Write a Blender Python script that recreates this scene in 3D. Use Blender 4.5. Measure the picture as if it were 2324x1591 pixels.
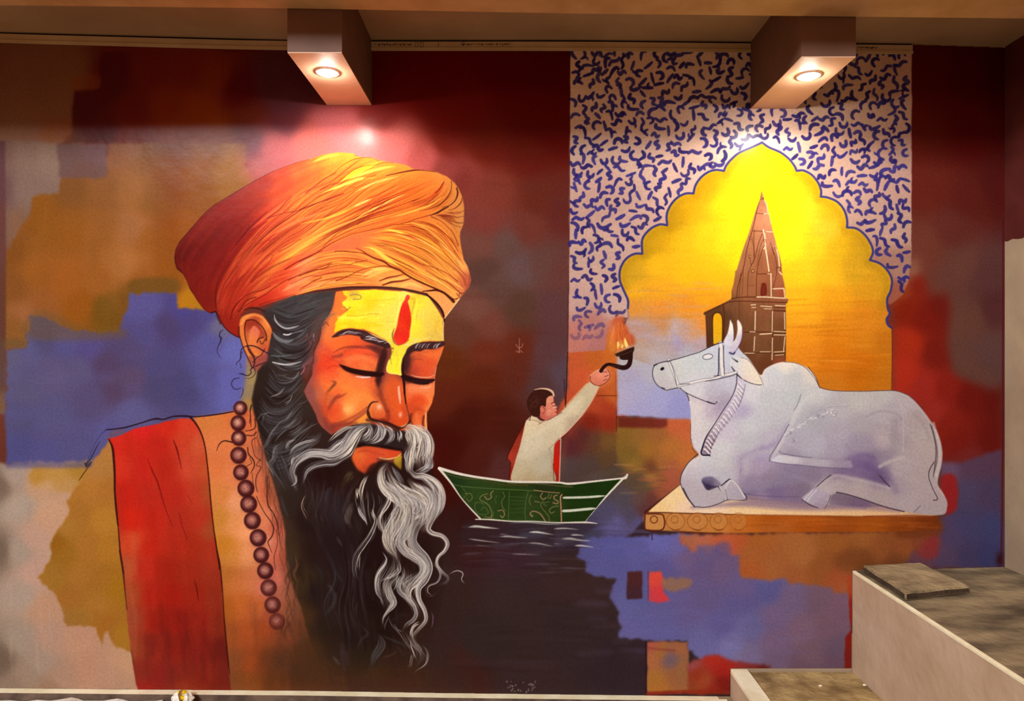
import bpy, bmesh, math, random
import numpy as np
from mathutils import Vector
for o in list(bpy.data.objects): bpy.data.objects.remove(o)
sc = bpy.context.scene; COL = sc.collection
# ---------------------------------------------------------------- measures
U = 0.00207                    # metres per mural unit (one unit = one pixel of the frame on the wall plane)
D = 3.2                        # camera to wall
ZC = 785*U                     # eye height
def W(px, py, d=0.):
    """the point seen at (px, py) that stands d metres in front of the wall"""
    k = 1-d/D
    return Vector(((px-1162)*U*k, -d, ZC+(795.5-py)*U*k))
# ---------------------------------------------------------------- camera
cd = bpy.data.cameras.new('camera'); cam = bpy.data.objects.new('camera', cd); COL.objects.link(cam)
cam.location = (0, -D, ZC); cam.rotation_euler = (math.pi/2, 0, 0)
cd.sensor_width = 36; cd.lens = D/U/2324*36; cd.clip_end = 60
sc.camera = cam
# ---------------------------------------------------------------- world, lights, exposure
w = bpy.data.worlds.new('room_glow'); sc.world = w; w.use_nodes = True
w.node_tree.nodes['Background'].inputs[0].default_value = (1., .52, .29, 1)
w.node_tree.nodes['Background'].inputs[1].default_value = .40
def area(name, loc, rot, sx, sy, e, col):
    l = bpy.data.lights.new(name, 'AREA'); l.shape = 'RECTANGLE'; l.size = sx; l.size_y = sy; l.energy = e; l.color = col
    o = bpy.data.objects.new(name, l); COL.objects.link(o); o.location = loc; o.rotation_euler = rot; return o
# the high floodlight of the stairwell, far behind the viewer
area('stairwell_floodlight', (-5.4, -9., ZC+4.75), (math.radians(64), 0, math.radians(-30)), 2.4, 1.7, 1120, (.94, 1.03, 1.13))
def spot(name, loc, e, col):
    l = bpy.data.lights.new(name, 'SPOT'); l.energy = e; l.color = col; l.spot_size = math.radians(165); l.spot_blend = .22; l.shadow_soft_size = .028
    o = bpy.data.objects.new(name, l); COL.objects.link(o); o.location = loc; return o
LAMPS = [(-369*U, -.381, ZC+557*U), (592*U, -.387, ZC+549*U)]
for i, p in enumerate(LAMPS): spot('downlight_beam', (p[0], p[1], p[2]-.026), 15, (1., .91, .80))
sc.view_settings.view_transform = 'Standard'; sc.view_settings.look = 'None'; sc.view_settings.gamma = 1
sc.view_settings.exposure = 0.; sc.view_settings.use_curve_mapping = False
# ---------------------------------------------------------------- materials
def s2l(c): return tuple(((x/255.)/12.92 if x <= 10 else (((x/255.)+.055)/1.055)**2.4) for x in c)
def mat(name, c1, c2=None, scale=8., rough=.7, bump=.1, bscale=60., detail=6., stretch=(1, 1, 1), spec=.3, emit=None, c3=None):
    m = bpy.data.materials.new(name); m.use_nodes = True; nt = m.node_tree; b = nt.nodes['Principled BSDF']
    b.inputs['Roughness'].default_value = rough; b.inputs['Specular IOR Level'].default_value = spec
    tc = nt.nodes.new('ShaderNodeTexCoord'); mp = nt.nodes.new('ShaderNodeMapping'); mp.inputs['Scale'].default_value = stretch
    nt.links.new(tc.outputs['Object'], mp.inputs[0])
    n = nt.nodes.new('ShaderNodeTexNoise'); n.inputs['Scale'].default_value = scale; n.inputs['Detail'].default_value = detail
    nt.links.new(mp.outputs[0], n.inputs['Vector'])
    r = nt.nodes.new('ShaderNodeValToRGB'); e = r.color_ramp.elements
    e[0].position = .36; e[1].position = .64; e[0].color = s2l(c1)+(1,); e[1].color = s2l(c2 or c1)+(1,)
    if c3: q = e.new(.28); q.color = s2l(c3)+(1,)
    nt.links.new(n.outputs[0], r.inputs[0]); nt.links.new(r.outputs[0], b.inputs['Base Color'])
    n2 = nt.nodes.new('ShaderNodeTexNoise'); n2.inputs['Scale'].default_value = bscale; n2.inputs['Detail'].default_value = 4
    nt.links.new(tc.outputs['Object'], n2.inputs['Vector'])
    bp = nt.nodes.new('ShaderNodeBump'); bp.inputs['Strength'].default_value = bump; bp.inputs['Distance'].default_value = .01
    nt.links.new(n2.outputs[0], bp.inputs['Height']); nt.links.new(bp.outputs[0], b.inputs['Normal'])
    if emit: b.inputs['Emission Color'].default_value = emit[0]+(1,); b.inputs['Emission Strength'].default_value = emit[1]
    return m
M = dict(
 ceil=mat('ceiling_paint', (176, 150, 120), (160, 132, 100), 3, .8, .05),
 under=mat('underside_glow_paint', (238, 190, 158), (228, 180, 148), 6, .6, .05),  # paler copy of the box colour, the lamp's light painted in
 wall=mat('wall_paint', (172, 148, 120), (158, 134, 108), 5, .8, .15, 40),
 trim=mat('trim_pvc', (200, 176, 138), (186, 160, 120), 6, .5, .02),
 gap=mat('gap_shade_paint', (40, 26, 20), (30, 18, 14), 6, .9),
 beam=mat('beam_paint', (206, 170, 124), (190, 152, 104), 7, .7, .1, 80),
 box=mat('box_paint', (112, 78, 60), (104, 72, 54), 6, .65, .05),
 maroon=mat('return_paint', (92, 34, 28), (76, 24, 20), 6, .6, .1),
 concrete=mat('concrete', (90, 76, 58), (158, 138, 104), 3.4, .75, .9, 30, 12, (1, 2.2, 1), .3, None, (58, 46, 36)),
 conc2=mat('concrete_tread', (126, 100, 60), (190, 160, 106), 9, .8, .8, 50, 12),
 plaster=mat('landing_plaster', (200, 172, 144), (186, 156, 126), 4, .6, .6, 13, 8),
 cream=mat('cream_edge', (250, 240, 205), (236, 222, 182), 12, .7, .2, 60),
 curb=mat('curb_shade_paint', (110, 88, 72), (78, 60, 50), 14, .85, .4, 50),
 stone=mat('stone_slab', (128, 110, 82), (176, 154, 116), 8, .8, .9, 45, 10, (1, 1, 1), .25, None, (110, 92, 66)),
 side=mat('slab_side', (84, 66, 50), (58, 44, 34), 14, .9, .6, 60),
 floor=mat('floor_screed', (168, 146, 112), (140, 118, 90), 7, .8, .3, 50),
 sheet=mat('sheet_cloth', (232, 222, 206), (216, 204, 186), 9, .8, .3, 30),
 lamp=mat('lamp_face', (255, 250, 240), None, 5, .4, 0, 5, 2, (1, 1, 1), .3, ((1., .92, .80), 460)),
 rim=mat('lamp_rim', (226, 214, 200), (210, 196, 180), 9, .35, .02),
 ink=mat('ink', (70, 44, 30), (54, 34, 24), 9, .8, 0),
 wwhite=mat('wrapper_white', (244, 240, 226), (226, 220, 204), 20, .4, .2, 90),
 wyel=mat('wrapper_yellow', (240, 210, 30), (226, 180, 20), 20, .35, .2, 90),
 wbrn=mat('wrapper_brown', (150, 104, 50), (120, 80, 36), 20, .4, .2, 90))
# ---------------------------------------------------------------- builders
def link(name, me, m, parent=None, **kw):
    o = bpy.data.objects.new(name, me); COL.objects.link(o)
    for x in (m if isinstance(m, (list, tuple)) else [m]): me.materials.append(x)
    if parent: o.parent = parent
    for k, v in kw.items():
        if v is not None: o[k] = v
    return o
def empty(name, loc, **kw):
    o = bpy.data.objects.new(name, None); COL.objects.link(o); o.location = loc; o.empty_display_size = .05
    for k, v in kw.items():
        if v is not None: o[k] = v
    return o
def prism(name, quads, m, parent=None, bevel=0., **kw):
    """hexahedra given as 8 corners (4 bottom, 4 top, same winding)"""
    bm = bmesh.new()
    off = Vector(parent.location) if parent else Vector((0, 0, 0))
    for q in quads:
        v = [bm.verts.new(Vector(p)-off) for p in q]
        for f in ((3, 2, 1, 0), (4, 5, 6, 7), (0, 1, 5, 4), (1, 2, 6, 5), (2, 3, 7, 6), (3, 0, 4, 7)): bm.faces.new([v[i] for i in f])
    bmesh.ops.remove_doubles(bm, verts=bm.verts, dist=1e-5)
    bmesh.ops.recalc_face_normals(bm, faces=bm.faces)
    if bevel: bmesh.ops.bevel(bm, geom=list(bm.edges), offset=bevel, segments=2, affect='EDGES')
    me = bpy.data.meshes.new(name); bm.to_mesh(me); bm.free()
    return link(name, me, m, parent, **kw)
def box(x0, x1, y0, y1, z0, z1): return [(x0, y0, z0), (x1, y0, z0), (x1, y1, z0), (x0, y1, z0), (x0, y0, z1), (x1, y0, z1), (x1, y1, z1), (x0, y1, z1)]
def strip(pts_lo, pts_hi, d0, d1):
    """a run of hexahedra along x between a lower and an upper profile (x, z), from depth d0 to d1"""
    out = []
    for (xa, za), (xb, zb), (xc, zc_), (xd, zd_) in zip(pts_lo, pts_lo[1:], pts_hi, pts_hi[1:]):
        out.append([(xa, -d0, za), (xb, -d0, zb), (xb, -d1, zb), (xa, -d1, za), (xc, -d0, zc_), (xd, -d0, zd_), (xd, -d1, zd_), (xc, -d1, zc_)])
    return out
def prof(rows, d=0.): return [((W(x, y, d)).x, (W(x, y, d)).z) for x, y in rows]
# ---------------------------------------------------------------- the room
XR = 1118*U; XL = -1500*U
CL = [(-340, 62), (0, 74), (660, 92), (1320, 92), (2070, 100), (2290, 107)]
cl = prof(CL)
prism('wall_back', [box(XL, XR, .002, .16, -.06, 3.3)], M['wall'], kind='structure')
prism('ceiling', strip(cl, [(x, 3.42) for x, z in cl], -.002, .6)+strip([(XL, 3.30), (XR, 3.30)], [(XL, 3.42), (XR, 3.42)], .6, .87), M['ceil'], kind='structure')
BL = [(-560, 10), (0, 12), (660, 19), (1320, 31), (2324, 42), (2500, 44)]
bl = prof(BL, .57)
prism('trim_1', strip(bl, [(x, 3.3) for x, z in bl], .57, .86), M['beam'], kind='structure')
prism('floor', [box(XL, XR, -3.4, .0, -.06, 0)], M['floor'], kind='structure')
# right wall: beige plaster, maroon paint carried round the corner above a ragged edge
def right_wall():
    bm = bmesh.new(); rnd = random.Random(4); ys = [0, -.02, -.05, -.08, -.11, -.14, -.18, -.24, -1.]
    zb = [ZC+(795.5-545)*U+rnd.uniform(-.012, .012) for _ in ys]
    lo = [bm.verts.new((XR, y, 0)) for y in ys]; mi = [bm.verts.new((XR, y, z)) for y, z in zip(ys, zb)]; hi = [bm.verts.new((XR, y, 3.3)) for y in ys]
    for i in range(len(ys)-1):
        f = bm.faces.new((lo[i], mi[i], mi[i+1], lo[i+1])); f.material_index = 0
        f = bm.faces.new((mi[i], hi[i], hi[i+1], mi[i+1])); f.material_index = 1
    o2 = [bm.verts.new((XR+.12, y, z)) for y, z in ((0, 0), (0, 3.3), (-1., 3.3), (-1., 0))]
    bm.faces.new((o2[0], o2[3], o2[2], o2[1])); bm.faces.new((lo[-1], mi[-1], hi[-1], o2[2], o2[3])); bm.faces.new([hi[i] for i in range(len(ys))]+[o2[2], o2[1]])
    bmesh.ops.recalc_face_normals(bm, faces=bm.faces)
    me = bpy.data.meshes.new('wall_right'); bm.to_mesh(me); bm.free(); link('wall_right', me, [M['wall'], M['maroon']], kind='structure')
right_wall()
# slim strip with a dark strip painted for the gap's shade above it, broken by the two light boxes
def run(a, b, off0, off1, n=6):
    xs = np.linspace(a, b, n); base = np.interp(xs, [p[0] for p in CL], [p[1] for p in CL])
    return prof([(x, y+off1) for x, y in zip(xs, base)]), prof([(x, y+off0) for x, y in zip(xs, base)])
segs = [(-340, 741), (844, 1702), (1806, 2068)]
q = []
for a, b in segs: lo, hi = run(a, b, 5, 24); q += strip(lo, hi, .0015, .012); lo, hi = run(a, b, 19, 25); q += strip(lo, hi, .012, .017)
st = prism('trim_2', q, M['trim'], kind='structure')
q = []
for a, b in segs: lo, hi = run(a, b, .2, 5); q += strip(lo, hi, .0015, .003)  # dark strip in place of the shade inside the gap
prism('gap_shade_strip', q, M['gap'], kind='structure')
# worn small print along the strip
q = []; rnd = random.Random(2)
for a, b, n in ((850, 936, 44), (1046, 1160, 46), (1812, 1990, 40)):
    x = a
    while x < b:
        ww = rnd.choice([1.2, 2, 2.8, 3.4]); y = np.interp(x, [p[0] for p in CL], [p[1] for p in CL])+10+rnd.uniform(-.8, .8); hh = rnd.choice([1.4, 2.6, 3.6])
        p0, p1 = W(x, y+hh, .0), W(x+ww, y, .0); q.append(box(p0.x, p1.x, -.0126, -.0119, p0.z, p1.z)); x += ww+rnd.choice([.8, 1.2, 2.6])
for x, y, r in ((946, 104, 5), (958, 104, 5.5), (1052, 101, 3.4), (996, 104, .7)):
    p0, p1 = W(x-r*.7, y+r, 0), W(x+r*.7, y-r, 0); t = .0016 if r > 1 else 0
    if r > 1:
        q += [box(p0.x, p0.x+t, -.0126, -.0119, p0.z, p1.z), box(p1.x-t, p1.x, -.0126, -.0119, p0.z, p1.z), box(p0.x, p1.x, -.0126, -.0119, p1.z-t, p1.z), box(p0.x, p1.x, -.0126, -.0119, p0.z, p0.z+t)]
    else: q.append(box(p0.x, p1.x, -.0126, -.0119, p0.z-.008, p1.z+.008))
prism('print_marks', q, M['ink'], st)
# curb at the foot of the wall: pale top, front face's own shade painted dark brown
def curb():
    lo = [(-340, 1558), (0, 1562), (310, 1565), (700, 1568), (1000, 1573), (1600, 1580), (1656, 1581)]
    hi = prof(lo); bot = [(x, -.002) for x, z in hi]; bm = bmesh.new()
    for (xa, za), (xb, zb) in zip(hi, hi[1:]):
        v = [bm.verts.new(p) for p in ((xa, 0, za), (xb, 0, zb), (xb, -.043, zb), (xa, -.043, za), (xb, -.046, 0), (xa, -.046, 0))]
        bm.faces.new((v[0], v[1], v[2], v[3])); f = bm.faces.new((v[3], v[2], v[4], v[5])); f.material_index = 1
    bmesh.ops.remove_doubles(bm, verts=bm.verts, dist=1e-5); bmesh.ops.recalc_face_normals(bm, faces=bm.faces)
    me = bpy.data.meshes.new('baseboard_back'); bm.to_mesh(me); bm.free(); link('baseboard_back', me, [M['cream'], M['curb']], kind='structure')
curb()
# ---------------------------------------------------------------- light boxes with recessed downlights
def light_box(x0, x1, zb, lamp, label):
    cx = (x0+x1)/2; e = empty('downlight_box', (cx, -.28, zb), label=label, category='light fixture', group='boxed downlights above the mural')
    top = 3.095 if x0 < 0 else 3.078
    prism('casing', [box(x0, x1, -.564, -.0025, zb, top)], M['box'], e)
    prism('painted_glow_board', [box(x0+.001, x1-.001, -.5635, -.003, zb-.0035, zb-.0001)], M['under'], e, label='added pale salmon board painted as the lamp-lit underside')  # added board, lamp light on the box underside put into its colour
    bm = bmesh.new(); L = Vector(lamp)-e.location; L.z -= 0; n = 40; R1, R2, R3 = .047, .037, .034
    ring = [[bm.verts.new((L.x+r*math.cos(2*math.pi*i/n), L.y+r*math.sin(2*math.pi*i/n), z)) for i in range(n)] for r, z in ((R1, -.0037), (R1*.97, -.0075), (R2, -.0085), (R2*.97, -.0045))]
    for a, b in zip(ring, ring[1:]):
        for i in range(n): bm.faces.new((a[i], a[(i+1) % n], b[(i+1) % n], b[i]))
    bmesh.ops.recalc_face_normals(bm, faces=bm.faces)
    me = bpy.data.meshes.new('downlight'); bm.to_mesh(me); bm.free(); d = link('downlight', me, M['rim'], e, label='round downlight with a pale rim')
    bm = bmesh.new(); c = bm.verts.new((L.x, L.y, -.021))
    rr = [[bm.verts.new((L.x+R3*f*math.cos(2*math.pi*i/n), L.y+R3*f*math.sin(2*math.pi*i/n), z)) for i in range(n)] for f, z in ((.5, -.0185), (.85, -.012), (1, -.0060))]
    for i in range(n): bm.faces.new((c, rr[0][(i+1) % n], rr[0][i]))
    for a, b in zip(rr, rr[1:]):
        for i in range(n): bm.faces.new((a[i], a[(i+1) % n], b[(i+1) % n], b[i]))
    me = bpy.data.meshes.new('lamp_lens'); bm.to_mesh(me); bm.free(); link('lamp_lens', me, M['lamp'], d, label='glowing warm white lens')
light_box(-420*U, -318*U, ZC+558*U, LAMPS[0], 'boxed-in ceiling beam with a lit downlight above the orange turban')
light_box(541*U, 643*U, ZC+550*U, LAMPS[1], 'boxed-in ceiling beam with a lit downlight above the yellow arch')
# ---------------------------------------------------------------- landing, step, slab, floor pieces
zt, zr = ZC-500*U, ZC-491*U; x0, x1 = 773*U, XR-.001
e = empty('stair_landing', (x0, -.1, 0), label='waist-high plastered stair landing with a rough concrete top at the right', category='landing')
prism('body', [[(x0, -1.5, .0), (x1, -1.5, .0), (x1, -.002, .0), (x0, -.002, .0), (x0, -1.5, zt-.012), (x1, -1.5, zr-.012), (x1, -.002, zr-.012), (x0, -.002, zt-.012)]], M['plaster'], e)
prism('concrete_top', [[(x0+.014, -1.5, zt-.0118), (x1, -1.5, zr-.0118), (x1, -.002, zr-.0118), (x0+.014, -.002, zt-.0118), (x0+.014, -1.5, zt), (x1, -1.5, zr), (x1, -.002, zr), (x0+.014, -.002, zt)]], M['concrete'], e, label='rough stained concrete top')
prism('edge_strip', [[(x0-.001, -1.5, zt-.0118), (x0+.0138, -1.5, zt-.0118), (x0+.0138, -.002, zt-.0118), (x0-.001, -.002, zt-.0118), (x0-.001, -1.5, zt+.0015), (x0+.0138, -1.5, zt+.0015), (x0+.0138, -.002, zt+.0015), (x0-.001, -.002, zt+.0015)]], M['cream'], e, .002, label='pale cream edge strip')
zs_ = ZC-722*U; xa, xb, xc = 496*U, 534*U, x0-.0012
e = empty('entry_step', (xa, -.1, 0), label='low step with a cream kerb and worn concrete tread beside the landing', category='step')
prism('body', [box(xa, xc, -.75, -.002, .0, zs_-.022)], M['plaster'], e)
prism('kerb', [box(xa-.0005, xb, -.75, -.002, zs_-.0218, zs_)], M['cream'], e, .0025, label='cream kerb along the open side')
prism('tread', [box(xb+.0005, xc, -.75, -.002, zs_-.0218, zs_-.016)], M['conc2'], e, label='worn sandy concrete tread')
def slab():
    A, B, Cc, Dd = Vector((787*U, -.035, zt+.038)), Vector((921*U, -.02, zt+.046)), Vector((934*U, -.325, zt+.040)), Vector((782*U, -.395, zt+.036))
    bm = bmesh.new(); top = []; N = 9; rnd = random.Random(8)
    P = [[A.lerp(B, i/N).lerp(Dd.lerp(Cc, i/N), j/N) for i in range(N+1)] for j in range(N+1)]
    T = [[bm.verts.new(p+Vector((rnd.uniform(-.0022, .0022), rnd.uniform(-.0022, .0022), rnd.uniform(-.0016, .0016)))) for p in r] for r in P]
    Bt = [[bm.verts.new((max(p.x, 778*U)+.0015, min(p.y, -.01), zt+.0035+(p.x-x0)/(x1-x0)*(zr-zt))) for p in r] for r in P]
    for j in range(N):
        for i in range(N): bm.faces.new((T[j][i], T[j][i+1], T[j+1][i+1], T[j+1][i])); bm.faces.new((Bt[j][i], Bt[j+1][i], Bt[j+1][i+1], Bt[j][i+1]))
    rim = [(0, i) for i in range(N)]+[(j, N) for j in range(N)]+[(N, N-i) for i in range(N)]+[(N-j, 0) for j in range(N)]
    for a, b in zip(rim, rim[1:]+rim[:1]):
        f = bm.faces.new((T[a[0]][a[1]], T[b[0]][b[1]], Bt[b[0]][b[1]], Bt[a[0]][a[1]])); f.material_index = 1
    bmesh.ops.recalc_face_normals(bm, faces=bm.faces)
    bmesh.ops.bevel(bm, geom=[e for e in bm.edges if len(e.link_faces) == 2 and e.calc_face_angle(0) > .9], offset=.006, segments=2, affect='EDGES', material=0)
    me = bpy.data.meshes.new('stone_slab'); bm.to_mesh(me); bm.free()
    link('stone_slab', me, [M['stone'], M['side']], label='loose rough stone slab lying on the landing against the mural', category='slab')
slab()
prism('floor_tile', [[(W(1592, 1585, .05).x, -.21, .0), (W(1650, 1585, .05).x, -.21, 0), (W(1650, 1585, .05).x, -.048, 0), (W(1592, 1585, .05).x, -.048, 0), (W(1592, 1585, .05).x, -.21, .012), (W(1650, 1585, .05).x, -.21, .012), (W(1650, 1585, .05).x, -.048, .012), (W(1592, 1585, .05).x, -.048, .012)]], M['cream'], None, .002, label='small cream tile on the floor against the low step', category='tile')
def sheet():
    bm = bmesh.new(); nx, ny = 40, 8; rnd = random.Random(5); X0, X1 = W(-200, 0, 0).x, W(384, 0, 0).x
    def z(x, y): return .012+.004*math.sin(x*23)+.003*math.sin(x*51+y*30)+(.016*math.exp(-((x-W(165, 0, .07).x)/.035)**2))
    g = [[bm.verts.new((X0+(X1-X0)*i/nx, -.06-.004*math.sin(i*.9)*(j == 0)-.45*j/ny, z(X0+(X1-X0)*i/nx, j/ny))) for i in range(nx+1)] for j in range(ny+1)]
    for j in range(ny):
        for i in range(nx): bm.faces.new((g[j][i], g[j+1][i], g[j+1][i+1], g[j][i+1]))
    r = bmesh.ops.extrude_face_region(bm, geom=list(bm.faces))
    for v in [v for v in r['geom'] if isinstance(v, bmesh.types.BMVert)]: v.co.z = .0015
    bmesh.ops.recalc_face_normals(bm, faces=bm.faces); me = bpy.data.meshes.new('dust_sheet'); bm.to_mesh(me); bm.free()
    link('dust_sheet', me, M['sheet'], label='pale creased dust sheet on the floor at the left', category='sheet')
sheet()
def wrapper():
    c = Vector((W(414, 0, .085).x, -.085, .0)); rnd = random.Random(11); bm = bmesh.new()
    bmesh.ops.create_icosphere(bm, subdivisions=3, radius=1.)
    for v in bm.verts:
        k = 1+rnd.uniform(-.13, .13); n = v.co.copy()
        v.co = Vector((n.x*.052*k*(1-.45*max(0, n.z)), n.y*.026*k, max(.001, .034+n.z*.036*k))) + c
    for f in bm.faces:
        q = f.calc_center_median()-c; a = q.x/.05+q.z*6
        f.material_index = 2 if (-.05 < q.x < .018 and a > .1 and a < .42) else (1 if .30 < a < .62 or q.z > .062 else 0)
    me = bpy.data.meshes.new('crumpled_wrapper'); bm.to_mesh(me); bm.free()
    link('crumpled_wrapper', me, [M['wwhite'], M['wyel'], M['wbrn']], label='crumpled white and yellow wrapper on the floor below the red shawl', category='wrapper')
wrapper()
def chip(px, py, r, label):
    zz = zs_-.016; k = (ZC-zz)/((py-795.5)*U); d = D*(1-k); x = (px-1162)*U*k; bm = bmesh.new(); bmesh.ops.create_icosphere(bm, subdivisions=2, radius=r)
    rnd = random.Random(px)
    for v in bm.verts: v.co = Vector((v.co.x*1.3, v.co.y, v.co.z*.6))*(1+rnd.uniform(-.15, .15))+Vector((x, -d, zz+r*.45))
    me = bpy.data.meshes.new('plaster_chip'); bm.to_mesh(me); bm.free(); link('plaster_chip', me, M['cream'], label=label, category='rubble', group='plaster chips on the step')
chip(1862, 1558, .007, 'cream plaster chip in the middle of the step tread')
chip(1962, 1556, .007, 'cream plaster chip on the step tread against the landing')
# ---------------------------------------------------------------- paint engine
# The mural is real paint on a real wall.  It is laid out in mural units (1 unit = U metres
# on the wall plane), brushed stroke by stroke into a colour grid that becomes the colour
# attribute of the mural's meshes; every painted figure is a mesh of its own.
import numpy as np
SC = 0.85                      # grid cells per mural unit
MX0, MY0, MX1, MY1 = -30, 60, 2290, 1586
GW, GH = int((MX1-MX0)*SC)+1, int((MY1-MY0)*SC)+1
C = np.zeros((GH, GW, 3), np.float32)
IDM = np.zeros((GH, GW), np.int16)
R = np.random.RandomState(7)
CLIP = [None]

def resize(a, h, w):
    a = np.asarray(a, np.float32)
    y = np.linspace(0, a.shape[0]-1, h); x = np.linspace(0, a.shape[1]-1, w)
    y0 = np.minimum(y.astype(int), a.shape[0]-2); x0 = np.minimum(x.astype(int), a.shape[1]-2)
    fy = (y-y0).astype(np.float32); fx = (x-x0).astype(np.float32)
    if a.ndim == 3: fy = fy[:, None, None]; fx = fx[None, :, None]
    else: fy = fy[:, None]; fx = fx[None, :]
    t = a[y0]*(1-fy)+a[y0+1]*fy
    return t[:, x0]*(1-fx)+t[:, x0+1]*fx

def noise(h, w, sy, sx, oct=3):
    n = np.zeros((h, w), np.float32); a = 1.; t = 0
    for k in range(oct):
        gh = max(2, int(h/(sy*SC))+2); gw = max(2, int(w/(sx*SC))+2)
        n += a*resize(R.rand(gh, gw)*2-1, h, w); t += a
        a *= .55; sy /= 2.; sx /= 2.
    return n/t

def pts(s, ox=0., oy=0., k=1.):
    a = np.array(s.split() if isinstance(s, str) else s, float).reshape(-1, 2)
    return a/k+np.array([ox, oy])
def Z(ox, oy, k): return lambda s: pts(s, ox, oy, k)
I = Z(0, 0, 1)

def cr(p, closed=False, step=2.0, w=None):
    p = np.asarray(p, float)
    n = len(p)
    if closed: q = np.vstack([p[-1], p, p[0], p[1]]); m = n
    else: q = np.vstack([2*p[0]-p[1], p, 2*p[-1]-p[-2]]); m = n-1
    out = []; ws = []
    for i in range(m):
        a, b, c, d = q[i], q[i+1], q[i+2], q[i+3]
        k = max(2, int(np.hypot(*(c-b))/step)+1)
        t = np.linspace(0, 1, k, endpoint=False)[:, None]
        out.append(.5*((2*b)+(c-a)*t+(2*a-5*b+4*c-d)*t*t+(3*b-a-3*c+d)*t**3))
        if w is not None: ws.append(w[i]+(w[min(i+1, len(w)-1)]-w[i])*t[:, 0])
    if not closed:
        out.append(p[-1:]);
        if w is not None: ws.append(np.array([w[-1]]))
    o = np.vstack(out)
    return o if w is None else (o, np.concatenate(ws))

def blur(m, r):
    r = r*SC
    if r < .35: return m
    k = int(np.ceil(r*1.6)); x = np.arange(-k, k+1)
    g = np.exp(-.5*(x/(r*.8))**2); g /= g.sum()
    m = np.pad(m, k)
    t = np.zeros_like(m[:, k:m.shape[1]-k])
    if k > 12:       # wide blur on a reduced grid
        f = max(2, int(k/5)); h, w = m.shape
        s = resize(m, max(4, h//f), max(4, w//f)); k2 = max(1, k//f); x = np.arange(-k2, k2+1)
        g = np.exp(-.5*(x*f/(r*.8))**2); g /= g.sum(); q = np.pad(s, k2)
        a = sum(g[i]*q[:, i:i+s.shape[1]] for i in range(2*k2+1))
        a = sum(g[i]*a[i:i+s.shape[0]] for i in range(2*k2+1))
        return resize(a, h, w)[k:h-k, k:w-k]
    for i in range(2*k+1): t += g[i]*m[:, i:i+t.shape[1]]
    o = np.zeros_like(t[k:t.shape[0]-k])
    for i in range(2*k+1): o += g[i]*t[i:i+o.shape[0]]
    return o

def polymask(p, pad=4):
    g = (np.asarray(p)-[MX0, MY0])*SC
    pad = int(pad*SC)+2
    x0 = max(0, int(g[:, 0].min())-pad); x1 = min(GW, int(g[:, 0].max())+pad+2)
    y0 = max(0, int(g[:, 1].min())-pad); y1 = min(GH, int(g[:, 1].max())+pad+2)
    if x1 <= x0 or y1 <= y0: return None
    w = x1-x0; m = np.zeros((y1-y0, w), np.float32)
    ax, ay = g[:, 0]-x0, g[:, 1]; bx, by = np.roll(ax, -1), np.roll(ay, -1)
    sub = 3
    for r in range(y0, y1):
        acc = np.zeros(w+1, np.float32)
        for s in range(sub):
            yy = r+(s+.5)/sub-.5
            hit = ((ay <= yy) != (by <= yy))
            if not hit.any(): continue
            xs = np.sort(ax[hit]+(yy-ay[hit])/(by[hit]-ay[hit])*(bx[hit]-ax[hit]))+.5
            for a, b in zip(xs[::2], xs[1::2]):
                a = min(max(a, 0), w); b = min(max(b, 0), w)
                if b <= a: continue
                ia, ib = int(a), int(b)
                if ia == ib: acc[ia] += b-a
                else:
                    acc[ia] += ia+1-a; acc[ia+1:ib] += 1; acc[ib] += b-ib
        m[r-y0] = acc[:w]/sub
    return y0, y1, x0, x1, m

def apply(y0, y1, x0, x1, m, col, a=1.):
    m = m*a
    if CLIP[0] is not None: m = m*CLIP[0][y0:y1, x0:x1]
    if callable(col): col = col(y0, y1, x0, x1)
    else: col = np.asarray(col, np.float32)/255.
    C[y0:y1, x0:x1] += m[..., None]*(col-C[y0:y1, x0:x1])

def ragged(p, amp, wl=14.):
    o = cr_lin(p, 3.)
    n = len(o); k = max(4, int(n*3./wl))
    nx = np.interp(np.linspace(0, k, n), np.arange(k+1), R.randn(k+1))
    ny = np.interp(np.linspace(0, k*1.7, n), np.arange(int(k*1.7)+2), R.randn(int(k*1.7)+2))
    return o+amp*np.stack([nx, ny], 1)+amp*.25*R.randn(n, 2)
def cr_lin(p, step):
    out = []
    for a, b in zip(p, np.roll(p, -1, 0)):
        k = max(1, int(np.hypot(*(b-a))/step)); t = np.linspace(0, 1, k, endpoint=False)[:, None]
        out.append(a+(b-a)*t)
    return np.vstack(out)

def fill(p, col, soft=.8, a=1., id=None, sm=True, rough=0, wl=14., clip=False):
    p = cr(p, True, 3.) if sm else np.asarray(p, float)
    if rough: p = ragged(p, rough, wl)
    r = polymask(p, soft*2+3)
    if r is None: return None
    y0, y1, x0, x1, m = r
    hard = m > .5
    mb = blur(m, soft) if soft > .5 else m
    apply(y0, y1, x0, x1, mb, col, a)
    if id is not None: IDM[y0:y1, x0:x1][hard] = id
    if clip:
        f = np.zeros((GH, GW), np.float32); f[y0:y1, x0:x1] = blur(m, .8); return f

def setid(p, id, sm=True):
    r = polymask(cr(p, True, 3.) if sm else p)
    y0, y1, x0, x1, m = r; IDM[y0:y1, x0:x1][m > .5] = id

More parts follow.
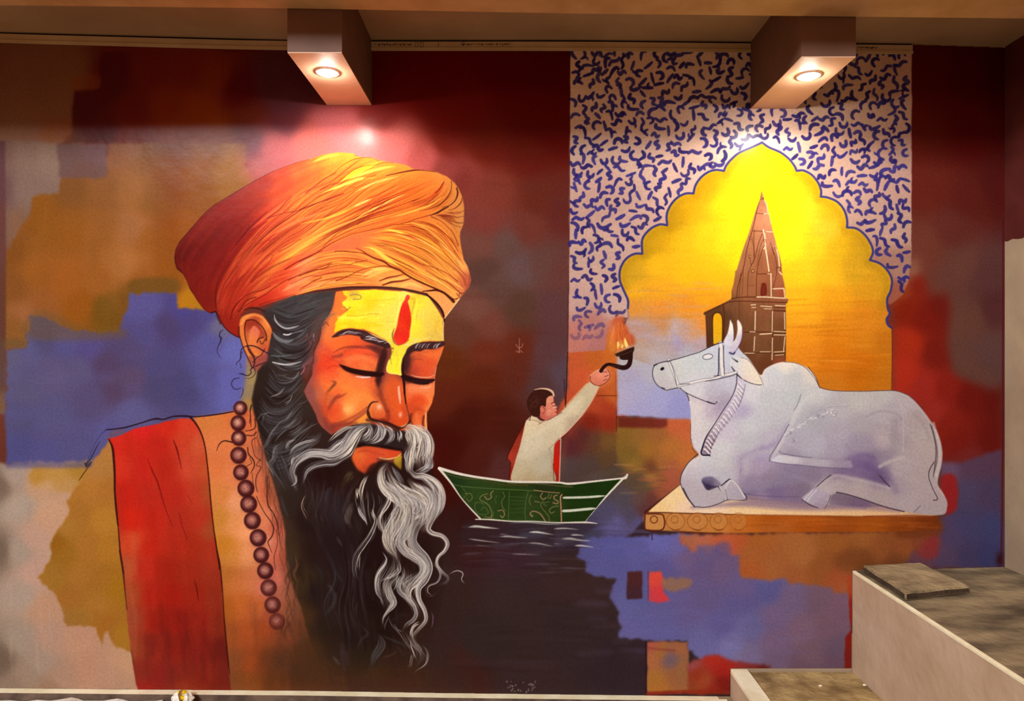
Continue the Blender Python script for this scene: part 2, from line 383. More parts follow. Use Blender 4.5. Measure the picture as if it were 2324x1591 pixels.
def grad(samples, p=4.4, eps=13., nz=0., nsx=60, nsy=60):
    """colour field through hand-mixed swatches: rows of x y r g b"""
    s = np.array(samples.split() if isinstance(samples, str) else samples, float).reshape(-1, 5)
    def f(y0, y1, x0, x1):
        h, w = y1-y0, x1-x0; st = 6
        gh, gw = max(2, h//st+1), max(2, w//st+1)
        Y = np.linspace(y0, y1-1, gh)/SC+MY0; X = np.linspace(x0, x1-1, gw)/SC+MX0
        num = np.zeros((gh, gw, 3), np.float32); den = np.zeros((gh, gw), np.float32)
        for q in s:
            d2 = (X[None]-q[0])**2+(Y[:, None]-q[1])**2+eps*eps
            k = (1./d2**(p/2.)).astype(np.float32)*1e6
            num += k[..., None]*(q[2:].astype(np.float32)/255.); den += k
        o = resize(num/den[..., None], h, w)
        if nz: o = o*(1+nz*noise(h, w, nsy, nsx, 3))[..., None]
        return o
    return f

def stroke(p, w, col, a=1., soft=.6, taper=(0, 0), sm=True, id=None):
    """w: width or list of widths; taper: fraction of length faded in width at each end"""
    p = np.asarray(p, float)
    wl = [w]*len(p) if np.isscalar(w) else list(w)
    if len(wl) != len(p): wl = list(np.interp(np.linspace(0, 1, len(p)), np.linspace(0, 1, len(wl)), wl))
    step = max(.7, min(1.6 if max(wl) < 14 else 4., (sum(wl)/len(wl))*.3))
    if sm and len(p) > 2: o, ws = cr(p, False, step, wl)
    else:
        oo = []; w2 = []
        for i in range(len(p)-1):
            k = max(2, int(np.hypot(*(p[i+1]-p[i]))/step)); t = np.linspace(0, 1, k)
            oo.append(p[i]+(p[i+1]-p[i])*t[:, None]); w2.append(wl[i]+(wl[i+1]-wl[i])*t)
        o = np.vstack(oo); ws = np.concatenate(w2)
    n = len(o); t = np.linspace(0, 1, n)
    if taper[0]: ws = ws*np.clip(t/taper[0], 0.06, 1)**.7
    if taper[1]: ws = ws*np.clip((1-t)/taper[1], 0.06, 1)**.7
    g = (o-[MX0, MY0])*SC; rr = ws*.5*SC; e = max(.5, soft*SC)
    pad = int(rr.max()+e+2)
    x0 = max(0, int(g[:, 0].min())-pad); x1 = min(GW, int(g[:, 0].max())+pad+2)
    y0 = max(0, int(g[:, 1].min())-pad); y1 = min(GH, int(g[:, 1].max())+pad+2)
    if x1 <= x0 or y1 <= y0: return
    m = np.zeros((y1-y0, x1-x0), np.float32)
    for (gx, gy), r in zip(g, rr):
        k = int(r+e+1.5); cx, cy = int(round(gx))-x0, int(round(gy))-y0
        a0, a1, b0, b1 = max(0, cy-k), min(m.shape[0], cy+k+1), max(0, cx-k), min(m.shape[1], cx+k+1)
        if a1 <= a0 or b1 <= b0: continue
        yy = np.arange(a0, a1)[:, None]+y0-gy; xx = np.arange(b0, b1)[None]+x0-gx
        d = np.sqrt(xx*xx+yy*yy)
        v = np.clip((r-d)/(2*e)+.5, 0, 1)*min(1., (r*2)/.9+.15)
        np.maximum(m[a0:a1, b0:b1], v, out=m[a0:a1, b0:b1])
    apply(y0, y1, x0, x1, m, col, a)
    if id is not None:
        s = IDM[y0:y1, x0:x1]; s[m > .5] = id

def ell(x, y, rx, ry=None, ang=0., n=20):
    ry = rx if ry is None else ry; t = np.linspace(0, 2*np.pi, n, endpoint=False)
    c, s = np.cos(np.radians(ang)), np.sin(np.radians(ang)); u, v = rx*np.cos(t), ry*np.sin(t)
    return np.stack([x+u*c-v*s, y+u*s+v*c], 1)

def blob(x, y, rx, ry, ang, col, a=1., soft=1.):
    """soft-edged dab of paint"""
    R0 = max(rx, ry)*2.2
    x0 = max(0, int((x-R0-MX0)*SC)); x1 = min(GW, int((x+R0-MX0)*SC)+1)
    y0 = max(0, int((y-R0-MY0)*SC)); y1 = min(GH, int((y+R0-MY0)*SC)+1)
    if x1 <= x0 or y1 <= y0: return
    X = np.arange(x0, x1)[None]/SC+MX0-x; Y = np.arange(y0, y1)[:, None]/SC+MY0-y
    c, s = np.cos(np.radians(ang)), np.sin(np.radians(ang))
    u, v = (X*c+Y*s)/rx, (-X*s+Y*c)/ry
    m = np.exp(-(u*u+v*v)**(soft)*1.2).astype(np.float32)
    apply(y0, y1, x0, x1, m, col, a)

def mix(a, b, t): return tuple(a[i]+(b[i]-a[i])*t for i in range(3))

def between(g1, g2, n, w, cols, a=.7, lo=.0, hi=1., minlen=.25, jit=1.5, tp=(.3, .4), soft=.6):
    """n brush strokes that run between two guide lines, each a random stretch of the way"""
    A = cr(g1, False, 4.); B = cr(g2, False, 4.)
    k = 40; ta = np.linspace(0, len(A)-1, k); tb = np.linspace(0, len(B)-1, k)
    A = np.stack([np.interp(ta, np.arange(len(A)), A[:, i]) for i in (0, 1)], 1)
    B = np.stack([np.interp(tb, np.arange(len(B)), B[:, i]) for i in (0, 1)], 1)
    for i in range(n):
        u = R.uniform(lo, hi); L = R.uniform(minlen, 1.); s = R.uniform(0, 1-L) if L < 1 else 0
        i0, i1 = int(s*(k-1)), max(int(s*(k-1))+4, int((s+L)*(k-1)))
        du = R.uniform(-.12, .12)
        uu = np.clip(u+du*np.linspace(-1, 1, k), 0, 1)[:, None]
        q = (A*(1-uu)+B*uu)[i0:i1+1:3]+R.randn(2)*jit*.4
        if len(q) < 3: continue
        c = cols[R.randint(len(cols))]; c = mix(c, cols[R.randint(len(cols))], R.rand()*.5)
        stroke(q, R.uniform(.6, 1.3)*w, c, a*R.uniform(.5, 1), soft, tp)

def lock(p, w, n=9, cols=None, a=.9, sw=2.2, jit=.5):
    """a lock of hair: n fine strokes gathered along a guide of given width"""
    cols = cols or WHT
    P = np.asarray(p, float); o, ws = cr(P, False, 5., list(np.interp(np.linspace(0, 1, len(P)), np.linspace(0, 1, len(np.atleast_1d(w))), np.atleast_1d(w))))
    d = np.gradient(o, axis=0); nrm = np.stack([-d[:, 1], d[:, 0]], 1)/np.maximum(1e-6, np.hypot(d[:, 0], d[:, 1]))[:, None]
    m = len(o); t = np.linspace(0, 1, m)
    mc = tuple(np.mean(np.array(cols), 0)*.8); wa = np.atleast_1d(w)
    if n <= 5 and max(wa) >= 6 and np.mean(cols) < 130:      # a dim, smudged lock
        stroke(P, list(np.atleast_1d(w)*.5) if len(wa) > 1 else float(wa[0])*.5, mc, .8, max(wa)*.45, (.4, .5)); return
    if max(wa) > 9: stroke(P, list(wa*.8) if len(wa) > 1 else float(wa[0])*.8, mc, .5, max(wa)*.28, (.2, .3))
    ws = ws*1.22; n = int(n*1.25)
    for i in range(n):
        u = -1+2*(i+.5)/n+R.uniform(-.12, .12)
        s0, s1 = R.uniform(0, .22), R.uniform(.78, 1.)
        wob = jit*np.sin(t*R.uniform(3, 7)+R.rand()*6)*3
        conv = .55+.45*np.sin(np.pi*np.clip(t*.9+.1, 0, 1))
        q = o+nrm*(u*ws*.5*conv+wob)[:, None]
        i0, i1 = int(s0*(m-1)), max(int(s1*(m-1)), int(s0*(m-1))+3)
        q = q[i0:i1+1:2]
        if len(q) < 3: continue
        c = cols[R.randint(len(cols))]
        stroke(q, sw*R.uniform(.6, 1.3), c, a*R.uniform(.6, 1), .5, (.25, .35))

WHT = [(235, 225, 215), (205, 198, 190), (170, 165, 160), (240, 232, 215), (150, 145, 145), (90, 80, 80)]
GRY = [(130, 125, 120), (100, 95, 90), (85, 70, 65), (150, 148, 145), (60, 45, 40)]
DRK = [(35, 20, 18), (55, 35, 30), (25, 12, 10)]
NAMES = {}
def part(n, name, parent, label):
    NAMES[n] = (name, parent, label); return n
# ---------------------------------------------------------------- the mural: backdrop
part(1, 'painted_backdrop', 0, 'abstract backdrop of maroon, ochre, lilac and brown paint patches')
IDM[:] = 1
BG = grad('''
-20 150 125 80 60  60 160 128 85 62  150 160 130 85 60  100 250 132 88 64 40 300 130 90 68
260 170 105 35 32  350 150 118 40 38  450 170 125 48 32  300 240 108 38 34  420 240 125 48 24  350 290 125 45 22  470 290 130 58 20
560 160 105 30 28  640 160 95 45 55  600 230 100 45 55  540 260 105 45 35
900 160 108 14 10  1000 160 105 12 9  1150 160 98 10 9  1250 160 92 10 8  900 240 112 22 18  1050 250 110 20 14  1200 250 100 16 10 1250 300 98 16 12
1100 330 105 28 16  1200 350 100 26 16  1050 400 135 58 48  1120 440 118 52 40  1220 450 100 40 28  1100 500 120 55 46  1200 520 108 52 42 1270 480 98 40 34
1090 560 110 65 55  1150 560 96 68 62  1180 610 98 74 74  1230 600 100 65 58  1100 610 88 58 50  1130 650 96 68 60 1270 620 100 58 52
1080 700 115 72 60  1110 740 112 62 50  1180 700 88 58 45 1250 700 92 58 58  1050 760 100 56 40  1020 820 100 45 18 1100 800 108 45 28  1180 790 100 42 26  1240 800 92 58 60 1275 850 88 68 78
1020 900 95 35 18  1100 860 92 36 18  1170 850 95 40 28  1230 870 85 55 55 1060 950 75 22 12  1120 950 78 25 14  1180 1000 76 28 18  1020 1010 70 14 8 1090 1040 78 28 20 1140 1060 88 45 42
1000 1120 62 15 8  1040 1180 55 22 20  1150 1260 62 38 46  1080 1240 60 30 30  1020 1350 58 38 34 1150 1350 58 42 42 1300 1300 62 42 40  1100 1450 54 40 38 1300 1440 56 42 42  1420 1500 56 40 46  1200 1530 60 42 42  1040 1530 70 35 28 1420 1400 58 42 42
1300 1210 52 38 48 1220 1205 60 48 56
2110 160 95 20 14  2200 160 88 14 12  2270 160 75 12 12  2100 300 100 30 20 2200 300 96 20 16  2110 430 105 38 28  2200 450 98 34 26  2270 430 90 26 22
2100 560 112 58 44  2180 600 106 64 54  2250 620 94 56 54  2160 520 104 48 40 2200 720 106 66 54  2250 800 98 66 62  2200 840 102 66 56 2260 700 88 46 46
''', nz=.05)
fill(I('-40 50 2300 50 2300 1600 -40 1600'), BG, sm=False)
# broad horizontal dry-brush over the water and the maroon field
def drybrush(x0, y0, x1, y1, n, w, L, cols, a=.25, ang=0., soft=2.):
    for i in range(n):
        x, y = R.uniform(x0, x1), R.uniform(y0, y1); l = L*R.uniform(.5, 1.3); t = np.radians(ang+R.uniform(-4, 4))
        dx, dy = l*.5*np.cos(t), l*.5*np.sin(t)
        stroke(np.array([[x-dx, y-dy], [x, y+R.uniform(-1, 1)], [x+dx, y+dy]]), w*R.uniform(.35, 1.), cols[R.randint(len(cols))], a*R.uniform(.4, 1), max(soft, w*.4), (.15, .15))
drybrush(900, 300, 1280, 1100, 60, 14, 120, [(120, 60, 50), (80, 25, 15), (95, 60, 55)], .12)
drybrush(1000, 1230, 1440, 1560, 60, 10, 160, [(80, 55, 60), (45, 30, 32), (70, 50, 60)], .2)
# left: tan, mauve, ochre patches
fill(I('-40 320 140 320 138 480 70 470 60 640 -40 640'), grad('0 350 120 88 76 60 350 132 104 88 110 350 140 112 95 60 430 130 104 90 0 430 110 78 74 30 520 126 92 72 20 600 120 76 58'), soft=5, sm=False, rough=2)
fill(I('132 325 246 325 248 410 134 405'), grad('150 350 112 80 74 220 350 118 82 80 200 390 112 76 66'), soft=4, sm=False, rough=2)
OCH = grad('''240 340 142 88 52 300 340 148 92 50 340 345 132 78 22 400 345 125 62 6 470 345 140 78 14 540 350 148 92 22
160 430 128 78 30 230 430 140 86 36 300 430 152 96 44 350 450 140 86 30 400 430 134 68 8 450 420 138 76 10 520 400 148 92 22 550 380 150 96 30
90 470 138 82 22 160 520 142 84 24 230 520 148 90 36 300 520 160 102 56 340 540 150 88 30 400 520 150 80 16
30 560 132 78 28 30 650 132 80 34 80 620 150 88 30 150 640 158 90 32 220 640 156 92 34 280 600 168 106 52 330 640 152 88 32 400 640 148 86 24
100 690 152 90 40 180 690 148 84 22 240 700 112 78 22 290 700 118 76 26 60 720 158 98 58 40 740 140 90 40 430 680 175 115 20 460 700 170 115 20''', nz=.05)
fill(I('246 318 560 318 562 345 556 380 580 400 560 470 500 740 -40 800 -40 640 22 560 70 470 75 445 135 440 136 404 240 404'), OCH, soft=3.5, sm=False, rough=2.2)
drybrush(20, 450, 540, 700, 50, 24, 90, [(165, 105, 45), (130, 78, 20), (150, 95, 50)], .16, 90)
stroke(I('375 345 380 640'), 60, (128, 64, 6), .35, 10)
fill(I('300 635 395 632 400 665 300 668'), (108, 76, 26), 5, .8)
# upper-left maroon steps over tan
fill(I('232 118 700 118 700 325 140 325 165 300 168 205 224 200'), grad('260 150 92 26 26 240 200 88 28 26 330 150 116 36 34 420 160 122 40 30 490 180 132 52 24 190 260 84 26 30 230 290 92 30 28 300 250 108 32 26 380 240 126 46 20 450 250 134 54 16 300 310 122 42 16 400 310 134 58 14 480 310 138 66 16 160 315 100 50 30 540 200 98 20 24 570 280 112 44 30 620 180 92 44 56 650 240 100 50 62 690 150 92 40 50'), soft=3, sm=False, rough=1.6)
# pink patch of paint above the turban, the lamp's pool painted in paler
fill(I('565 300 620 262 700 245 780 236 860 240 930 262 1000 300 1050 350 1080 420 1000 470 700 470 566 420'),
     grad('570 320 124 61 68 570 400 174 89 83 620 330 183 92 92 700 330 204 104 97 760 260 194 104 111 820 330 214 115 115 900 330 197 104 102 960 360 174 80 76 1010 390 133 55 49 1050 420 116 46 39 860 255 135 47 46 1020 320 112 31 22 640 270 114 53 64'), soft=20, rough=3, wl=60)
stroke(I('505 125 505 270'), 3, (98, 28, 20), .35, 1.5)
fill(I('165 175 222 170 224 200 172 205'), (142, 72, 30), 4, .5)
fill(I('95 290 155 270 160 320 95 322'), (145, 80, 36), 6, .5)
# the dim strip along the left edge
fill(I('-40 320 12 320 14 560 14 940 -40 940'), grad('0 400 98 62 62 0 520 104 62 56 0 700 100 60 44 0 850 96 68 60 0 930 120 88 66'), soft=2.5, sm=False)
# lilac field left
BLU = grad('''20 800 96 92 120 60 790 92 88 130 100 770 82 76 112 150 780 88 82 132 200 790 86 76 128 240 830 84 66 98 180 840 92 84 120 120 850 94 86 122 60 880 92 86 120
40 950 84 80 118 120 950 90 86 128 200 900 88 78 116 260 880 88 68 98 300 800 84 72 110 330 700 90 84 140 330 760 84 76 126 380 740 78 64 106 440 730 76 66 118 300 860 92 74 106 360 830 80 74 120 360 880 78 72 112 420 880 76 72 116 470 860 86 84 140
520 860 98 98 166 530 800 102 104 172 540 900 100 100 168 480 780 88 86 146 500 740 104 100 130 420 700 76 68 130 470 715 78 72 128 300 940 96 92 140 260 1000 90 86 140 180 1020 88 84 130 100 1020 86 82 132 40 1020 80 78 128 560 960 95 95 150''', nz=.04)
fill(I('14 792 58 790 62 758 70 715 110 722 150 745 180 752 230 756 270 752 288 700 294 666 400 664 404 700 500 702 545 760 610 800 610 1000 250 1046 130 1058 14 1052'), BLU, soft=3, sm=False, rough=2.2)
fill(I('64 716 110 706 200 748 275 745 270 768 64 768'), (112, 84, 50), 7, .5)
fill(I('15 790 58 788 60 770 15 770'), (110, 82, 50), 5, .7)
drybrush(30, 800, 520, 1030, 50, 26, 60, [(100, 96, 150), (78, 70, 112), (92, 78, 112)], .16)
# lower left: bare plaster, pink beige, ochre wash
fill(I('-40 1052 70 1050 250 1050 400 1050 400 1600 -40 1600'), grad('''0 1100 122 102 84 0 1250 120 100 82 0 1500 112 92 76 0 950 118 90 66 30 1080 168 148 132 45 1150 172 154 136 40 1250 168 150 132 50 1350 170 150 132 50 1450 160 142 124 60 1530 150 128 108
90 1100 190 150 116 110 1180 196 154 122 80 1220 192 154 132 80 1300 190 152 132 100 1380 184 142 112 110 1450 176 140 118 90 1500 160 138 120 180 1450 184 140 112 200 1520 180 136 108 250 1540 178 138 112 290 1500 188 146 112 140 1540 168 134 110 30 1560 140 118 100 120 1565 150 118 94 250 1565 172 134 110''', nz=.03), soft=4, sm=False, rough=2)
fill(I('70 1062 130 1056 230 1050 200 1090 170 1120 140 1115 90 1108 72 1100'), grad('90 1085 182 134 58 130 1075 186 140 70 180 1070 172 128 50 160 1105 186 142 84 100 1105 196 154 110'), soft=5, sm=True, rough=2)
fill(I('14 1050 70 1046 120 1050 240 1046 240 1062 14 1062'), BLU, 4, .6, sm=False)
drybrush(20, 1120, 120, 1500, 24, 9, 70, [(180, 165, 148), (160, 138, 118), (196, 158, 130)], .3, 88)
# ---- centre: rust block, pale lilac window, olive and slate below
fill(I('1293 745 1430 740 1420 1090 1262 1100 1256 960 1288 880'), grad('''1310 810 196 92 50 1350 810 190 98 40 1390 800 205 110 42 1320 860 205 92 52 1380 850 200 102 48 1395 900 196 98 44 1350 920 178 72 40 1300 920 196 84 50 1380 930 170 62 36 1340 955 130 38 22 1380 960 150 48 28 1300 980 118 48 40
1320 990 92 44 42 1290 1010 90 40 46 1290 1060 84 66 66 1350 1000 98 62 44 1375 1000 118 84 42 1380 1040 96 70 44 1340 1060 84 66 60 1400 1070 84 68 60 1300 1090 80 64 60 1420 1000 120 92 44''', nz=.05), soft=3, sm=False, rough=1.5)
stroke(I('1354 898 1400 898'), 2, (90, 30, 15), .7)
fill(I('1400 950 1600 948 1600 1110 1480 1165 1400 1240 1260 1240 1256 1096 1400 1060'), grad('''1420 985 138 102 42 1450 990 150 106 50 1490 985 165 105 55 1530 960 200 104 62 1560 970 205 108 66 1430 1030 130 100 44 1470 1020 165 112 46 1520 1020 186 118 54 1560 1040 196 116 58 1440 1055 148 112 48 1500 1050 168 108 56 1520 1070 178 96 70
1480 1062 118 70 44 1480 1085 172 122 62 1500 1090 160 98 60 1520 1100 176 92 66 1400 1080 84 70 58 1440 1090 92 76 58 1460 1100 104 84 58 1390 1110 84 76 78 1420 1130 84 78 88 1450 1130 100 76 72 1480 1130 110 60 54 1500 1115 165 90 60
1300 1120 80 62 58 1380 1160 82 78 106 1430 1170 84 76 96 1400 1190 100 96 145 1450 1190 96 92 140 1340 1200 70 66 90 1465 1160 100 58 58 1400 1225 88 82 130 1460 1215 78 62 84''', nz=.05), soft=3, sm=False, rough=1.2)
drybrush(1400, 1050, 1540, 1120, 26, 5, 46, [(190, 150, 80), (90, 76, 60), (170, 90, 66), (80, 66, 62)], .45)
drybrush(1330, 1180, 1470, 1225, 20, 5, 60, [(112, 108, 165), (72, 66, 84), (96, 92, 148)], .5)
fill(I('1402 947 1515 947 1518 966 1500 972 1402 970'), grad('1420 960 112 44 28 1470 960 118 48 34 1510 960 128 52 40'), soft=3, sm=False)
stroke(I('1400 946 1450 945 1520 950'), 2, (70, 25, 20), .8)
fill(I('1514 940 1600 946 1600 985 1516 976'), (202, 105, 62), 4, .9, sm=False)
# lilac window of sky
fill(I('1400 800 1430 790 1600 770 1600 952 1520 950 1401 942'), grad('1430 850 178 172 196 1420 900 182 178 206 1450 880 178 176 208 1500 900 172 174 216 1540 920 160 162 214 1450 930 174 172 212 1480 850 186 184 198 1520 870 166 168 210 1430 820 190 184 186 1500 820 190 190 190'), soft=3, sm=False, rough=1)
# lower right: lilac water, orange and red blocks
LIL = grad('''1330 1240 92 92 150 1400 1240 92 94 158 1450 1260 98 98 162 1400 1290 94 94 152 1500 1230 108 108 178 1540 1240 112 106 168 1500 1290 100 94 152 1600 1280 108 92 136 1560 1260 118 98 138 1640 1290 116 96 134 1680 1330 112 98 146
1450 1350 100 100 158 1440 1390 104 104 162 1500 1400 104 100 156 1600 1350 108 96 142 1560 1380 108 98 150 1680 1370 104 96 152 1740 1340 98 96 152 1640 1420 104 98 156 1420 1430 108 104 162 1500 1440 104 102 160 1600 1460 112 110 166
1700 1420 112 110 162 1660 1460 124 122 176 1760 1400 124 104 142 1800 1360 122 104 138 1760 1460 128 104 136 1820 1430 132 104 126 1860 1360 122 96 114 1880 1420 128 96 112 1840 1480 122 96 110 1900 1470 112 90 112 1760 1500 122 100 128 1700 1490 124 112 150 1900 1510 112 86 104 1820 1520 114 88 104 1900 1380 128 96 116''', nz=.04)
fill(I('1318 1222 1472 1218 1472 1212 1560 1212 1700 1240 1930 1300 1935 1530 1650 1530 1590 1500 1560 1470 1560 1455 1470 1455 1462 1450 1404 1448 1412 1425 1400 1400 1402 1392 1385 1352 1398 1312 1345 1306 1330 1300 1328 1270 1312 1268'), LIL, soft=3, sm=False, rough=2)
drybrush(1340, 1230, 1900, 1500, 70, 14, 70, [(120, 118, 175), (96, 88, 140), (112, 92, 130)], .16)
ORG = grad('''1560 1225 176 110 80 1600 1220 190 110 80 1640 1225 196 100 62 1680 1230 190 96 50 1540 1240 190 90 70 1650 1245 190 95 80 1700 1250 176 104 52 1720 1220 178 104 46 1800 1230 176 108 56 1760 1280 172 104 56 1700 1300 180 98 48 1820 1260 176 112 60 1900 1230 160 96 44 1860 1290 156 92 46 1920 1270 132 76 40 1800 1310 168 98 54 1900 1320 168 88 48 1920 1340 168 94 58
1960 1220 160 98 48 2000 1250 152 88 46 2050 1240 150 84 44 2090 1240 142 80 44 1960 1270 132 76 38 2030 1275 130 74 40''', nz=.04)
fill(I('1545 1212 2120 1205 2112 1290 1940 1300 1930 1350 1900 1345 1880 1330 1800 1322 1780 1312 1735 1318 1682 1310 1680 1262 1640 1252 1622 1235 1612 1260 1595 1250 1590 1236 1570 1256 1548 1236'), ORG, soft=4, sm=False, rough=2.4)
fill(I('1590 1240 1618 1240 1622 1270 1588 1272'), (112, 98, 140), 5, .8); fill(I('1625 1235 1652 1232 1655 1262 1625 1262'), (110, 94, 136), 5, .8)
fill(I('1424 1297 1458 1297 1458 1360 1422 1361'), grad('1440 1310 84 42 44 1440 1350 72 42 52'), soft=2, sm=False, rough=1)
stroke(I('1471 1298 1471 1362'), 2, (70, 50, 80), .8)
fill(I('1473 1297 1500 1296 1508 1320 1506 1340 1520 1362 1498 1368 1473 1364'), grad('1485 1310 226 80 66 1495 1350 218 66 72 1478 1360 205 70 84'), soft=2.5, sm=False, rough=1)
fill(I('1504 1316 1560 1313 1568 1328 1540 1340 1508 1338'), (158, 116, 86), 4, .85, rough=2)
fill(I('1468 1456 1560 1457 1562 1480 1568 1570 1467 1572'), grad('1475 1465 184 96 78 1500 1480 172 112 58 1540 1470 168 106 70 1480 1500 182 112 70 1520 1495 120 98 110 1490 1540 178 120 56 1530 1540 162 104 66 1550 1520 160 108 68 1500 1560 180 116 52'), soft=2.5, sm=False, rough=1)
stroke(I('1470 1470 1500 1474 1530 1476'), 6, (150, 70, 60), .6, 2)
fill(I('1560 1505 1590 1492 1615 1486 1640 1490 1665 1500 1700 1505 1750 1510 1750 1530 1660 1530 1658 1572 1560 1572'), grad('1570 1510 160 80 80 1580 1530 156 56 30 1600 1545 162 74 44 1570 1560 150 70 40 1620 1500 178 50 36 1640 1520 168 40 32 1640 1550 132 32 26 1620 1565 150 44 30 1700 1512 140 52 50 1740 1520 110 40 36'), soft=4, sm=False, rough=2)
stroke(I('1470 1574 1560 1570 1660 1572'), 9, (150, 46, 26), .8, 2)
fill(I('1922 1310 1936 1300 1940 1530 1915 1530 1918 1450 1930 1430'), grad('1930 1330 176 74 40 1930 1380 150 36 24 1925 1500 128 34 28 1930 1440 140 30 22'), soft=2, sm=False, rough=1)
fill(I('1468 1455 1466 1572'), (60, 30, 40), 1) if False else None
stroke(I('1466 1456 1466 1572'), 4, (48, 26, 36), .9, 1)
# right: red field and slate blue
fill(I('2022 640 2060 590 2085 585 2090 610 2110 665 2160 668 2165 700 2150 770 2165 840 2200 862 2278 870 2278 1060 2140 1060 2100 1000 2020 900'), grad('''2040 660 150 62 30 2060 700 132 34 16 2060 780 172 48 24 2100 720 124 28 18 2090 650 130 34 22 2130 700 112 28 20 2130 800 122 30 20 2050 850 178 48 28 2100 880 162 44 34 2150 880 142 34 24 2150 960 136 34 22 2200 900 116 26 18 2250 900 104 24 18 2250 1000 108 24 18 2180 1000 124 30 22 2120 940 156 46 36 2200 1040 122 40 36 2040 620 150 90 70 2070 600 140 90 70''', nz=.04), soft=13, sm=False, rough=3)
fill(I('2160 580 2278 560 2276 865 2200 862 2165 840 2160 760'), BG, 12, .85, rough=2)
fill(I('2130 1052 2200 1045 2240 1028 2276 1018 2276 1290 2040 1290 2125 1200 2150 1165 2170 1150 2172 1090 2136 1080'), grad('''2150 1065 112 84 110 2200 1060 96 68 92 2250 1040 96 66 88 2190 1120 84 72 104 2250 1130 82 66 96 2200 1200 76 70 108 2250 1200 70 70 112 2160 1220 84 70 104 2240 1260 68 66 108 2140 1260 92 72 100 2200 1260 76 66 100 2110 1230 140 66 62 2090 1270 108 70 80''', nz=.04), soft=5, sm=False, rough=2.4)
fill(I('2136 1084 2168 1082 2172 1150 2148 1168 2138 1150'), (158, 36, 38), 4, .95, rough=1)
fill(I('2070 1210 2120 1205 2128 1262 2085 1262'), grad('2080 1220 140 74 48 2115 1240 150 52 52'), 5, .8)
stroke(I('2277 500 2276 800 2275 1050 2272 1278'), 5, (92, 26, 30), .8, 1.5)
blob(2268, 1270, 9, 18, 0, (60, 18, 24), .9)
fill(I('2040 1188 2130 1180 2130 1214 2040 1220'), (122, 62, 30), 5, .8)
# a small scratched sprig on the maroon
for s in ('1179 768 1178 800', '1171 782 1175 788 1180 790', '1187 780 1184 787 1179 790', '1171 797 1176 799 1180 800', '1186 800 1182 796 1178 796'):
    stroke(I(s), 1.1, (215, 160, 140), .8)
# unfinished white specks near the skirting
for i in range(26): blob(R.uniform(1150, 1215), R.uniform(1545, 1572), R.uniform(1, 2.4), R.uniform(1, 2.6), 0, (190, 170, 160), .6)
# ---------------------------------------------------------------- patterned panel
part(2, 'patterned_panel', 0, 'pale pink panel covered with indigo squiggle marks above the arch')
PAN = I('1294 96 2069 96 2068 590 2060 640 2050 668 2022 690 1500 700 1440 720 1398 722 1380 745 1375 795 1290 800')
fill(PAN, grad('''1320 150 226 196 172 1600 150 230 202 180 1900 150 226 196 172 2050 200 214 180 160 1320 300 218 186 164 1320 440 196 158 142 2040 420 190 152 136 1350 600 200 166 150 1500 300 212 178 160 1700 280 216 188 176 1900 400 200 165 148 2040 500 190 155 138 2050 620 165 125 108 1320 680 196 160 148 1400 690 205 172 160 1340 740 185 126 116 1360 780 180 118 112 1310 770 190 122 108 2030 660 160 92 70''', nz=.05), soft=1.2, sm=False, rough=.5, id=2)  # top rows painted paler to make up for the shade there
stroke(I('1293 120 1292 500 1288 800'), 2.2, (60, 24, 24), .6)
stroke(I('1262 1096 1268 960'), 1.5, (70, 25, 18), .5)
stroke(I('1288 800 1284 920'), 2.5, (50, 15, 14), .85)
AR = np.vstack([Z(1380, 300, 3.228)(s) for s in (
 '145 1290 145 1230 110 1150 85 1080 90 1000 130 930 190 893 250 890',
 '248 800 270 750 320 702 380 676 432 682', '430 600 460 532 510 478 570 450 625 449',
 '640 390 680 332 735 292 790 277 848 284', '865 245 900 202 960 152 1050 112 1128 76',
 '1180 112 1260 147 1320 192 1362 243 1382 284', '1430 281 1490 312 1538 370 1560 428 1558 472',
 '1610 480 1680 512 1728 570 1750 640 1750 697', '1820 707 1880 752 1925 820 1940 880 1918 937',
 '1990 962 2045 1012 2078 1080 2070 1160 2045 1220 2048 1290 2062 1330 2040 1370 2050 1412 2077 1434')])
def archseg():
    out = []
    seg = [(0, 8), (7, 13), (12, 18), (17, 23), (22, 28), (27, 33), (32, 38), (37, 43), (42, 48), (47, 60)]
    for a, b in seg:
        out.append(cr(AR[a:min(b, len(AR))], False, 3.))
    return np.vstack(out)
AB = archseg()
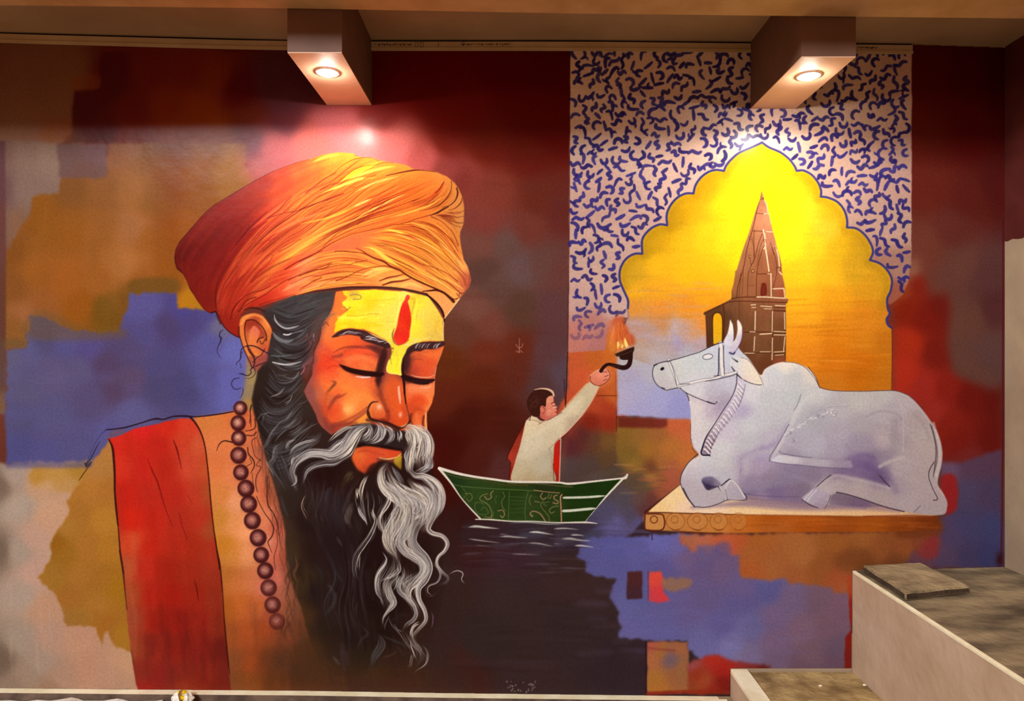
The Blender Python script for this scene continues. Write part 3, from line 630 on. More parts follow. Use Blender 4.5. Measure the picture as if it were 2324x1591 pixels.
# squiggles: loose comma, hook and wave strokes, brushed one by one
def inside(p, q):
    x, y = q; ax, ay = p[:, 0], p[:, 1]; bx, by = np.roll(ax, -1), np.roll(ay, -1)
    h = ((ay <= y) != (by <= y)); return (np.sum((ax[h]+(y-ay[h])/(by[h]-ay[h])*(bx[h]-ax[h])) > x) % 2) == 1
poly = np.vstack([AB, [[2030, 900], [1420, 900]]])
placed = []
for t in range(12000):
    x, y = R.uniform(1302, 2058), R.uniform(118, 765)
    if y > 715 and x > 1372: continue
    if x > 1500 and y > 660: continue
    if inside(poly, (x, y)): continue
    if np.min(np.hypot(AB[:, 0]-x, AB[:, 1]-y)) < 12: continue
    if placed and np.min(np.hypot(np.array(placed)[:, 0]-x, (np.array(placed)[:, 1]-y)*1.08)) < 18.6: continue
    placed.append((x, y))
for x, y in placed:
    k = R.randint(6); L = R.uniform(8.5, 13.5); th = R.choice([90, 60, 115, 20, 150, -20, 75, -35, 0])+R.uniform(-18, 18); w = R.uniform(7.2, 9.4)
    if k == 0: q = [(-L, -3), (-L*.4, 3), (L*.3, 3.5), (L, -4)]
    elif k == 1: q = [(-L, -4), (-L*.45, 3.5), (L*.35, -3.5), (L, 3.5)]
    elif k == 2: q = [(-L*.8, -6), (-L*.6, 3), (0, 6.5), (L*.6, 3), (L*.8, -6)]
    elif k == 3: q = [(-L, 2), (0, 0), (L*.9, -3)]
    elif k == 4: q = [(-L, -6), (-L*.9, 1), (-L*.2, 3), (L, 0)]
    else: q = [(-L*1.2, -5), (-L*.5, 2), (0, 0), (L*.6, -1), (L*1.2, 5)]
    c, s = np.cos(np.radians(th)), np.sin(np.radians(th)); f = R.choice([-1, 1])
    q = np.array([(u*c-v*f*s+x, u*s+v*f*c+y) for u, v in q])
    fade = 1. if y < 690 else max(.35, 1-(y-690)/110.)
    col = mix((58, 50, 128), (40, 32, 100), R.rand())
    stroke(q, [w*.75, w, w, w*.6], col, .95*fade*R.uniform(.88, 1), .8, (.04, .12), id=2)
    if R.rand() < .14:
        a = q[len(q)//2]; t2 = np.radians(th+90*f); stroke(np.array([a, a+6*np.array([np.cos(t2), np.sin(t2)]), a+12*np.array([np.cos(t2+.4), np.sin(t2+.4)])]), w*.7, col, .9*fade, .8, (0, .4))
# ---------------------------------------------------------------- scalloped arch
part(3, 'painted_arch', 0, 'scalloped arch with a glowing yellow and orange sky and dark blue rim')
bottom = [[2024, 900], [1560, 905], [1560, 860], [1400, 800], [1424, 720]]
apoly = np.vstack([AB, bottom])
SKY = grad('''1730 345 246 208 30 1690 370 238 190 24 1770 375 240 195 24 1740 400 252 230 26 1740 450 255 240 20 1700 440 252 224 22 1790 450 250 226 26 1660 420 238 196 24 1640 470 248 208 26 1600 430 215 170 26 1580 480 228 184 28 1700 500 253 226 22 1780 500 255 238 24 1850 470 240 205 40 1840 420 222 180 28 1880 520 236 200 50 1550 540 238 190 30 1600 540 252 205 30 1650 560 252 212 28 1690 580 254 220 26 1800 560 255 228 30 1850 560 252 208 36 1900 560 226 182 32
1530 500 200 156 26 1470 560 206 160 28 1500 600 245 188 30 1560 620 250 192 28 1620 620 252 195 28 1820 620 253 205 34 1880 620 246 186 32 1940 610 216 165 34 1960 560 205 160 36 1430 630 208 162 36 1440 660 240 176 34 1500 660 244 176 36 1600 670 246 172 32 1820 680 252 190 34 1900 680 240 168 30 1980 660 222 158 32 2010 640 214 160 34
1440 700 222 150 60 1500 700 232 150 52 1560 700 238 156 46 1620 710 240 156 34 1830 720 250 176 36 1900 730 232 148 30 1960 720 226 142 32 2010 710 218 140 34 1830 760 244 156 32 1900 770 228 138 26 1960 780 222 138 30 2010 780 205 125 28 1840 810 238 146 34 1880 830 220 126 24 1950 850 206 116 18 2010 850 205 122 26 1880 870 214 130 34 1990 880 204 120 26 1900 800 224 128 20 1960 820 214 118 18
1440 740 192 156 146 1480 760 186 160 160 1500 730 206 148 96 1550 750 196 162 150 1540 780 182 162 170 1500 790 186 170 164 1580 750 214 158 110 1590 780 190 168 176 1600 740 236 152 60 1450 800 188 166 150 1430 840 176 174 196 1500 820 184 178 186 1560 800 184 182 194''', nz=.035, nsx=90, nsy=8)
CLIP[0] = fill(apoly, SKY, soft=1., sm=False, id=3, clip=True)
for s, w, c, a in (('1500 522 1480 565 1455 600', 16, (178, 134, 26), .55),): pass
# the soft dark rim brushed inside every lobe
def rim(a, b, dx, dy, c=(176, 132, 22), al=.5):
    seg = cr(AR[a:b], False, 4.)[2:-2]; stroke(seg+[dx, dy], 13, c, al, 9)
for a, b, dx, dy in ((2, 8, 9, 6), (7, 13, 9, 8), (12, 18, 8, 9), (17, 23, 7, 9), (22, 28, 5, 9), (27, 33, -6, 9), (32, 38, -8, 9), (37, 43, -9, 8), (42, 48, -10, 8), (47, 54, -10, 7)):
    rim(a, b, dx, dy)
for q in ('1560 470 1600 430 1650 400', '1620 400 1660 370 1700 350 1728 340', '1740 342 1780 360 1815 390', '1830 400 1860 430 1880 470', '1500 560 1530 510 1560 480', '1890 490 1920 520 1935 560'):
    stroke(I(q), 34, (206, 150, 14), .38, 22)  # deeper gold at the arch top, offsets the lamp's brightening
blob(1738, 440, 62, 80, 0, (255, 240, 20), .5)
stroke(I('1640 560 1690 470 1715 410'), 26, (255, 238, 40), .3, 14)
stroke(I('1800 520 1830 600 1900 640'), 26, (255, 216, 50), .25, 14)
drybrush(1440, 640, 1640, 780, 50, 4, 70, [(206, 140, 50), (240, 170, 60), (216, 150, 90), (200, 170, 160)], .35)
drybrush(1790, 680, 2020, 880, 60, 4, 90, [(200, 110, 16), (244, 160, 50), (216, 124, 20)], .4)
drybrush(1420, 730, 1610, 830, 40, 8, 50, [(196, 186, 190), (170, 160, 180), (205, 160, 110), (184, 170, 168)], .35)
blob(1530, 745, 14, 30, 10, (196, 190, 205), .5); blob(1536, 775, 10, 22, -20, (170, 164, 205), .6)
blob(1445, 828, 16, 9, 0, (172, 132, 60), .8)
CLIP[0] = None
stroke(AB, 5.4, (56, 54, 124), .95, .8, sm=False, id=3)
stroke(I('2024 742 2025 800 2023 886'), 2.2, (110, 50, 30), .8)
stroke(I('1424 700 1426 720 1418 728'), 3.5, (120, 110, 150), .6, 1.2)
# ---------------------------------------------------------------- the temple
part(4, 'painted_temple', 0, 'brown stone temple tower with a tapering spire and white edge lines')
zt = Z(1560, 400, 3.458)
TB = grad('''1730 450 170 112 82 1715 480 186 122 88 1740 500 205 138 100 1700 540 176 116 78 1745 540 190 126 92 1690 600 166 108 72 1740 600 160 98 64 1675 650 154 98 60 1700 660 158 100 64 1740 660 150 92 60 1770 640 165 100 68 1780 660 158 82 54 1660 690 124 80 50 1720 700 140 88 56 1780 700 146 92 62 1620 690 96 60 36 1640 720 98 62 38 1700 740 122 78 48 1740 740 134 86 54 1775 740 124 76 46 1720 790 124 80 50 1770 790 116 72 42 1620 780 92 56 32 1690 800 110 66 40 1740 830 108 62 36 1770 830 150 78 50''', nz=.06, nsx=8, nsy=30)
CLIP[0] = fill(zt('583 112 596 150 605 188 622 205 640 290 655 360 670 430 690 500 703 560 722 620 738 690 745 780 758 830 765 880 770 960 794 962 786 992 772 1002 774 1200 772 1500 620 1580 400 1480 320 1345 150 1350 145 1180 140 1092 125 1082 130 1068 280 998 345 962 346 900 360 850 372 780 374 745 388 735 400 690 440 560 480 450 510 350 540 250 565 192'), TB, soft=.9, sm=False, id=4, clip=True)
DK, TW = (84, 36, 20), (246, 222, 180)
for s, w in (('565 190 540 290 510 420 470 560 440 720 400 850 385 950', 1.8), ('525 420 520 520 525 640 500 700', 1.3), ('505 480 520 560 522 630', 1.2), ('600 430 560 520 530 640 480 760 470 940', 1.4), ('620 520 580 600 545 760 540 960', 1.6), ('600 480 570 560 545 700', 1), ('490 640 500 700', 1.4), ('650 520 690 640 700 760 665 900 660 940', 1.3), ('660 560 680 620', 1.2), ('420 760 405 940', 1.2), ('440 700 430 930', .9), ('545 768 650 765', 2), ('540 290 600 296', 1.5), ('515 430 590 432', 1.6), ('345 960 420 950 560 948 680 950 780 955', 2.4), ('125 1085 200 1045 345 985 560 985 780 992', 2.2), ('280 1000 290 1100 285 1290', 3), ('405 980 405 1130', 1.2), ('440 1225 520 1222', 2), ('545 1222 660 1225', 2.5), ('680 1230 770 1232', 2), ('545 1385 660 1385', 2.5), ('680 1390 765 1392', 2), ('400 1390 520 1395', 3), ('680 1055 775 1058', 3), ('680 1030 770 1032', 2.2), ('535 1060 530 1210', 1.4), ('670 1080 668 1370', 1.6), ('765 1060 768 1440', 1.4), ('150 1100 158 1340', 2), ('195 1090 200 1330', 2), ('175 1100 178 1340', 1.4), ('480 860 520 856', 1), ('583 112 575 165 600 175 566 185', 1.5)):
    stroke(zt(s), w, DK, .8, .5)
for s, w in (('605 190 620 220 632 285', 2), ('600 296 640 292', 1.8), ('640 296 655 370', 1.6), ('618 434 668 438', 2), ('596 420 598 445 606 460 612 540 600 570', 3.4), ('612 560 625 640 640 745', 3.6), ('655 765 658 940', 3), ('630 765 655 768', 2), ('692 550 702 580 715 640 722 710', 3), ('712 740 740 772', 3), ('672 884 755 880', 3), ('757 884 766 950', 3), ('545 948 620 948 700 954 790 958', 3.4), ('500 1010 535 1008', 2.6), ('505 1030 535 1030', 2), ('575 1018 660 1025', 2.4), ('600 1040 660 1042', 1.8), ('690 1014 765 1018', 2.6), ('533 1062 530 1205', 3), ('667 1062 665 1220', 2.4), ('762 1070 764 1200', 2.4), ('490 1220 530 1222', 2), ('570 1240 660 1234', 3), ('680 1218 770 1222', 2.2), ('680 1245 770 1246', 2.2), ('528 1260 522 1370', 2.4), ('667 1270 664 1440', 2.4), ('765 1260 755 1370', 2.4), ('450 1388 520 1390', 2.2), ('570 1378 650 1378', 2), ('680 1380 760 1376', 2.2), ('690 1405 755 1400', 1.8)):
    stroke(zt(s), w*.85, TW, .92, .5)
for x, y, r in ((496, 486, 9), (490, 628, 9), (512, 744, 14), (606, 505, 9), (716, 728, 16), (692, 565, 9)):
    q = zt(f'{x} {y}')[0]; stroke(ell(q[0], q[1], r/3.458), 1.3, DK, .8, .5); blob(q[0]+1, q[1], 1.8, 1.8, 0, (222, 170, 120), .8)
CLIP[0] = None
part(5, 'arched_opening', 4, 'yellow sky seen through the arched side porch')
fill(zt('203 1310 200 1200 200 1120 208 1088 225 1075 245 1076 262 1090 270 1120 272 1200 270 1300 240 1308'), grad('1625 715 240 178 22 1630 750 236 180 26 1628 775 232 184 40'), .8, id=5)
stroke(zt('200 1300 197 1200 198 1110 210 1080 235 1068 262 1080 276 1120 276 1200 272 1300'), 2.4, (70, 34, 16), .9, .5)
part(6, 'small_doorway', 4, 'small dark red arched doorway on the spire')
fill(zt('574 935 578 860 585 840 600 834 615 842 622 865 620 930'), (122, 44, 30), .7, id=6)
stroke(zt('582 930 585 870 598 848 612 868 610 930'), 1.2, (78, 24, 18), .8)
# ---------------------------------------------------------------- plinth
part(7, 'painted_plinth', 0, 'cream topped orange stone plinth carrying the white bull')
CRM = grad('1490 1155 250 214 150 1530 1130 252 222 165 1560 1150 250 220 185 1600 1162 250 224 190 1700 1164 250 218 165 1850 1166 246 208 158 2000 1168 238 196 144 2110 1170 214 170 128 1750 1166 248 212 160 1930 1168 240 200 150')
fill(I('1464 1163 1480 1150 1545 1098 1600 1080 2100 1080 2140 1166 2110 1173 1950 1172 1700 1168 1560 1166 1500 1163'), CRM, soft=1.2, sm=False, id=7)
fill(I('1464 1162 1560 1164 1700 1168 1850 1170 2000 1172 2128 1172 2130 1202 2020 1207 1800 1208 1640 1210 1540 1206 1466 1202'), grad('''1475 1180 206 140 66 1530 1180 200 136 70 1580 1185 204 134 66 1630 1185 206 134 62 1680 1185 198 116 44 1710 1180 196 108 34 1750 1178 184 94 26 1750 1198 186 104 40 1850 1180 178 88 22 1900 1190 166 82 26 1900 1176 160 80 24 1980 1190 172 88 24 2050 1190 150 72 22 2110 1190 130 58 20''', nz=.06, nsx=60, nsy=8), soft=1.5, sm=False, id=7)
stroke(I('1570 1152 1640 1146 1700 1143 1780 1148 1850 1152 1910 1150 1980 1152 2040 1160'), [5, 9, 16, 18, 14, 14, 12, 5], (150, 126, 150), .75, 5)
stroke(I('1690 1128 1760 1134 1830 1140 1900 1140 1960 1146'), 16, (132, 112, 142), .8, 5)
drybrush(1700, 1174, 2110, 1204, 30, 6, 80, [(200, 112, 44), (150, 72, 18)], .35)
stroke(I('1462 1163 1500 1163 1560 1165 1640 1167 1700 1168'), 2.2, (70, 24, 18), .85, .6, (0, .3))
stroke(I('1466 1162 1480 1150 1510 1126 1545 1098'), [7, 5, 2.5, 1.5], (70, 24, 20), .85, .8)
stroke(I('2128 1172 2060 1170 1960 1172'), 3, (140, 52, 22), .7, 1.2)
stroke(I('1540 1206 1600 1210 1640 1210'), 3, (110, 46, 20), .8, 1.2)
stroke(I('1466 1202 1478 1204 1480 1224'), 3, (54, 30, 40), .7, 1)
part(8, 'roundel', 7, None)
for i, (x, w, a) in enumerate(((1486, 21, 1), (1533, 21, .8), (1583, 23, .8), (1631, 20, .75), (1676, 19, .4))):
    q = ell(x, 1183, w, 19, 0) if i else I('1464 1166 1500 1167 1507 1176 1508 1192 1500 1203 1470 1203 1463 1196')
    fill(q, (206, 142, 74) if i else (210, 150, 84), 1.2, .55*a+.2, id=8 if a > .5 else None)
    stroke(np.vstack([q, q[:1]]), 3.4 if i == 0 else 1.8, (92, 34, 22) if i == 0 else (150, 80, 30), .9*a, .8)
    stroke(ell(x-2, 1179, 8, 8), 2.6 if i == 0 else 1.8, (110, 50, 26) if i == 0 else (156, 84, 34), .9*a, .7)
    if i: stroke(I(f'{x-14} 1198 {x} 1204 {x+12} 1200'), 2.6, (110, 44, 20), .7*a, .8, (.3, .3))
# ---------------------------------------------------------------- bull
part(9, 'painted_bull', 0, 'white reclining bull statue with ornamental saddle cloth and rope halter')
body = I('''1484 831 1500 825 1518 820 1550 809 1585 798 1615 786 1641 776 1655 772 1668 774 1680 795 1700 815 1725 851
 1735 839 1751 829 1774 822 1802 823 1832 835 1850 855 1860 879 1893 887 1956 888 1994 887 2031 887 2061 898 2087 923 2112 956 2129 986 2138 1021 2137 1051 2131 1076 2128 1099 2139 1117 2149 1137 2149 1152 2142 1167 2107 1168 2056 1162 2006 1151 1940 1150 1760 1135 1700 1124 1694 1132 1653 1135 1630 1144 1605 1150 1576 1150 1558 1128 1545 1101 1545 1083 1552 1066 1566 1046 1586 1033 1574 1015 1568 992 1568 961 1567 931 1562 905 1554 891 1542 884 1534 881 1512 887 1500 880 1490 871 1483 857 1481 842''')
BB = grad('''1495 840 206 206 204 1500 865 204 200 202 1530 840 216 220 216 1560 840 214 220 220 1600 830 212 220 222 1640 800 208 214 226 1580 870 220 220 226 1620 890 201 199 211 1650 870 206 206 220 1580 885 222 222 224 1620 905 189 181 197 1590 920 232 226 222 1580 960 228 224 222 1610 930 206 195 208 1640 910 185 177 193 1600 980 222 218 220 1590 1010 222 220 224 1700 900 222 222 228 1720 870 226 226 226 1760 850 216 220 224 1780 830 244 238 224 1800 860 210 214 216 1840 850 232 226 216 1740 900 208 212 216 1700 960 214 218 222 1650 980 214 208 220 1680 930 198 193 211 1720 960 206 210 214 1640 1020 218 220 222 1700 1010 204 206 212 1740 1000 196 192 205 1800 900 206 212 214 1850 890 214 214 214 1570 1050 224 218 220 1560 1070 206 200 210 1600 1050 214 216 220 1640 1050 212 212 214 1680 1050 196 190 204 1560 1100 198 188 196 1590 1125 196 188 194 1620 1120 192 184 190 1600 1070 204 202 212 1650 1080 200 198 208 1685 1070 196 188 198 1720 1060 181 166 189 1700 1090 159 146 171 1740 1090 155 141 165 1700 1115 151 139 165 1760 1110 145 133 159 1800 1080 149 136 163 1850 1080 147 133 157 1820 1110 138 124 145 1860 950 186 186 194 1900 930 196 194 198 1950 910 202 200 196 2000 900 200 198 194 1900 980 186 180 192 1960 960 184 176 182 2020 930 190 182 186 2060 920 194 184 186 1850 1010 191 189 201 1900 1020 182 173 190 1940 1020 170 159 180 1970 1010 169 159 175 2000 1000 193 178 182 2040 1000 178 166 170 2040 960 184 172 178 2080 960 186 172 170 2100 1000 193 178 174 2080 1040 189 174 174 2110 1050 189 174 170 2120 1000 190 178 172 1980 1045 131 113 150 1950 1055 135 118 151 2000 1075 132 115 144 1900 1070 144 129 155 2000 1040 158 146 161 2040 1060 189 174 178 2040 1100 178 164 172 2080 1090 187 172 172 2100 1120 189 172 174 2130 1140 186 170 170 2060 1150 189 174 176 2000 1130 187 172 172 1900 1100 190 178 180 1950 1110 191 176 176 1870 1110 196 186 188 2120 1160 186 172 174 2136 1130 190 172 172''', nz=.025)
CLIP[0] = fill(body, BB, soft=.9, sm=True, id=9, clip=True)
zh = Z(1460, 700, 4.9725); zb_ = Z(1780, 800, 3.978); zf = Z(1450, 1000, 5.164)
OUT = (54, 50, 66)
# dark under-belly and cast wedge between legs
fill(zb_('420 1290 480 1262 700 1322 900 1392 1080 1440 900 1440 600 1425 350 1425 400 1380'), grad('1900 1125 132 116 132 1950 1140 128 104 130 2000 1155 150 124 134 1880 1150 150 134 150'), 2, sm=False)
fill(zf('735 455 840 420 930 470 960 525 860 556 800 574'), grad('1605 1085 138 130 158 1600 1095 96 88 126 1605 1106 50 38 70 1630 1098 150 140 160'), 2.2)
fill(zf('740 470 790 510 850 530 930 535 860 556 802 572'), (58, 46, 78), 1.6, .85, sm=False)
fill(zb_('560 960 680 900 780 930 840 1010 920 1090 945 1210 800 1170 600 1120 440 1100 500 1040'), grad('1950 1030 132 110 156 1985 1050 112 88 142 2005 1090 110 88 132 1920 1070 132 110 150 1890 1070 134 112 150'), 7, .7)
stroke(zb_('760 930 850 1020 940 1110 1010 1250'), 10, (132, 112, 146), .5, 7)
fill(zf('1230 620 1500 560 1850 540 1930 660 1900 760 1500 740 1260 690'), grad('1700 1125 132 116 150 1760 1110 128 110 150 1800 1130 140 120 150 1720 1140 170 150 176'), 5, .7)
stroke(zf('1230 622 1400 645 1600 655 1880 660'), 2.2, (110, 92, 130), .7, 1.5)
stroke(zf('1190 470 1205 380 1190 250 1230 180 1330 130 1440 80'), 9, (168, 148, 184), .55, 6)
stroke(zf('1180 420 1195 330'), 2, (150, 138, 160), .7, 1)
blob(1728, 1040, 22, 14, 0, (182, 168, 205), .5); stroke(zf('1440 90 1560 60 1640 0'), 10, (172, 158, 194), .6, 4)
stroke(zh('1400 1570 1530 1460 1600 1360 1640 1310'), 8, (176, 166, 196), .6, 5)
# legs, knees: pale top planes
stroke(zf('520 380 620 240 740 190'), 8, (236, 226, 218), .5, 4)
stroke(zb_('300 1215 440 1115 600 1135 760 1170 940 1220'), 7, (206, 196, 196), .6, 3)
stroke(zb_('860 1030 960 980 1080 950'), 7, (206, 196, 190), .7, 2.5)
stroke(zb_('1045 450 1070 560 1075 700 1070 900'), 3, (206, 200, 200), .5, 1.5)
stroke(zb_('1000 620 990 760 985 880'), 14, (158, 146, 154), .45, 7)
stroke(zb_('740 580 860 530 1000 550 1060 600'), 3, (160, 146, 164), .6, 3)
stroke(zb_('1150 540 1250 560 1280 640'), 14, (176, 158, 166), .4, 7)
drybrush(1600, 900, 2100, 1100, 60, 12, 60, [(220, 218, 222), (180, 172, 186)], .12, 20)
drybrush(1575, 900, 1640, 1010, 30, 3, 36, [(236, 230, 228), (206, 196, 206)], .5, -40)
stroke(zh('560 1010 700 1070 790 1085 740 1180'), 12, (206, 190, 206), .4, 6)
blob(1632, 925, 14, 22, 30, (178, 162, 190), .6); blob(1690, 935, 16, 20, 30, (182, 170, 206), .5)
stroke(zh('1780 970 1740 1080 1700 1150'), 1.8, (120, 118, 130), .7, .8)
stroke(zh('1330 760 1400 670 1520 615 1700 620 1850 690 1960 820'), 4, (250, 240, 220), .6, 2)
stroke(zb_('1000 350 1120 400 1220 500 1320 640 1400 800 1412 1000 1385 1100 1380 1200 1440 1300'), 4, (206, 194, 190), .6, 2.5)
CLIP[0] = None
part(10, 'saddle_cloth', 9, 'pale saddle cloth with white hem and raised floral trim')
cl = np.vstack([zh('1640 1310 1580 1430 1500 1570'), zf('1530 240 1700 275 1900 290'), zb_('0 1000 150 1012 300 1030 450 1040 600 1042 720 1040 840 1020 700 900 560 880 480 700 430 560 380 520 250 580 150 650 60 690')])
setid(cl, 10, False)
stroke(np.vstack([zh('1950 960 1830 1020 1740 1150 1680 1280 1600 1420 1530 1560'), zf('1560 215')]), [3, 6, 9, 10, 9, 7, 6], (226, 224, 222), .55, 2.5)
stroke(np.vstack([zh('1640 1310 1570 1440 1500 1560'), zf('1540 180 1530 235')]), 2, (104, 96, 128), .8, .8)
fill(np.vstack([zf('1535 240 1640 165 1760 175 1950 195'), zb_('0 925 150 950 300 965 600 975 620 1040 450 1040 300 1030 150 1012 0 1002'), zf('1700 270')]), grad('1760 1040 232 234 244 1780 1040 222 222 226 1850 1050 196 190 200 1920 1050 172 160 180'), 1.5, .85, sm=False)
stroke(np.vstack([zf('1640 120 1690 155 1850 182'), zb_('0 915 120 935 250 950')]), 1.6, (112, 110, 130), .8, .7)
stroke(np.vstack([zf('1530 240 1640 262 1740 275 1900 290'), zb_('100 1012 300 1035 560 1048')]), 1.6, (110, 96, 130), .75, .8)
for i, (x, y) in enumerate(zb_('460 560 420 530 380 530 350 570 300 570 270 600 230 590 190 640 150 650 120 680 70 690 50 720 90 790 20 740')):
    for k in range(4):
        a = R.uniform(0, 6.28); stroke(np.array([[x, y], [x+3*np.cos(a), y+3*np.sin(a)], [x+6*np.cos(a+.8), y+5*np.sin(a+.8)]]), 1.7, R.choice([0, 1]) and (238, 236, 236) or (150, 146, 164), .8, .6)
stroke(zb_('200 600 240 560 290 540 380 500 450 490 560 490 590 480'), 1.2, (164, 156, 176), .6, .8)
part(11, 'horn', 9, None)
fill(zh('905 385 950 280 972 180 978 128 992 150 1012 200 1020 300 1016 380 990 420'), grad('1655 745 252 246 238 1650 775 226 224 232 1662 770 214 212 228'), .8, id=11)
fill(zh('980 440 1040 340 1062 240 1058 150 1066 128 1095 165 1115 220 1117 290 1100 370 1070 430 1020 500 975 490'), grad('1678 745 250 242 232 1672 775 236 228 226 1665 795 206 200 220 1681 775 190 180 206'), .8, id=11)
stroke(zh('1018 200 1025 300 1018 370'), 1.6, (70, 50, 60), .8); stroke(zh('1117 230 1112 340 1070 440 1020 505'), 1.8, (90, 64, 110), .8, .8)
stroke(zh('975 500 1010 515 1030 500'), 4, (60, 56, 100), .9, 1)
part(12, 'ear', 9, None)
fill(zh('985 565 1010 550 1100 550 1180 580 1250 660 1300 740 1335 820 1355 870 1300 865 1200 842 1130 800 1050 740 1000 665 980 620'), grad('1670 820 222 226 228 1690 830 240 232 216 1715 850 248 238 214 1700 860 240 226 214 1668 840 226 226 230'), .9, id=12)
stroke(zh('995 660 1040 720 1100 785 1190 835 1280 860 1335 862'), [2, 3.4, 2.5, 1.6, 1.6, 1.6], (40, 36, 60), .95, .6)
stroke(zh('1095 552 1180 582 1250 660 1310 760 1358 872'), 1.4, (120, 90, 80), .7, .6)
stroke(zh('1000 560 1060 600'), [1.5, 4.5], (60, 70, 84), .9, .8)
part(13, 'halter', 9, 'white rope halter around the muzzle and cheek')
for s, w in (('288 585 330 690 370 800 405 900', 6.5), ('408 868 520 845 660 810 780 800 880 765 960 745 1045 722', 5.5), ('872 392 880 500 882 620 895 750', 8.5)):
    stroke(zh(s), w+1.2, (96, 92, 110), .8, .6, id=13); stroke(zh(s), w-.6, (238, 234, 230), 1, .6)
for s, w in (('295 590 340 700 378 870', 1.5), ('410 858 520 850', 1.5), ('905 420 905 560 915 740', 2), ('855 450 850 560 850 700 845 750', 3), ('800 765 860 755', 2), ('250 598 290 600', 2), ('700 820 850 795 1000 760 1050 735', 1.8)):
    stroke(zh(s), w, OUT, .85, .5)
part(14, 'neck_garland', 9, 'twisted rope garland around the neck')
gl = np.vstack([zh('1065 780 1130 800 1152 850 1140 930 1115 1010 1080 1100 1030 1180 980 1250 920 1330 860 1400 820 1480 775 1560'), zf('840 110 835 172 735 165 740 100'), zh('680 1530 700 1470 760 1380 830 1290 900 1190 960 1090 1010 1000 1040 900 1055 800')])
fill(gl, grad('1685 880 214 208 226 1670 920 206 196 220 1640 960 196 184 200 1610 1010 160 140 160'), .8, sm=False, id=14)
L = cr(zh('1055 790 1040 900 1005 1000 900 1190 790 1340 700 1470 660 1590'), False, 3.); Q = cr(np.vstack([zh('1150 850 1135 950 1080 1100 980 1250 860 1400 790 1530'), zf('838 170')]), False, 3.)
for t in np.linspace(.03, .97, 19):
    a = L[int(t*(len(L)-1))]; b = Q[min(len(Q)-1, int((t+.05)*(len(Q)-1)))]
    stroke(np.array([a*.85+b*.15, b*.85+a*.15]), 5.4, (240, 236, 236), .95, .9, (.15, .2)); d = np.array([1.5, 5.4])
    stroke(np.array([a*.85+b*.15+d, b*.85+a*.15+d]), 1.6, (112, 100, 130) if t < .75 else (60, 30, 50), .7+.2*t, .7)
stroke(np.vstack([zh('1055 745 1050 850 1005 985 900 1150 800 1310 715 1440 670 1560'), zf('735 160 830 172')]), [2, 2, 1.6, 1.6, 1.8, 2.5, 3.5, 3.5, 3.5], (40, 30, 50), .95, .5)
stroke(zh('1150 860 1130 960 1075 1110'), 1.6, (110, 104, 130), .7, .8)
for q, w, c, a in (('1345 640 1385 780 1400 900 1395 1010 1365 1110', 6, (214, 204, 200), .6), ('1330 660 1365 800 1380 900 1372 1000 1350 1080', 3, (110, 84, 84), .7), ('1300 1100 1330 1200 1370 1300', 5, (210, 200, 196), .5), ('1180 560 1260 660 1310 780', 8, (170, 156, 160), .4)):
    stroke(zb_(q), w, c, a, w*.3)
# eye, nostril, outlines
part(15, 'eye', 9, None)
fill(ell(1606, 809.5, 11.5, 6, -8), (236, 236, 238), .6, id=15); stroke(np.vstack([ell(1606, 809.5, 11.5, 6, -8)]*1+[ell(1606, 809.5, 11.5, 6, -8)[:1]]), 1.6, OUT, .9, .5)
fill(ell(1503, 837, 5, 3.4, -35), (26, 20, 40), .6)
for s, w in (('120 650 150 628 230 602 290 592 420 558 560 515 640 490 760 430 850 395 905 382', 2), ('125 645 105 700 110 780 145 850 200 895 260 922 310 912 400 898 470 945 560 990 680 1040 760 1070 810 1075 832 1052', 2), ('120 645 150 630', 3.5), ('480 950 505 1000 515 1040', 2.4), ('205 892 240 905', 2.2), ('720 1050 800 1078', 2.5), ('535 1300 535 1450 545 1520', 1.2), ('1860 660 1940 770 1988 890', 1.6)):
    stroke(zh(s), w, OUT, .9, .5)
for s, w in (('690 160 640 200 570 270 520 350 490 430 492 520 560 660 650 775', 2.2), ('520 560 580 680 650 775', 3), ('650 775 800 778 930 740 1050 695 1230 698 1262 668 1222 612 1150 510 1075 455 1040 462 960 530', 2), ('1222 612 1250 650', 3), ('740 470 800 572 930 535', 1.6), ('930 540 980 620 1000 700', 2.4), ('1010 560 1040 690', 1.6), ('970 525 1060 455', 2), ('2240 400 2150 480 2060 560', 1.6), ('620 80 660 140 690 165', 1.2)):
    stroke(zf(s), w, OUT, .85, .5)
for s in ('950 545 1005 690', '1075 470 1150 520 1230 650'): stroke(zf(s), 4, (232, 224, 224), .7, 1.2)
for s, w in (('430 1105 360 1150 290 1212', 1.6), ('165 1330 230 1375 300 1400', 2.8), ('470 1262 560 1280 700 1322 900 1392 1080 1436', 3), ('415 1290 400 1345 360 1408', 1.6), ('950 1210 900 1160 860 1110', 3), ('1315 645 1350 760 1368 880 1360 1000 1345 1120', 2), ('1350 990 1310 1060 1305 1130 1340 1230 1382 1320 1345 1335', 2.4), ('1170 1440 1230 1380', 1.2), ('0 85 100 95 180 130 240 190 290 260 318 316', 1.4), ('318 316 450 344 700 350 850 346 1000 346 1120 385', 1.6), ('1120 385 1200 450 1260 520', 1.4)):
    stroke(zb_(s), w, (74, 56, 74), .85, .6)
part(16, 'hoof', 9, None)
fill(zb_('165 1322 175 1295 290 1212 310 1240 400 1272 412 1290 395 1345 350 1408 270 1385 200 1350'), grad('1830 1130 206 200 210 1850 1120 190 180 200 1865 1145 176 162 180'), 1, .8, id=16)
for s in ('180 1330 260 1240', '205 1340 290 1240'): stroke(zb_(s), 2, (236, 230, 236), .8, .7)
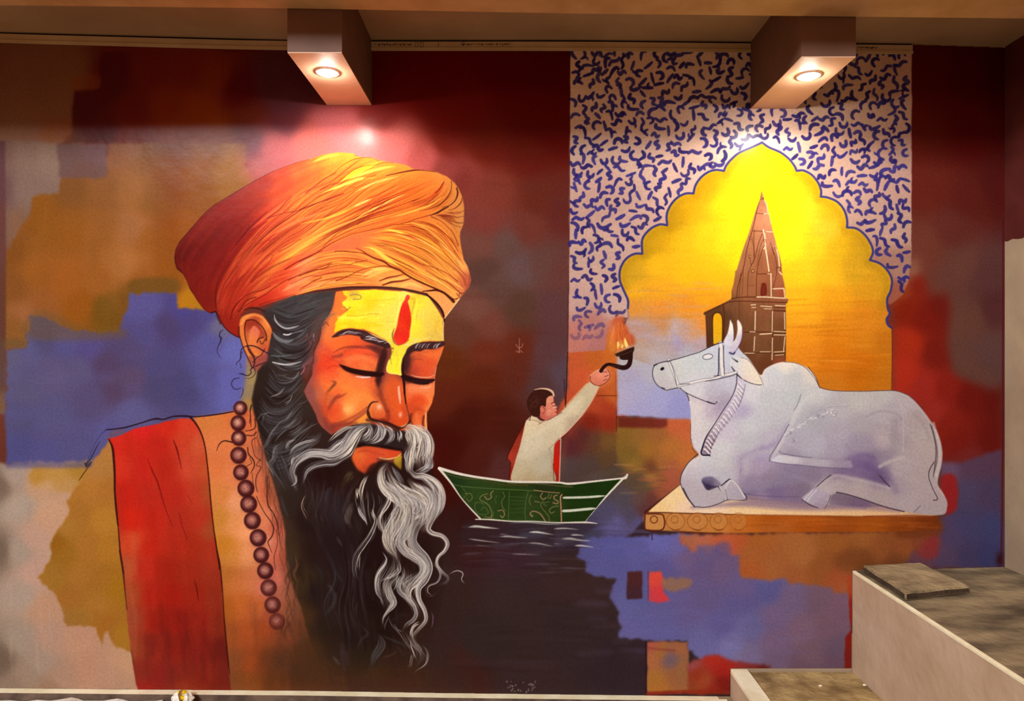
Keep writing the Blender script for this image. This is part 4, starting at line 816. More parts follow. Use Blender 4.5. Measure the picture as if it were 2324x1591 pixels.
fill(zf('1010 560 1075 465 1150 520 1240 660 1225 690 1050 688'), grad('1660 1110 192 182 194 1680 1125 200 192 200'), 1, .7, id=16)
stroke(np.vstack([zf('1010 560 1075 465 1150 520 1240 660')]), 3, (236, 230, 226), .8, 1)
# ---------------------------------------------------------------- water
part(17, 'painted_water', 0, 'dark water with white ripple strokes below the green boat')
setid(I('1020 1195 1060 1180 1330 1185 1460 1200 1462 1290 1330 1300 1320 1240 1300 1570 700 1570 980 1300'), 17, False)
zw = Z(960, 1000, 4.648)
fill(I('1078 1182 1340 1186 1318 1220 1318 1240 1060 1236 1050 1200'), (52, 38, 44), 6, .6)
fill(I('1180 1212 1230 1205 1240 1215 1190 1222'), (80, 80, 100), 6, .6)
for s, w, a in (('480 912 560 905 660 915 800 928', 6.5, .95), ('810 985 900 990', 2, .5), ('810 1012 900 1010 980 1018 1100 1024', 5, .8), ('1120 966 1200 964 1290 978 1370 990', 5, .95), ('1380 930 1500 925 1640 938', 3.5, .8), ('1560 995 1640 995 1700 1004', 3.5, .9), ('1470 1035 1560 1035 1660 1050 1760 1058', 5.5, .98), ('1600 1108 1680 1108 1800 1125', 4.5, .9), ('480 1035 620 1055 820 1080', 3.5, .65), ('1110 1080 1220 1085 1370 1115', 4, .75), ('1380 1085 1450 1090', 2, .4), ('940 1195 1100 1200 1250 1205', 4, .4), ('560 1105 700 1115', 3, .25)):
    stroke(zw(s), w*.78, (222, 220, 208), a, 1.3, (.2, .6))
drybrush(1060, 1190, 1310, 1300, 50, 3.5, 70, [(96, 92, 108), (40, 28, 30), (110, 104, 116)], .4)
# ---------------------------------------------------------------- boat and boatman
part(18, 'painted_boatman', 0, 'boatman in a cream tunic seen from behind raising an oil lamp')
zm = Z(1140, 700, 3.881)
fill(zm('560 870 640 780 740 680 780 620 860 560 920 520 800 800 700 960 600 1080 540 1180 505 1500 560 1180'), (190, 96, 52), 7, .5)
fill(zm('750 640 880 520 940 540 960 620 850 700'), (232, 150, 80), 6, .55)
part(19, 'red_sash', 18, 'red cloth sash hanging behind and in front of the tunic')
fill(zm('215 980 150 1090 90 1210 45 1310 50 1335 75 1360 68 1420 60 1510 100 1510 180 1200 230 1000'), grad('1190 960 120 30 18 1175 1010 158 52 32 1158 1040 176 60 40 1160 1080 150 28 14'), .8, sm=False, id=19)
stroke(zm('215 980 150 1090 90 1210 45 1310 72 1360 60 1500'), 1.8, (60, 12, 12), .85)
fill(zm('455 1185 505 1150 503 1530 450 1525 445 1400'), grad('1262 1010 190 36 24 1264 1060 206 28 14 1260 1085 160 36 20'), .8, sm=False, id=19)
CLIP[0] = fill(zm('205 1000 225 975 262 944 300 958 340 990 400 985 450 960 500 925 560 868 640 780 700 715 750 660 772 650 800 672 852 685 830 745 780 832 740 890 700 950 650 1005 600 1062 550 1110 510 1142 475 1180 458 1210 452 1300 448 1400 455 1530 200 1525 78 1512 110 1360 150 1230 175 1130'), grad('''1200 970 226 208 170 1190 1020 214 202 174 1180 1070 200 186 150 1215 1000 216 206 176 1230 1060 196 186 158 1250 1000 212 198 166 1240 1090 182 166 132 1270 960 220 206 172 1300 930 220 206 170 1330 890 206 192 156 1350 880 214 196 160 1300 960 196 176 146 1255 1040 190 178 150 1195 1090 186 166 128'''), .8, sm=True, id=18, clip=True)
for s, w, c, a in (('225 980 300 990 340 1010', 2, (150, 110, 84), .7), ('320 1020 380 985 470 945', 1.6, (130, 84, 60), .7), ('410 1240 460 1190 500 1140', 1.6, (140, 110, 84), .7), ('420 1250 440 1320 435 1480', 5, (170, 156, 130), .6), ('150 1250 200 1300 180 1480', 8, (196, 184, 150), .5), ('300 1100 420 1030 560 940 700 790', 9, (232, 220, 190), .5), ('560 1080 660 960 760 830', 7, (192, 172, 146), .5), ('250 1000 230 1150 190 1300', 10, (226, 214, 180), .5)):
    stroke(zm(s), w, c, a, max(.6, w*.5))
CLIP[0] = None
for s, w, c, a in (('505 1152 515 1145 502 1530', 2, (240, 210, 180), .9), ('510 1140 600 1055 700 945 780 832 845 700', 2, (226, 160, 130), .8), ('520 1150 610 1060 700 960', 1.4, (60, 16, 16), .7), ('545 875 640 770 740 665', 2.5, (240, 210, 150), .6), ('480 940 525 915', 1.4, (60, 20, 14), .7), ('240 985 250 950', 2, (60, 20, 14), .7), ('448 1370 455 1520', 1.6, (90, 30, 24), .8)):
    stroke(zm(s), w, c, a, .8)
part(20, 'face', 18, 'pink profile of the boatman looking right')
fill(zm('385 800 400 775 440 750 452 790 455 825 470 850 488 872 478 890 486 905 478 920 488 935 465 945 440 962 400 982 375 990 335 960 330 930 335 870 380 868'), grad('1245 905 236 160 126 1255 915 226 140 112 1245 940 216 120 96 1235 945 196 100 84 1262 930 230 140 110'), .7, sm=False, id=20)
fill(ell(1231.5, 928, 6, 8.5, -10), (214, 120, 96), .7); stroke(zm('345 865 372 880 378 905 355 925'), 1.5, (110, 40, 30), .8)
for s, w in (('432 838 455 825 465 830', 2), ('444 862 470 856', 1.8), ('468 915 484 910', 1.8), ('470 880 488 875', 1.4), ('320 960 370 985', 2)): stroke(zm(s), w, (84, 26, 20), .85, .5)
stroke(zm('447 868 466 872'), 2, (240, 220, 205), .8, .5)
stroke(zm('452 792 458 825 474 852 490 874 478 890 486 906 478 922 488 936 465 946'), 1.4, (120, 50, 40), .7, .5)
fill(zm('385 900 420 880 440 900 420 940 390 945'), (240, 170, 140), 3, .5)
part(21, 'hair', 18, 'short dark brown hair')
fill(zm('215 830 225 790 245 755 290 720 350 712 400 722 440 745 445 765 410 775 388 800 385 850 375 865 345 855 332 880 333 930 310 955 270 950 245 920 225 880'), (62, 26, 20), .8, id=21)
stroke(zm('285 716 340 706 400 712 440 735 455 770'), [1.5, 2.5, 4, 5, 3], (236, 196, 160), .95, .6)
for k in range(10): stroke(zm(f'{R.uniform(235,260)} {R.uniform(780,900)} {R.uniform(270,300)} {R.uniform(760,880)} {R.uniform(300,340)} {R.uniform(770,860)}'), 1.5, (92, 44, 34), .4)
part(22, 'hand', 18, 'pink hand gripping the lamp handle')
fill(zm('772 610 785 590 820 562 850 545 875 540 900 530 925 535 948 562 948 590 938 622 905 655 860 678 820 675 785 655'), grad('1345 860 222 132 104 1365 850 240 156 126 1378 850 230 140 112 1360 872 214 120 96'), .8, id=22)
for s in ('775 600 778 640 820 675 860 680 905 658 940 620 950 590 940 560 925 538', '880 560 920 560', '900 600 935 590', '890 635 925 622'): stroke(zm(s), 1.6, (96, 34, 26), .8, .5)
stroke(zm('775 590 820 555 850 540'), 2, (246, 196, 160), .8, .6)
part(23, 'oil_lamp', 18, 'dark brass oil lamp with curved handle')
stroke(zm('868 552 895 515 930 493 970 498 1010 510 1060 522 1095 515 1118 490 1128 450 1130 420'), [8, 8, 7, 8, 10, 11, 11, 11, 10, 10], (44, 18, 18), 1, .6, id=23)
fill(zm('985 398 1060 370 1155 335 1163 345 1160 370 1152 385 1150 410 1135 435 1110 455 1060 455 1035 445 1030 425 1005 422'), (46, 22, 18), .7, sm=False, id=23)
stroke(zm('990 400 1060 368 1155 335'), 2, (190, 130, 100), .8, .6); stroke(zm('1010 415 1080 400 1140 372'), 2, (84, 56, 40), .7)
stroke(zm('960 502 1040 520'), 1.2, (120, 80, 70), .5)
part(24, 'flame', 23 if False else 18, 'orange flame rising from the oil lamp')
fill(zm('930 150 960 110 1000 80 1030 60 1060 85 1085 130 1105 180 1135 240 1155 280 1150 330 1060 366 990 392 960 380 930 300 925 220'), grad('''1385 745 214 128 96 1400 725 206 104 66 1410 740 204 92 48 1420 765 198 80 36 1432 775 190 84 44 1400 770 206 112 52 1385 790 214 136 60 1410 790 214 112 40'''), 4, .92, sm=True, rough=2.4, id=24)
between(zm('960 380 950 250 1000 100'), zm('1140 330 1110 220 1050 90'), 46, 3, [(232, 120, 50), (184, 70, 30), (240, 160, 80), (206, 96, 60)], .6)
between(zm('1010 372 1005 330 1000 290'), zm('1110 350 1100 300 1085 240'), 26, 2.4, [(255, 214, 90), (255, 190, 60), (255, 235, 150)], .85, minlen=.4)
stroke(I('1280 860 1283 925'), 2, (50, 20, 14), .7); stroke(zm('1000 560 1003 900'), 1.4, (110, 46, 30), .6); stroke(zm('1003 900 1005 1080'), 2, (90, 30, 20), .8)
part(25, 'painted_boat', 0, 'dark green wooden boat with white gunwale and scroll ornaments')
hull = zw('172 295 360 345 540 380 740 408 930 430 1180 436 1430 440 1550 455 1800 432 2110 398 2150 360 2150 385 1940 580 1830 710 1710 855 1560 866 1400 862 930 852 560 832 600 822 500 712 400 600 290 440')
CLIP[0] = fill(hull, grad('1010 1075 30 54 22 1100 1130 46 70 28 1170 1120 38 62 20 1200 1140 48 70 28 1260 1150 44 64 26 1300 1110 26 52 14 1380 1100 26 52 14 1300 1170 30 54 16 1230 1100 36 50 22', nz=.1, nsx=30, nsy=6), .8, sm=False, id=25, clip=True)
GOLD = [(196, 146, 110), (150, 140, 80), (110, 130, 70)]
for s, w, k, a in (('235 350 420 395 640 410', 2.2, (140, 104, 70), .7), ('640 425 900 470 1100 470', 2.5, (120, 60, 40), .7), ('900 450 1200 455 1450 480 1580 490', 3, (150, 110, 80), .6), ('300 450 400 480 700 505 1000 520 1250 535', 2, (110, 140, 80), .8), ('910 540 905 700 900 840', 2, (100, 130, 70), .8), ('1110 530 1085 640 1075 760 1085 840', 2, (100, 130, 70), .8), ('1170 520 1300 540 1440 552', 2.4, GOLD[0], .9), ('400 480 460 560 420 620', 1.8, GOLD[2], .8), ('440 560 500 560 520 600 490 640 460 610', 2, GOLD[1], .8), ('680 560 620 580 600 620 650 650 700 690 725 760 720 820', 2.4, GOLD[1], .9), ('650 590 680 620 720 600 715 560 740 530', 2.6, GOLD[0], .9), ('545 700 550 660 600 650 640 670', 2, GOLD[2], .8), ('545 700 570 760 640 780 690 760 650 700 610 730', 1.8, GOLD[2], .8), ('650 800 700 810 730 790', 2, GOLD[0], .8), ('840 540 860 590 830 640 840 700 870 740', 2, GOLD[1], .8), ('790 740 840 735 860 775 840 810 815 790', 2.6, GOLD[0], .9), ('740 740 745 830', 2, GOLD[2], .7), ('780 580 760 620 770 660', 1.6, GOLD[2], .7), ('920 590 1075 600', 1.4, GOLD[2], .7), ('920 630 1075 635', 1.2, GOLD[2], .6), ('920 670 1075 670', 1, GOLD[2], .5), ('920 720 1075 715', 1, GOLD[2], .5), ('920 760 1075 755', 1, GOLD[2], .5), ('1140 580 1120 630 1135 680', 2, GOLD[1], .8), ('1180 640 1230 650', 2.4, GOLD[0], .8), ('1260 550 1240 590 1270 620 1300 600', 2.6, GOLD[0], .9), ('1330 560 1320 600 1345 605 1355 570', 2.4, GOLD[1], .8), ('1415 575 1380 590 1390 620 1425 640 1415 665 1370 655', 2.8, GOLD[0], .95), ('1430 690 1370 700 1335 730 1350 765 1385 750', 2.4, GOLD[1], .9), ('1265 640 1240 680 1270 730 1320 790 1335 850', 2.2, GOLD[1], .8), ('1330 645 1270 660 1300 690', 2, GOLD[1], .7), ('1150 800 1130 770 1160 745 1220 760 1260 800 1290 850', 3, GOLD[0], .95), ('1160 800 1150 780', 2, GOLD[0], .8), ('690 830 1400 845', 1.2, GOLD[2], .4)):
    stroke(zw(s), w*.75, k, a*.85, .6)
CLIP[0] = None
W1 = (238, 230, 214)
stroke(zw('1460 850 1455 700 1450 600 1465 570'), 2.4, (214, 150, 120), .95, .6)
for s, w in (('1470 602 1600 600 1750 595 1940 580', 5), ('1465 742 1560 738 1700 725 1835 712', 6)): stroke(zw(s), w, (222, 226, 206), .95, .7, (.05, .2))
stroke(zw('172 292 360 345 540 380 740 408 930 432 1180 437 1430 442 1550 455 1800 430 2110 396'), [7, 6, 5, 5, 4.5, 4.5, 4, 5, 4, 3.5], W1, .97, .6, id=25)
stroke(zw('2090 400 2135 390 2155 358'), [3, 7, 4], W1, .97, .6)
stroke(zw('2110 400 1940 580 1830 710 1710 855'), [5, 4, 1.5, 1], W1, .95, .6)
stroke(zw('172 295 290 440 400 600 500 715 605 825'), [6, 4, 2.2, 3, 3.5], W1, .95, .6)
stroke(zw('555 830 700 832 930 850 1150 852 1400 865 1700 862 1835 872'), [2, 3, 2.5, 2.5, 2.5, 4, 1.5], W1, .95, .7)
stroke(zw('900 870 1100 862 1300 880 1500 880'), 2.5, (190, 210, 200), .6, .8, (.3, .3))
import math
# ---------------------------------------------------------------- the bearded holy man
part(30, 'painted_holy_man', 0, 'huge painted bearded holy man with closed eyes and bare shoulder')
za = Z(380, 330, 3.978); zq = Z(680, 330, 3.979); zc = Z(700, 630, 5.892); zd = Z(480, 660, 5.303)
zl = Z(640, 880, 4.9725); zw2 = Z(640, 1150, 3.607); zt2 = Z(180, 900, 3.978); zs = Z(180, 1250, 4.648)
# arm and shoulder wash in ochre
ARM = grad('''250 1020 180 124 60 220 1060 176 122 62 200 1120 176 118 48 180 1160 168 112 44 240 1120 172 112 46 240 1180 182 126 46 150 1200 170 118 48 130 1230 150 98 26 150 1260 156 106 34 200 1240 172 114 46 240 1240 178 120 40 120 1310 160 112 42 180 1300 168 112 44 240 1320 164 108 38 160 1360 160 104 40 220 1370 166 112 44 260 1330 160 110 26 180 1400 156 110 44 240 1420 160 102 34 270 1450 164 114 36 150 1410 154 108 50''', nz=.04)
fill(I('252 998 225 1030 193 1080 170 1110 150 1138 158 1158 142 1192 122 1215 112 1240 118 1258 104 1290 88 1312 96 1324 122 1340 132 1360 146 1392 146 1412 152 1424 180 1420 216 1424 228 1452 232 1460 238 1440 246 1428 256 1450 268 1468 296 1478 306 1470 300 1300 280 1180 264 1060'), ARM, soft=2.5, sm=False, rough=1.6, id=30)
for s in ('219 1390 226 1430 232 1460', '248 1420 256 1450 266 1470'): stroke(I(s), [16, 10, 3], (160, 106, 40), .7, 3)
SKN = grad('''480 950 210 124 62 520 945 214 118 60 500 1000 220 124 70 540 1000 224 130 76 570 960 214 110 64 580 1000 206 108 70 600 1020 196 104 74 490 1060 216 120 66 530 1080 226 134 82 560 1060 220 124 76 590 1060 206 110 74 500 1120 212 130 66 540 1140 236 158 110 570 1130 226 130 84 610 1120 196 100 66 500 1180 206 136 54 530 1190 232 152 90 560 1200 240 160 108 600 1180 220 130 90 630 1190 196 96 70 510 1240 202 128 40 530 1260 210 136 62 560 1260 230 150 98 600 1240 222 138 104 630 1250 208 110 84 650 1260 180 84 62
515 1310 190 112 46 540 1320 204 118 60 570 1320 214 126 78 600 1330 220 122 96 630 1310 206 112 90 645 1340 176 100 76 655 1300 170 90 66 515 1380 180 96 34 550 1370 196 104 44 580 1380 200 104 54 620 1400 170 84 56 650 1390 160 92 64 520 1440 160 82 36 560 1440 176 84 38 600 1430 172 76 36 630 1440 140 70 40 660 1430 124 66 42 530 1500 140 78 40 570 1500 158 74 32 600 1500 122 60 30 640 1500 116 64 34 530 1550 130 74 36 570 1555 132 72 30 620 1550 100 54 26 680 1540 90 50 26 720 1560 98 54 26 700 1480 90 54 28''', nz=.05)
fill(I('440 946 480 942 530 932 560 905 600 900 720 1200 760 1440 800 1600 500 1600 470 1200'), SKN, soft=2, sm=False, id=30)
fill(I('565 800 600 830 610 920 570 930 545 925 556 870'), grad('580 860 176 148 70 560 890 160 134 76 575 820 166 128 72'), 4, .8)
drybrush(500, 1380, 700, 1560, 50, 14, 70, [(150, 78, 40), (180, 90, 46), (110, 60, 30)], .18, 90)
# shawl
part(31, 'red_shawl', 30, 'crimson cloth draped over the shoulder with black outlines')
SHW = grad('''260 1000 206 44 30 320 975 214 36 34 380 965 206 44 26 430 960 214 66 40 300 1010 200 40 26 360 1010 190 38 26 420 1000 206 66 40 450 1010 208 92 56 280 1060 208 50 32 330 1060 196 38 26 380 1060 182 40 24 430 1060 206 76 50 460 1060 196 84 44 290 1120 196 36 24 340 1120 184 40 26 400 1120 182 40 26 440 1120 190 58 36 470 1120 176 80 40 300 1180 206 38 22 350 1180 188 36 22 400 1180 178 44 28 450 1180 182 50 30 480 1200 160 78 36
300 1230 206 76 40 340 1240 190 38 22 400 1240 180 42 24 440 1240 166 44 22 480 1250 168 50 28 290 1290 186 82 44 330 1290 186 42 28 370 1290 166 36 18 430 1300 160 42 22 480 1300 158 50 28 300 1350 168 72 36 340 1350 170 34 20 390 1350 166 30 16 440 1350 156 38 20 490 1360 150 48 26 305 1410 158 68 40 350 1410 154 32 18 400 1410 142 28 20 450 1410 144 34 22 500 1420 140 46 26 310 1470 146 62 34 350 1470 136 38 24 400 1470 124 28 18 450 1470 132 32 22 500 1470 112 30 22 320 1530 132 42 28 360 1530 136 34 26 410 1530 120 36 24 470 1530 138 42 26 515 1530 120 36 26 330 1558 146 34 26 420 1558 140 50 30 500 1558 118 34 22''', nz=.05, nsx=24, nsy=90)
CLIP[0] = fill(np.vstack([zt2('245 385 380 345 500 285 640 262 800 222 930 195 1000 200 1050 240 1100 320 1130 420 1155 560 1170 700 1185 860 1200 1030 1225 1250 1265 1480'), zs('1455 10 1500 300 1510 500 1530 750 1545 950 1570 1150 1600 1460 1620 1600 640 1600 620 1450 600 1410 575 1250 540 1000 510 750 490 500 468 250 438 50'), zt2('370 1400 350 1180 332 900 315 640 305 500 275 395')]), SHW, soft=1.2, sm=False, rough=.5, id=31, clip=True)
drybrush(270, 990, 500, 1550, 120, 16, 110, [(206, 44, 28), (170, 36, 20), (150, 40, 26), (196, 60, 36)], .16, 86)
drybrush(330, 1380, 500, 1550, 40, 12, 60, [(110, 22, 20), (96, 24, 24), (150, 34, 22)], .3, 86)
drybrush(285, 1200, 310, 1540, 20, 10, 90, [(196, 96, 56), (160, 80, 50)], .35, 87)
stroke(zt2('1000 560 1060 900 1130 1200 1200 1500'), 30, (196, 66, 40), .25, 14)
CLIP[0] = None
for s, w, z, c in (('850 395 880 470 905 570 925 660', [2, 4, 2.4, 1], zt2, (110, 14, 10)), ('620 570 660 670 710 780 745 900 790 1040 845 1180', [1, 3, 3, 2.6, 1.6, 1], zt2, (116, 16, 12)), ('905 1060 930 1170 975 1290', 1.6, zt2, (120, 22, 14)), ('970 880 1020 960', 1.3, zt2, (140, 30, 20)), ('1215 300 1235 380 1250 470 1258 530', [1, 3, 2.6, 1], zs, (96, 12, 8))):
    stroke(z(s), w, c, .85, .8)
BLK = (38, 20, 34)
stroke(zt2('268 385 300 460 312 560 320 700 322 860 335 1020 350 1160'), [3, 5.5, 5.5, 5, 4.5, 5, 3.5], (50, 16, 14), .92, .8)
stroke(zt2('350 1150 362 1300 375 1450 400 1591'), [2.5, 3.5, 3.5, 4], (60, 18, 16), .85, .8)
stroke(zs('428 0 448 110 468 260 485 440 505 620'), [4, 4, 4, 2.5, 1.5], (66, 20, 16), .8, .9); stroke(zs('548 1050 575 1200'), 3, (90, 40, 20), .5, 1.4)
stroke(zt2('1000 185 1050 240 1100 330 1135 450 1155 600 1172 760 1185 920 1205 1120 1230 1300 1270 1560'), [4, 4.5, 3.6, 3.2, 3, 3, 3, 2.6, 3, 3.6], (56, 12, 10), .92, .8)
stroke(zs('1452 0 1480 120 1500 300 1515 480 1528 700 1545 900 1570 1160 1590 1300'), [3.4, 3.4, 3.4, 2.6, 2.6, 3.6, 3.4, 1], (62, 14, 12), .88, .9)
stroke(zt2('245 300 400 282 560 238 640 212 700 200 760 206 850 180 950 176 1060 182 1250 160 1390 136'), [3, 3.4, 3, 3.4, 4.6, 3.2, 3.4, 4.6, 3, 3.4, 3], BLK, .92, .7)
stroke(zt2('245 300 190 350 130 450 75 580 50 610'), [2, 1.4, 1.2, 1.2, 2], (50, 44, 90), .75, .7); stroke(zt2('190 400 150 470 110 550 60 620'), [1, 2.4, 2.6, 4], (44, 38, 70), .85, .7)
stroke(zt2('50 600 80 632 110 590 60 640'), 2.4, (44, 30, 40), .8, .7); stroke(zt2('80 640 30 710 0 755'), [2, 2.4, 1.8], (70, 34, 20), .85, .7)
fill(zt2('250 372 300 310 400 300 410 330 330 352 280 372'), (112, 82, 96), 2.4, .75)
# ---------------------------------------------------------------- beard mass
part(32, 'beard', 30, 'long black beard streaked with flowing white locks')
BRD = grad('''640 690 62 58 58 700 690 70 66 66 740 680 60 54 54 620 740 52 40 40 660 740 54 50 52 700 740 76 56 54 640 800 54 48 46 680 800 60 48 48 710 780 84 56 54 610 860 46 32 28 650 860 56 44 40 690 870 70 50 42 600 920 42 28 24 640 920 50 38 32 680 920 56 42 36 600 980 40 28 24 660 970 44 30 26 700 980 54 34 30 640 1040 46 36 32 620 1080 62 48 42 680 1060 40 26 24 740 1080 38 16 14 800 1100 46 24 20 860 1100 40 24 22 920 1100 40 20 18 980 1100 44 18 16
650 1150 50 36 30 640 1200 66 46 34 700 1180 40 24 22 760 1150 48 36 40 820 1160 36 22 20 900 1180 36 20 18 980 1180 50 26 24 700 1250 42 24 22 760 1250 40 24 26 850 1250 34 16 16 950 1260 40 20 18 660 1260 66 50 34 680 1320 60 44 28 720 1350 42 28 26 800 1350 34 18 16 870 1350 32 16 14 960 1350 44 22 18 680 1400 74 46 24 740 1420 44 30 24 800 1430 38 24 20 870 1440 36 20 16 960 1430 52 30 24 700 1480 70 44 22 760 1480 48 32 24 830 1500 44 32 22 900 1500 50 30 22 970 1500 58 38 32 740 1530 72 46 24 850 1540 70 44 24 940 1540 64 36 26''', nz=.06)
beard = np.vstack([zd('600 240 760 168 1000 60 1300 20 1480 0 1475 120 1452 250 1400 340 1330 420 1270 560 1220 700 1150 820 1080 930 1090 1020 1130 1100 1160 1230 1240 1400'),
 zl('330 200 370 300 400 380 440 430 500 470 560 520 700 440 860 400 1000 400 1200 440 1320 460 1460 440 1560 480 1640 560 1680 640 1670 760 1660 850 1700 900 1700 960 1790 1080 1820 1250 1810 1400 1740 1560'),
 I('1004 1215 1014 1250 1006 1290 1012 1330 1000 1380 990 1420 984 1460 985 1500 970 1540 880 1545 760 1535 722 1500 700 1440 684 1380 664 1330 650 1270 648 1214 638 1160 622 1105 607 1056 597 1020 586 975 574 930 572 905 580 867 586 841 600 815 612 790 614 770 618 745')])
fill(beard, BRD, soft=2.2, sm=False, rough=1., id=32)
stroke(I('668 1240 676 1340 700 1440 740 1520'), 34, (66, 46, 26), .5, 22)
stroke(I('1016 1230 1010 1300 1004 1400 990 1500 970 1570'), 40, (54, 36, 34), .9, 26)
stroke(I('1020 1180 1030 1260'), 30, (54, 28, 26), .8, 16)
stroke(I('760 1548 860 1552 960 1548'), 24, (78, 46, 26), .6, 14)
drybrush(660, 1240, 960, 1540, 90, 9, 60, [(60, 40, 36), (24, 12, 10), (66, 60, 72), (56, 50, 36)], .3, 84)
drybrush(690, 1080, 860, 1240, 50, 7, 50, [(62, 50, 56), (30, 14, 12), (50, 30, 26)], .3, 80)
for q, w, c, a in (('700 1500 800 1520 900 1520 1000 1530', 40, (74, 46, 28), .6), ('640 1500 760 1560 900 1575 1040 1570', 44, (72, 46, 32), .75), ('620 1540 640 1590', 30, (104, 58, 28), .5), ('1000 1480 1040 1560', 50, (58, 40, 38), .6), ('690 1480 730 1560', 40, (84, 50, 28), .6)):
    stroke(I(q), w, c, a, w*.7)
# ---------------------------------------------------------------- face
part(33, 'face', 30, 'orange face with closed eyes')
FACE = grad('''745 690 250 122 48 750 720 250 130 52 738 750 246 128 60 748 765 246 122 62 770 780 250 116 50 790 775 246 104 46 810 790 236 92 46 835 795 200 80 44 860 800 150 70 60 800 805 206 72 42 770 810 236 96 50 730 790 220 90 58 716 815 190 80 54 740 810 226 72 40 810 812 248 86 46 840 818 244 92 52 800 825 240 112 60 830 832 240 126 64 850 836 226 112 60 780 822 216 84 46
712 840 200 66 44 740 830 234 72 40 760 845 244 96 52 735 860 246 106 52 780 855 246 126 60 820 862 246 124 70 850 870 226 90 56 860 855 150 66 50 710 865 186 86 64 750 880 248 126 54 790 885 250 136 60 830 890 252 134 60 855 890 216 96 52 700 890 150 76 62 720 895 196 104 72 745 905 232 96 50 770 900 244 108 52 800 905 250 140 62 835 905 252 146 62 720 925 172 84 64 740 930 214 76 44 765 925 240 84 46 785 925 254 176 96 800 915 252 150 72 815 925 250 130 60 830 930 236 130 62 735 955 196 72 46 755 950 236 88 40 785 950 246 116 44 810 950 240 120 50 830 952 252 150 60 750 975 160 60 46 780 970 170 66 50 820 962 226 120 56 845 960 180 70 40
868 880 196 90 50 885 880 226 96 44 905 880 232 96 44 870 905 206 84 42 890 910 228 92 42 910 905 226 86 38 880 930 196 72 36 900 930 232 92 38 920 930 216 74 34 855 932 226 110 54 850 920 246 150 76 860 950 216 84 42 880 955 200 72 40 900 955 226 88 34 915 958 224 78 30 890 965 190 70 40
920 800 90 44 40 930 815 120 50 44 945 800 196 86 50 970 795 244 124 56 990 800 240 116 54 950 820 226 96 50 975 825 232 90 46 940 840 200 70 46 965 845 226 82 44 985 845 220 96 60 925 850 110 46 40 935 885 246 136 84 960 885 250 144 86 978 885 250 138 80 930 905 240 110 56 955 905 236 84 36 975 905 248 122 56 935 930 210 80 40 950 925 222 78 34 968 930 244 126 66 940 950 226 104 50 950 965 240 116 60 960 950 230 96 50''')
face = np.vstack([zc('470 175 370 190 352 260 338 350 310 440 270 510 215 580 185 640 175 740 150 850 110 930 75 1010 60 1150 55 1300'), zl('250 40 290 130 345 220 385 300 410 380 450 440 520 500 560 530 700 440 860 410 1000 410 1150 450 1250 500 1400 480 1500 480 1600 490 1640 480 1636 380 1632 290 1690 180 1716 80'), zc('1682 1560 1692 1330 1718 1170 1775 1030 1812 920 1800 820 1808 560 1740 440 1600 255 1300 180 900 155'), ])
CLIP[0] = fill(face, FACE, soft=.9, sm=False, id=33, clip=True)
drybrush(720, 780, 990, 970, 60, 8, 34, [(255, 156, 70), (226, 84, 40), (240, 120, 56), (200, 70, 44)], .18, 20)
# hollows, lids and cheek modelling
stroke(zc('330 1060 430 1040 520 980 640 940 760 945 880 975 960 1030'), [6, 8, 7, 8, 10, 14, 12], (150, 56, 50), .75, 3)
stroke(zc('480 1020 640 990 800 990 900 1020'), 7, (255, 88, 44), .8, 2.5)
stroke(zc('520 1130 650 1080 800 1100 900 1150'), 12, (246, 126, 66), .7, 5)
stroke(zc('900 960 1000 1000 1060 1050 1000 1200 960 1400 945 1560'), [22, 24, 26, 18, 14, 10], (124, 58, 50), .8, 5)
stroke(zc('990 1080 975 1200 940 1300 930 1440'), [16, 16, 14, 10], (66, 24, 22), .8, 4)
stroke(zc('1290 1060 1275 1180 1265 1300'), [20, 18, 10], (74, 36, 36), .85, 4)
stroke(zc('1320 980 1300 1050 1290 1200'), 10, (60, 26, 28), .85, 3)
stroke(zc('1380 1120 1440 1090 1520 1095'), 2.2, (150, 60, 44), .8, .9)
stroke(zc('200 1100 300 1120 400 1180'), 6, (250, 70, 44), .5, 4); stroke(zc('120 1200 220 1150 330 1200'), 14, (230, 64, 34), .4, 7)
for s in ('240 1060 300 1090 360 1060', '230 1120 310 1100 420 1140', '250 1220 330 1180 420 1190'): stroke(zc(s), 3, (206, 54, 36), .6, 1.5)
stroke(zc('560 1290 700 1340 850 1350 920 1340'), 5, (240, 110, 60), .7, 3)
stroke(zc('1420 940 1560 985 1740 950'), 6, (170, 66, 40), .5, 4)
fill(zl('520 60 620 130 580 190 500 160 470 90'), (200, 110, 66), 6, .5); stroke(zl('640 90 590 150 560 200 530 240'), [8, 6, 5, 4], (176, 66, 44), .7, 3)
stroke(zl('500 280 560 240 620 250 680 300'), 12, (222, 80, 34), .5, 6)
blob(792, 928, 14, 16, 30, (255, 196, 112), .8); blob(808, 908, 12, 20, 35, (254, 160, 76), .6)
stroke(zl('560 420 700 380 820 320 900 270 960 220'), [6, 5, 4, 3.5, 3], (150, 60, 46), .7, 2.6)
stroke(zl('820 395 900 350 980 300 985 370 860 400'), 8, (252, 160, 62), .85, 2.4)
stroke(zl('500 460 620 430 760 400 840 400'), 6, (120, 50, 40), .6, 3)
stroke(zl('280 40 320 180 390 300 450 400 500 470'), 22, (120, 66, 58), .75, 11)
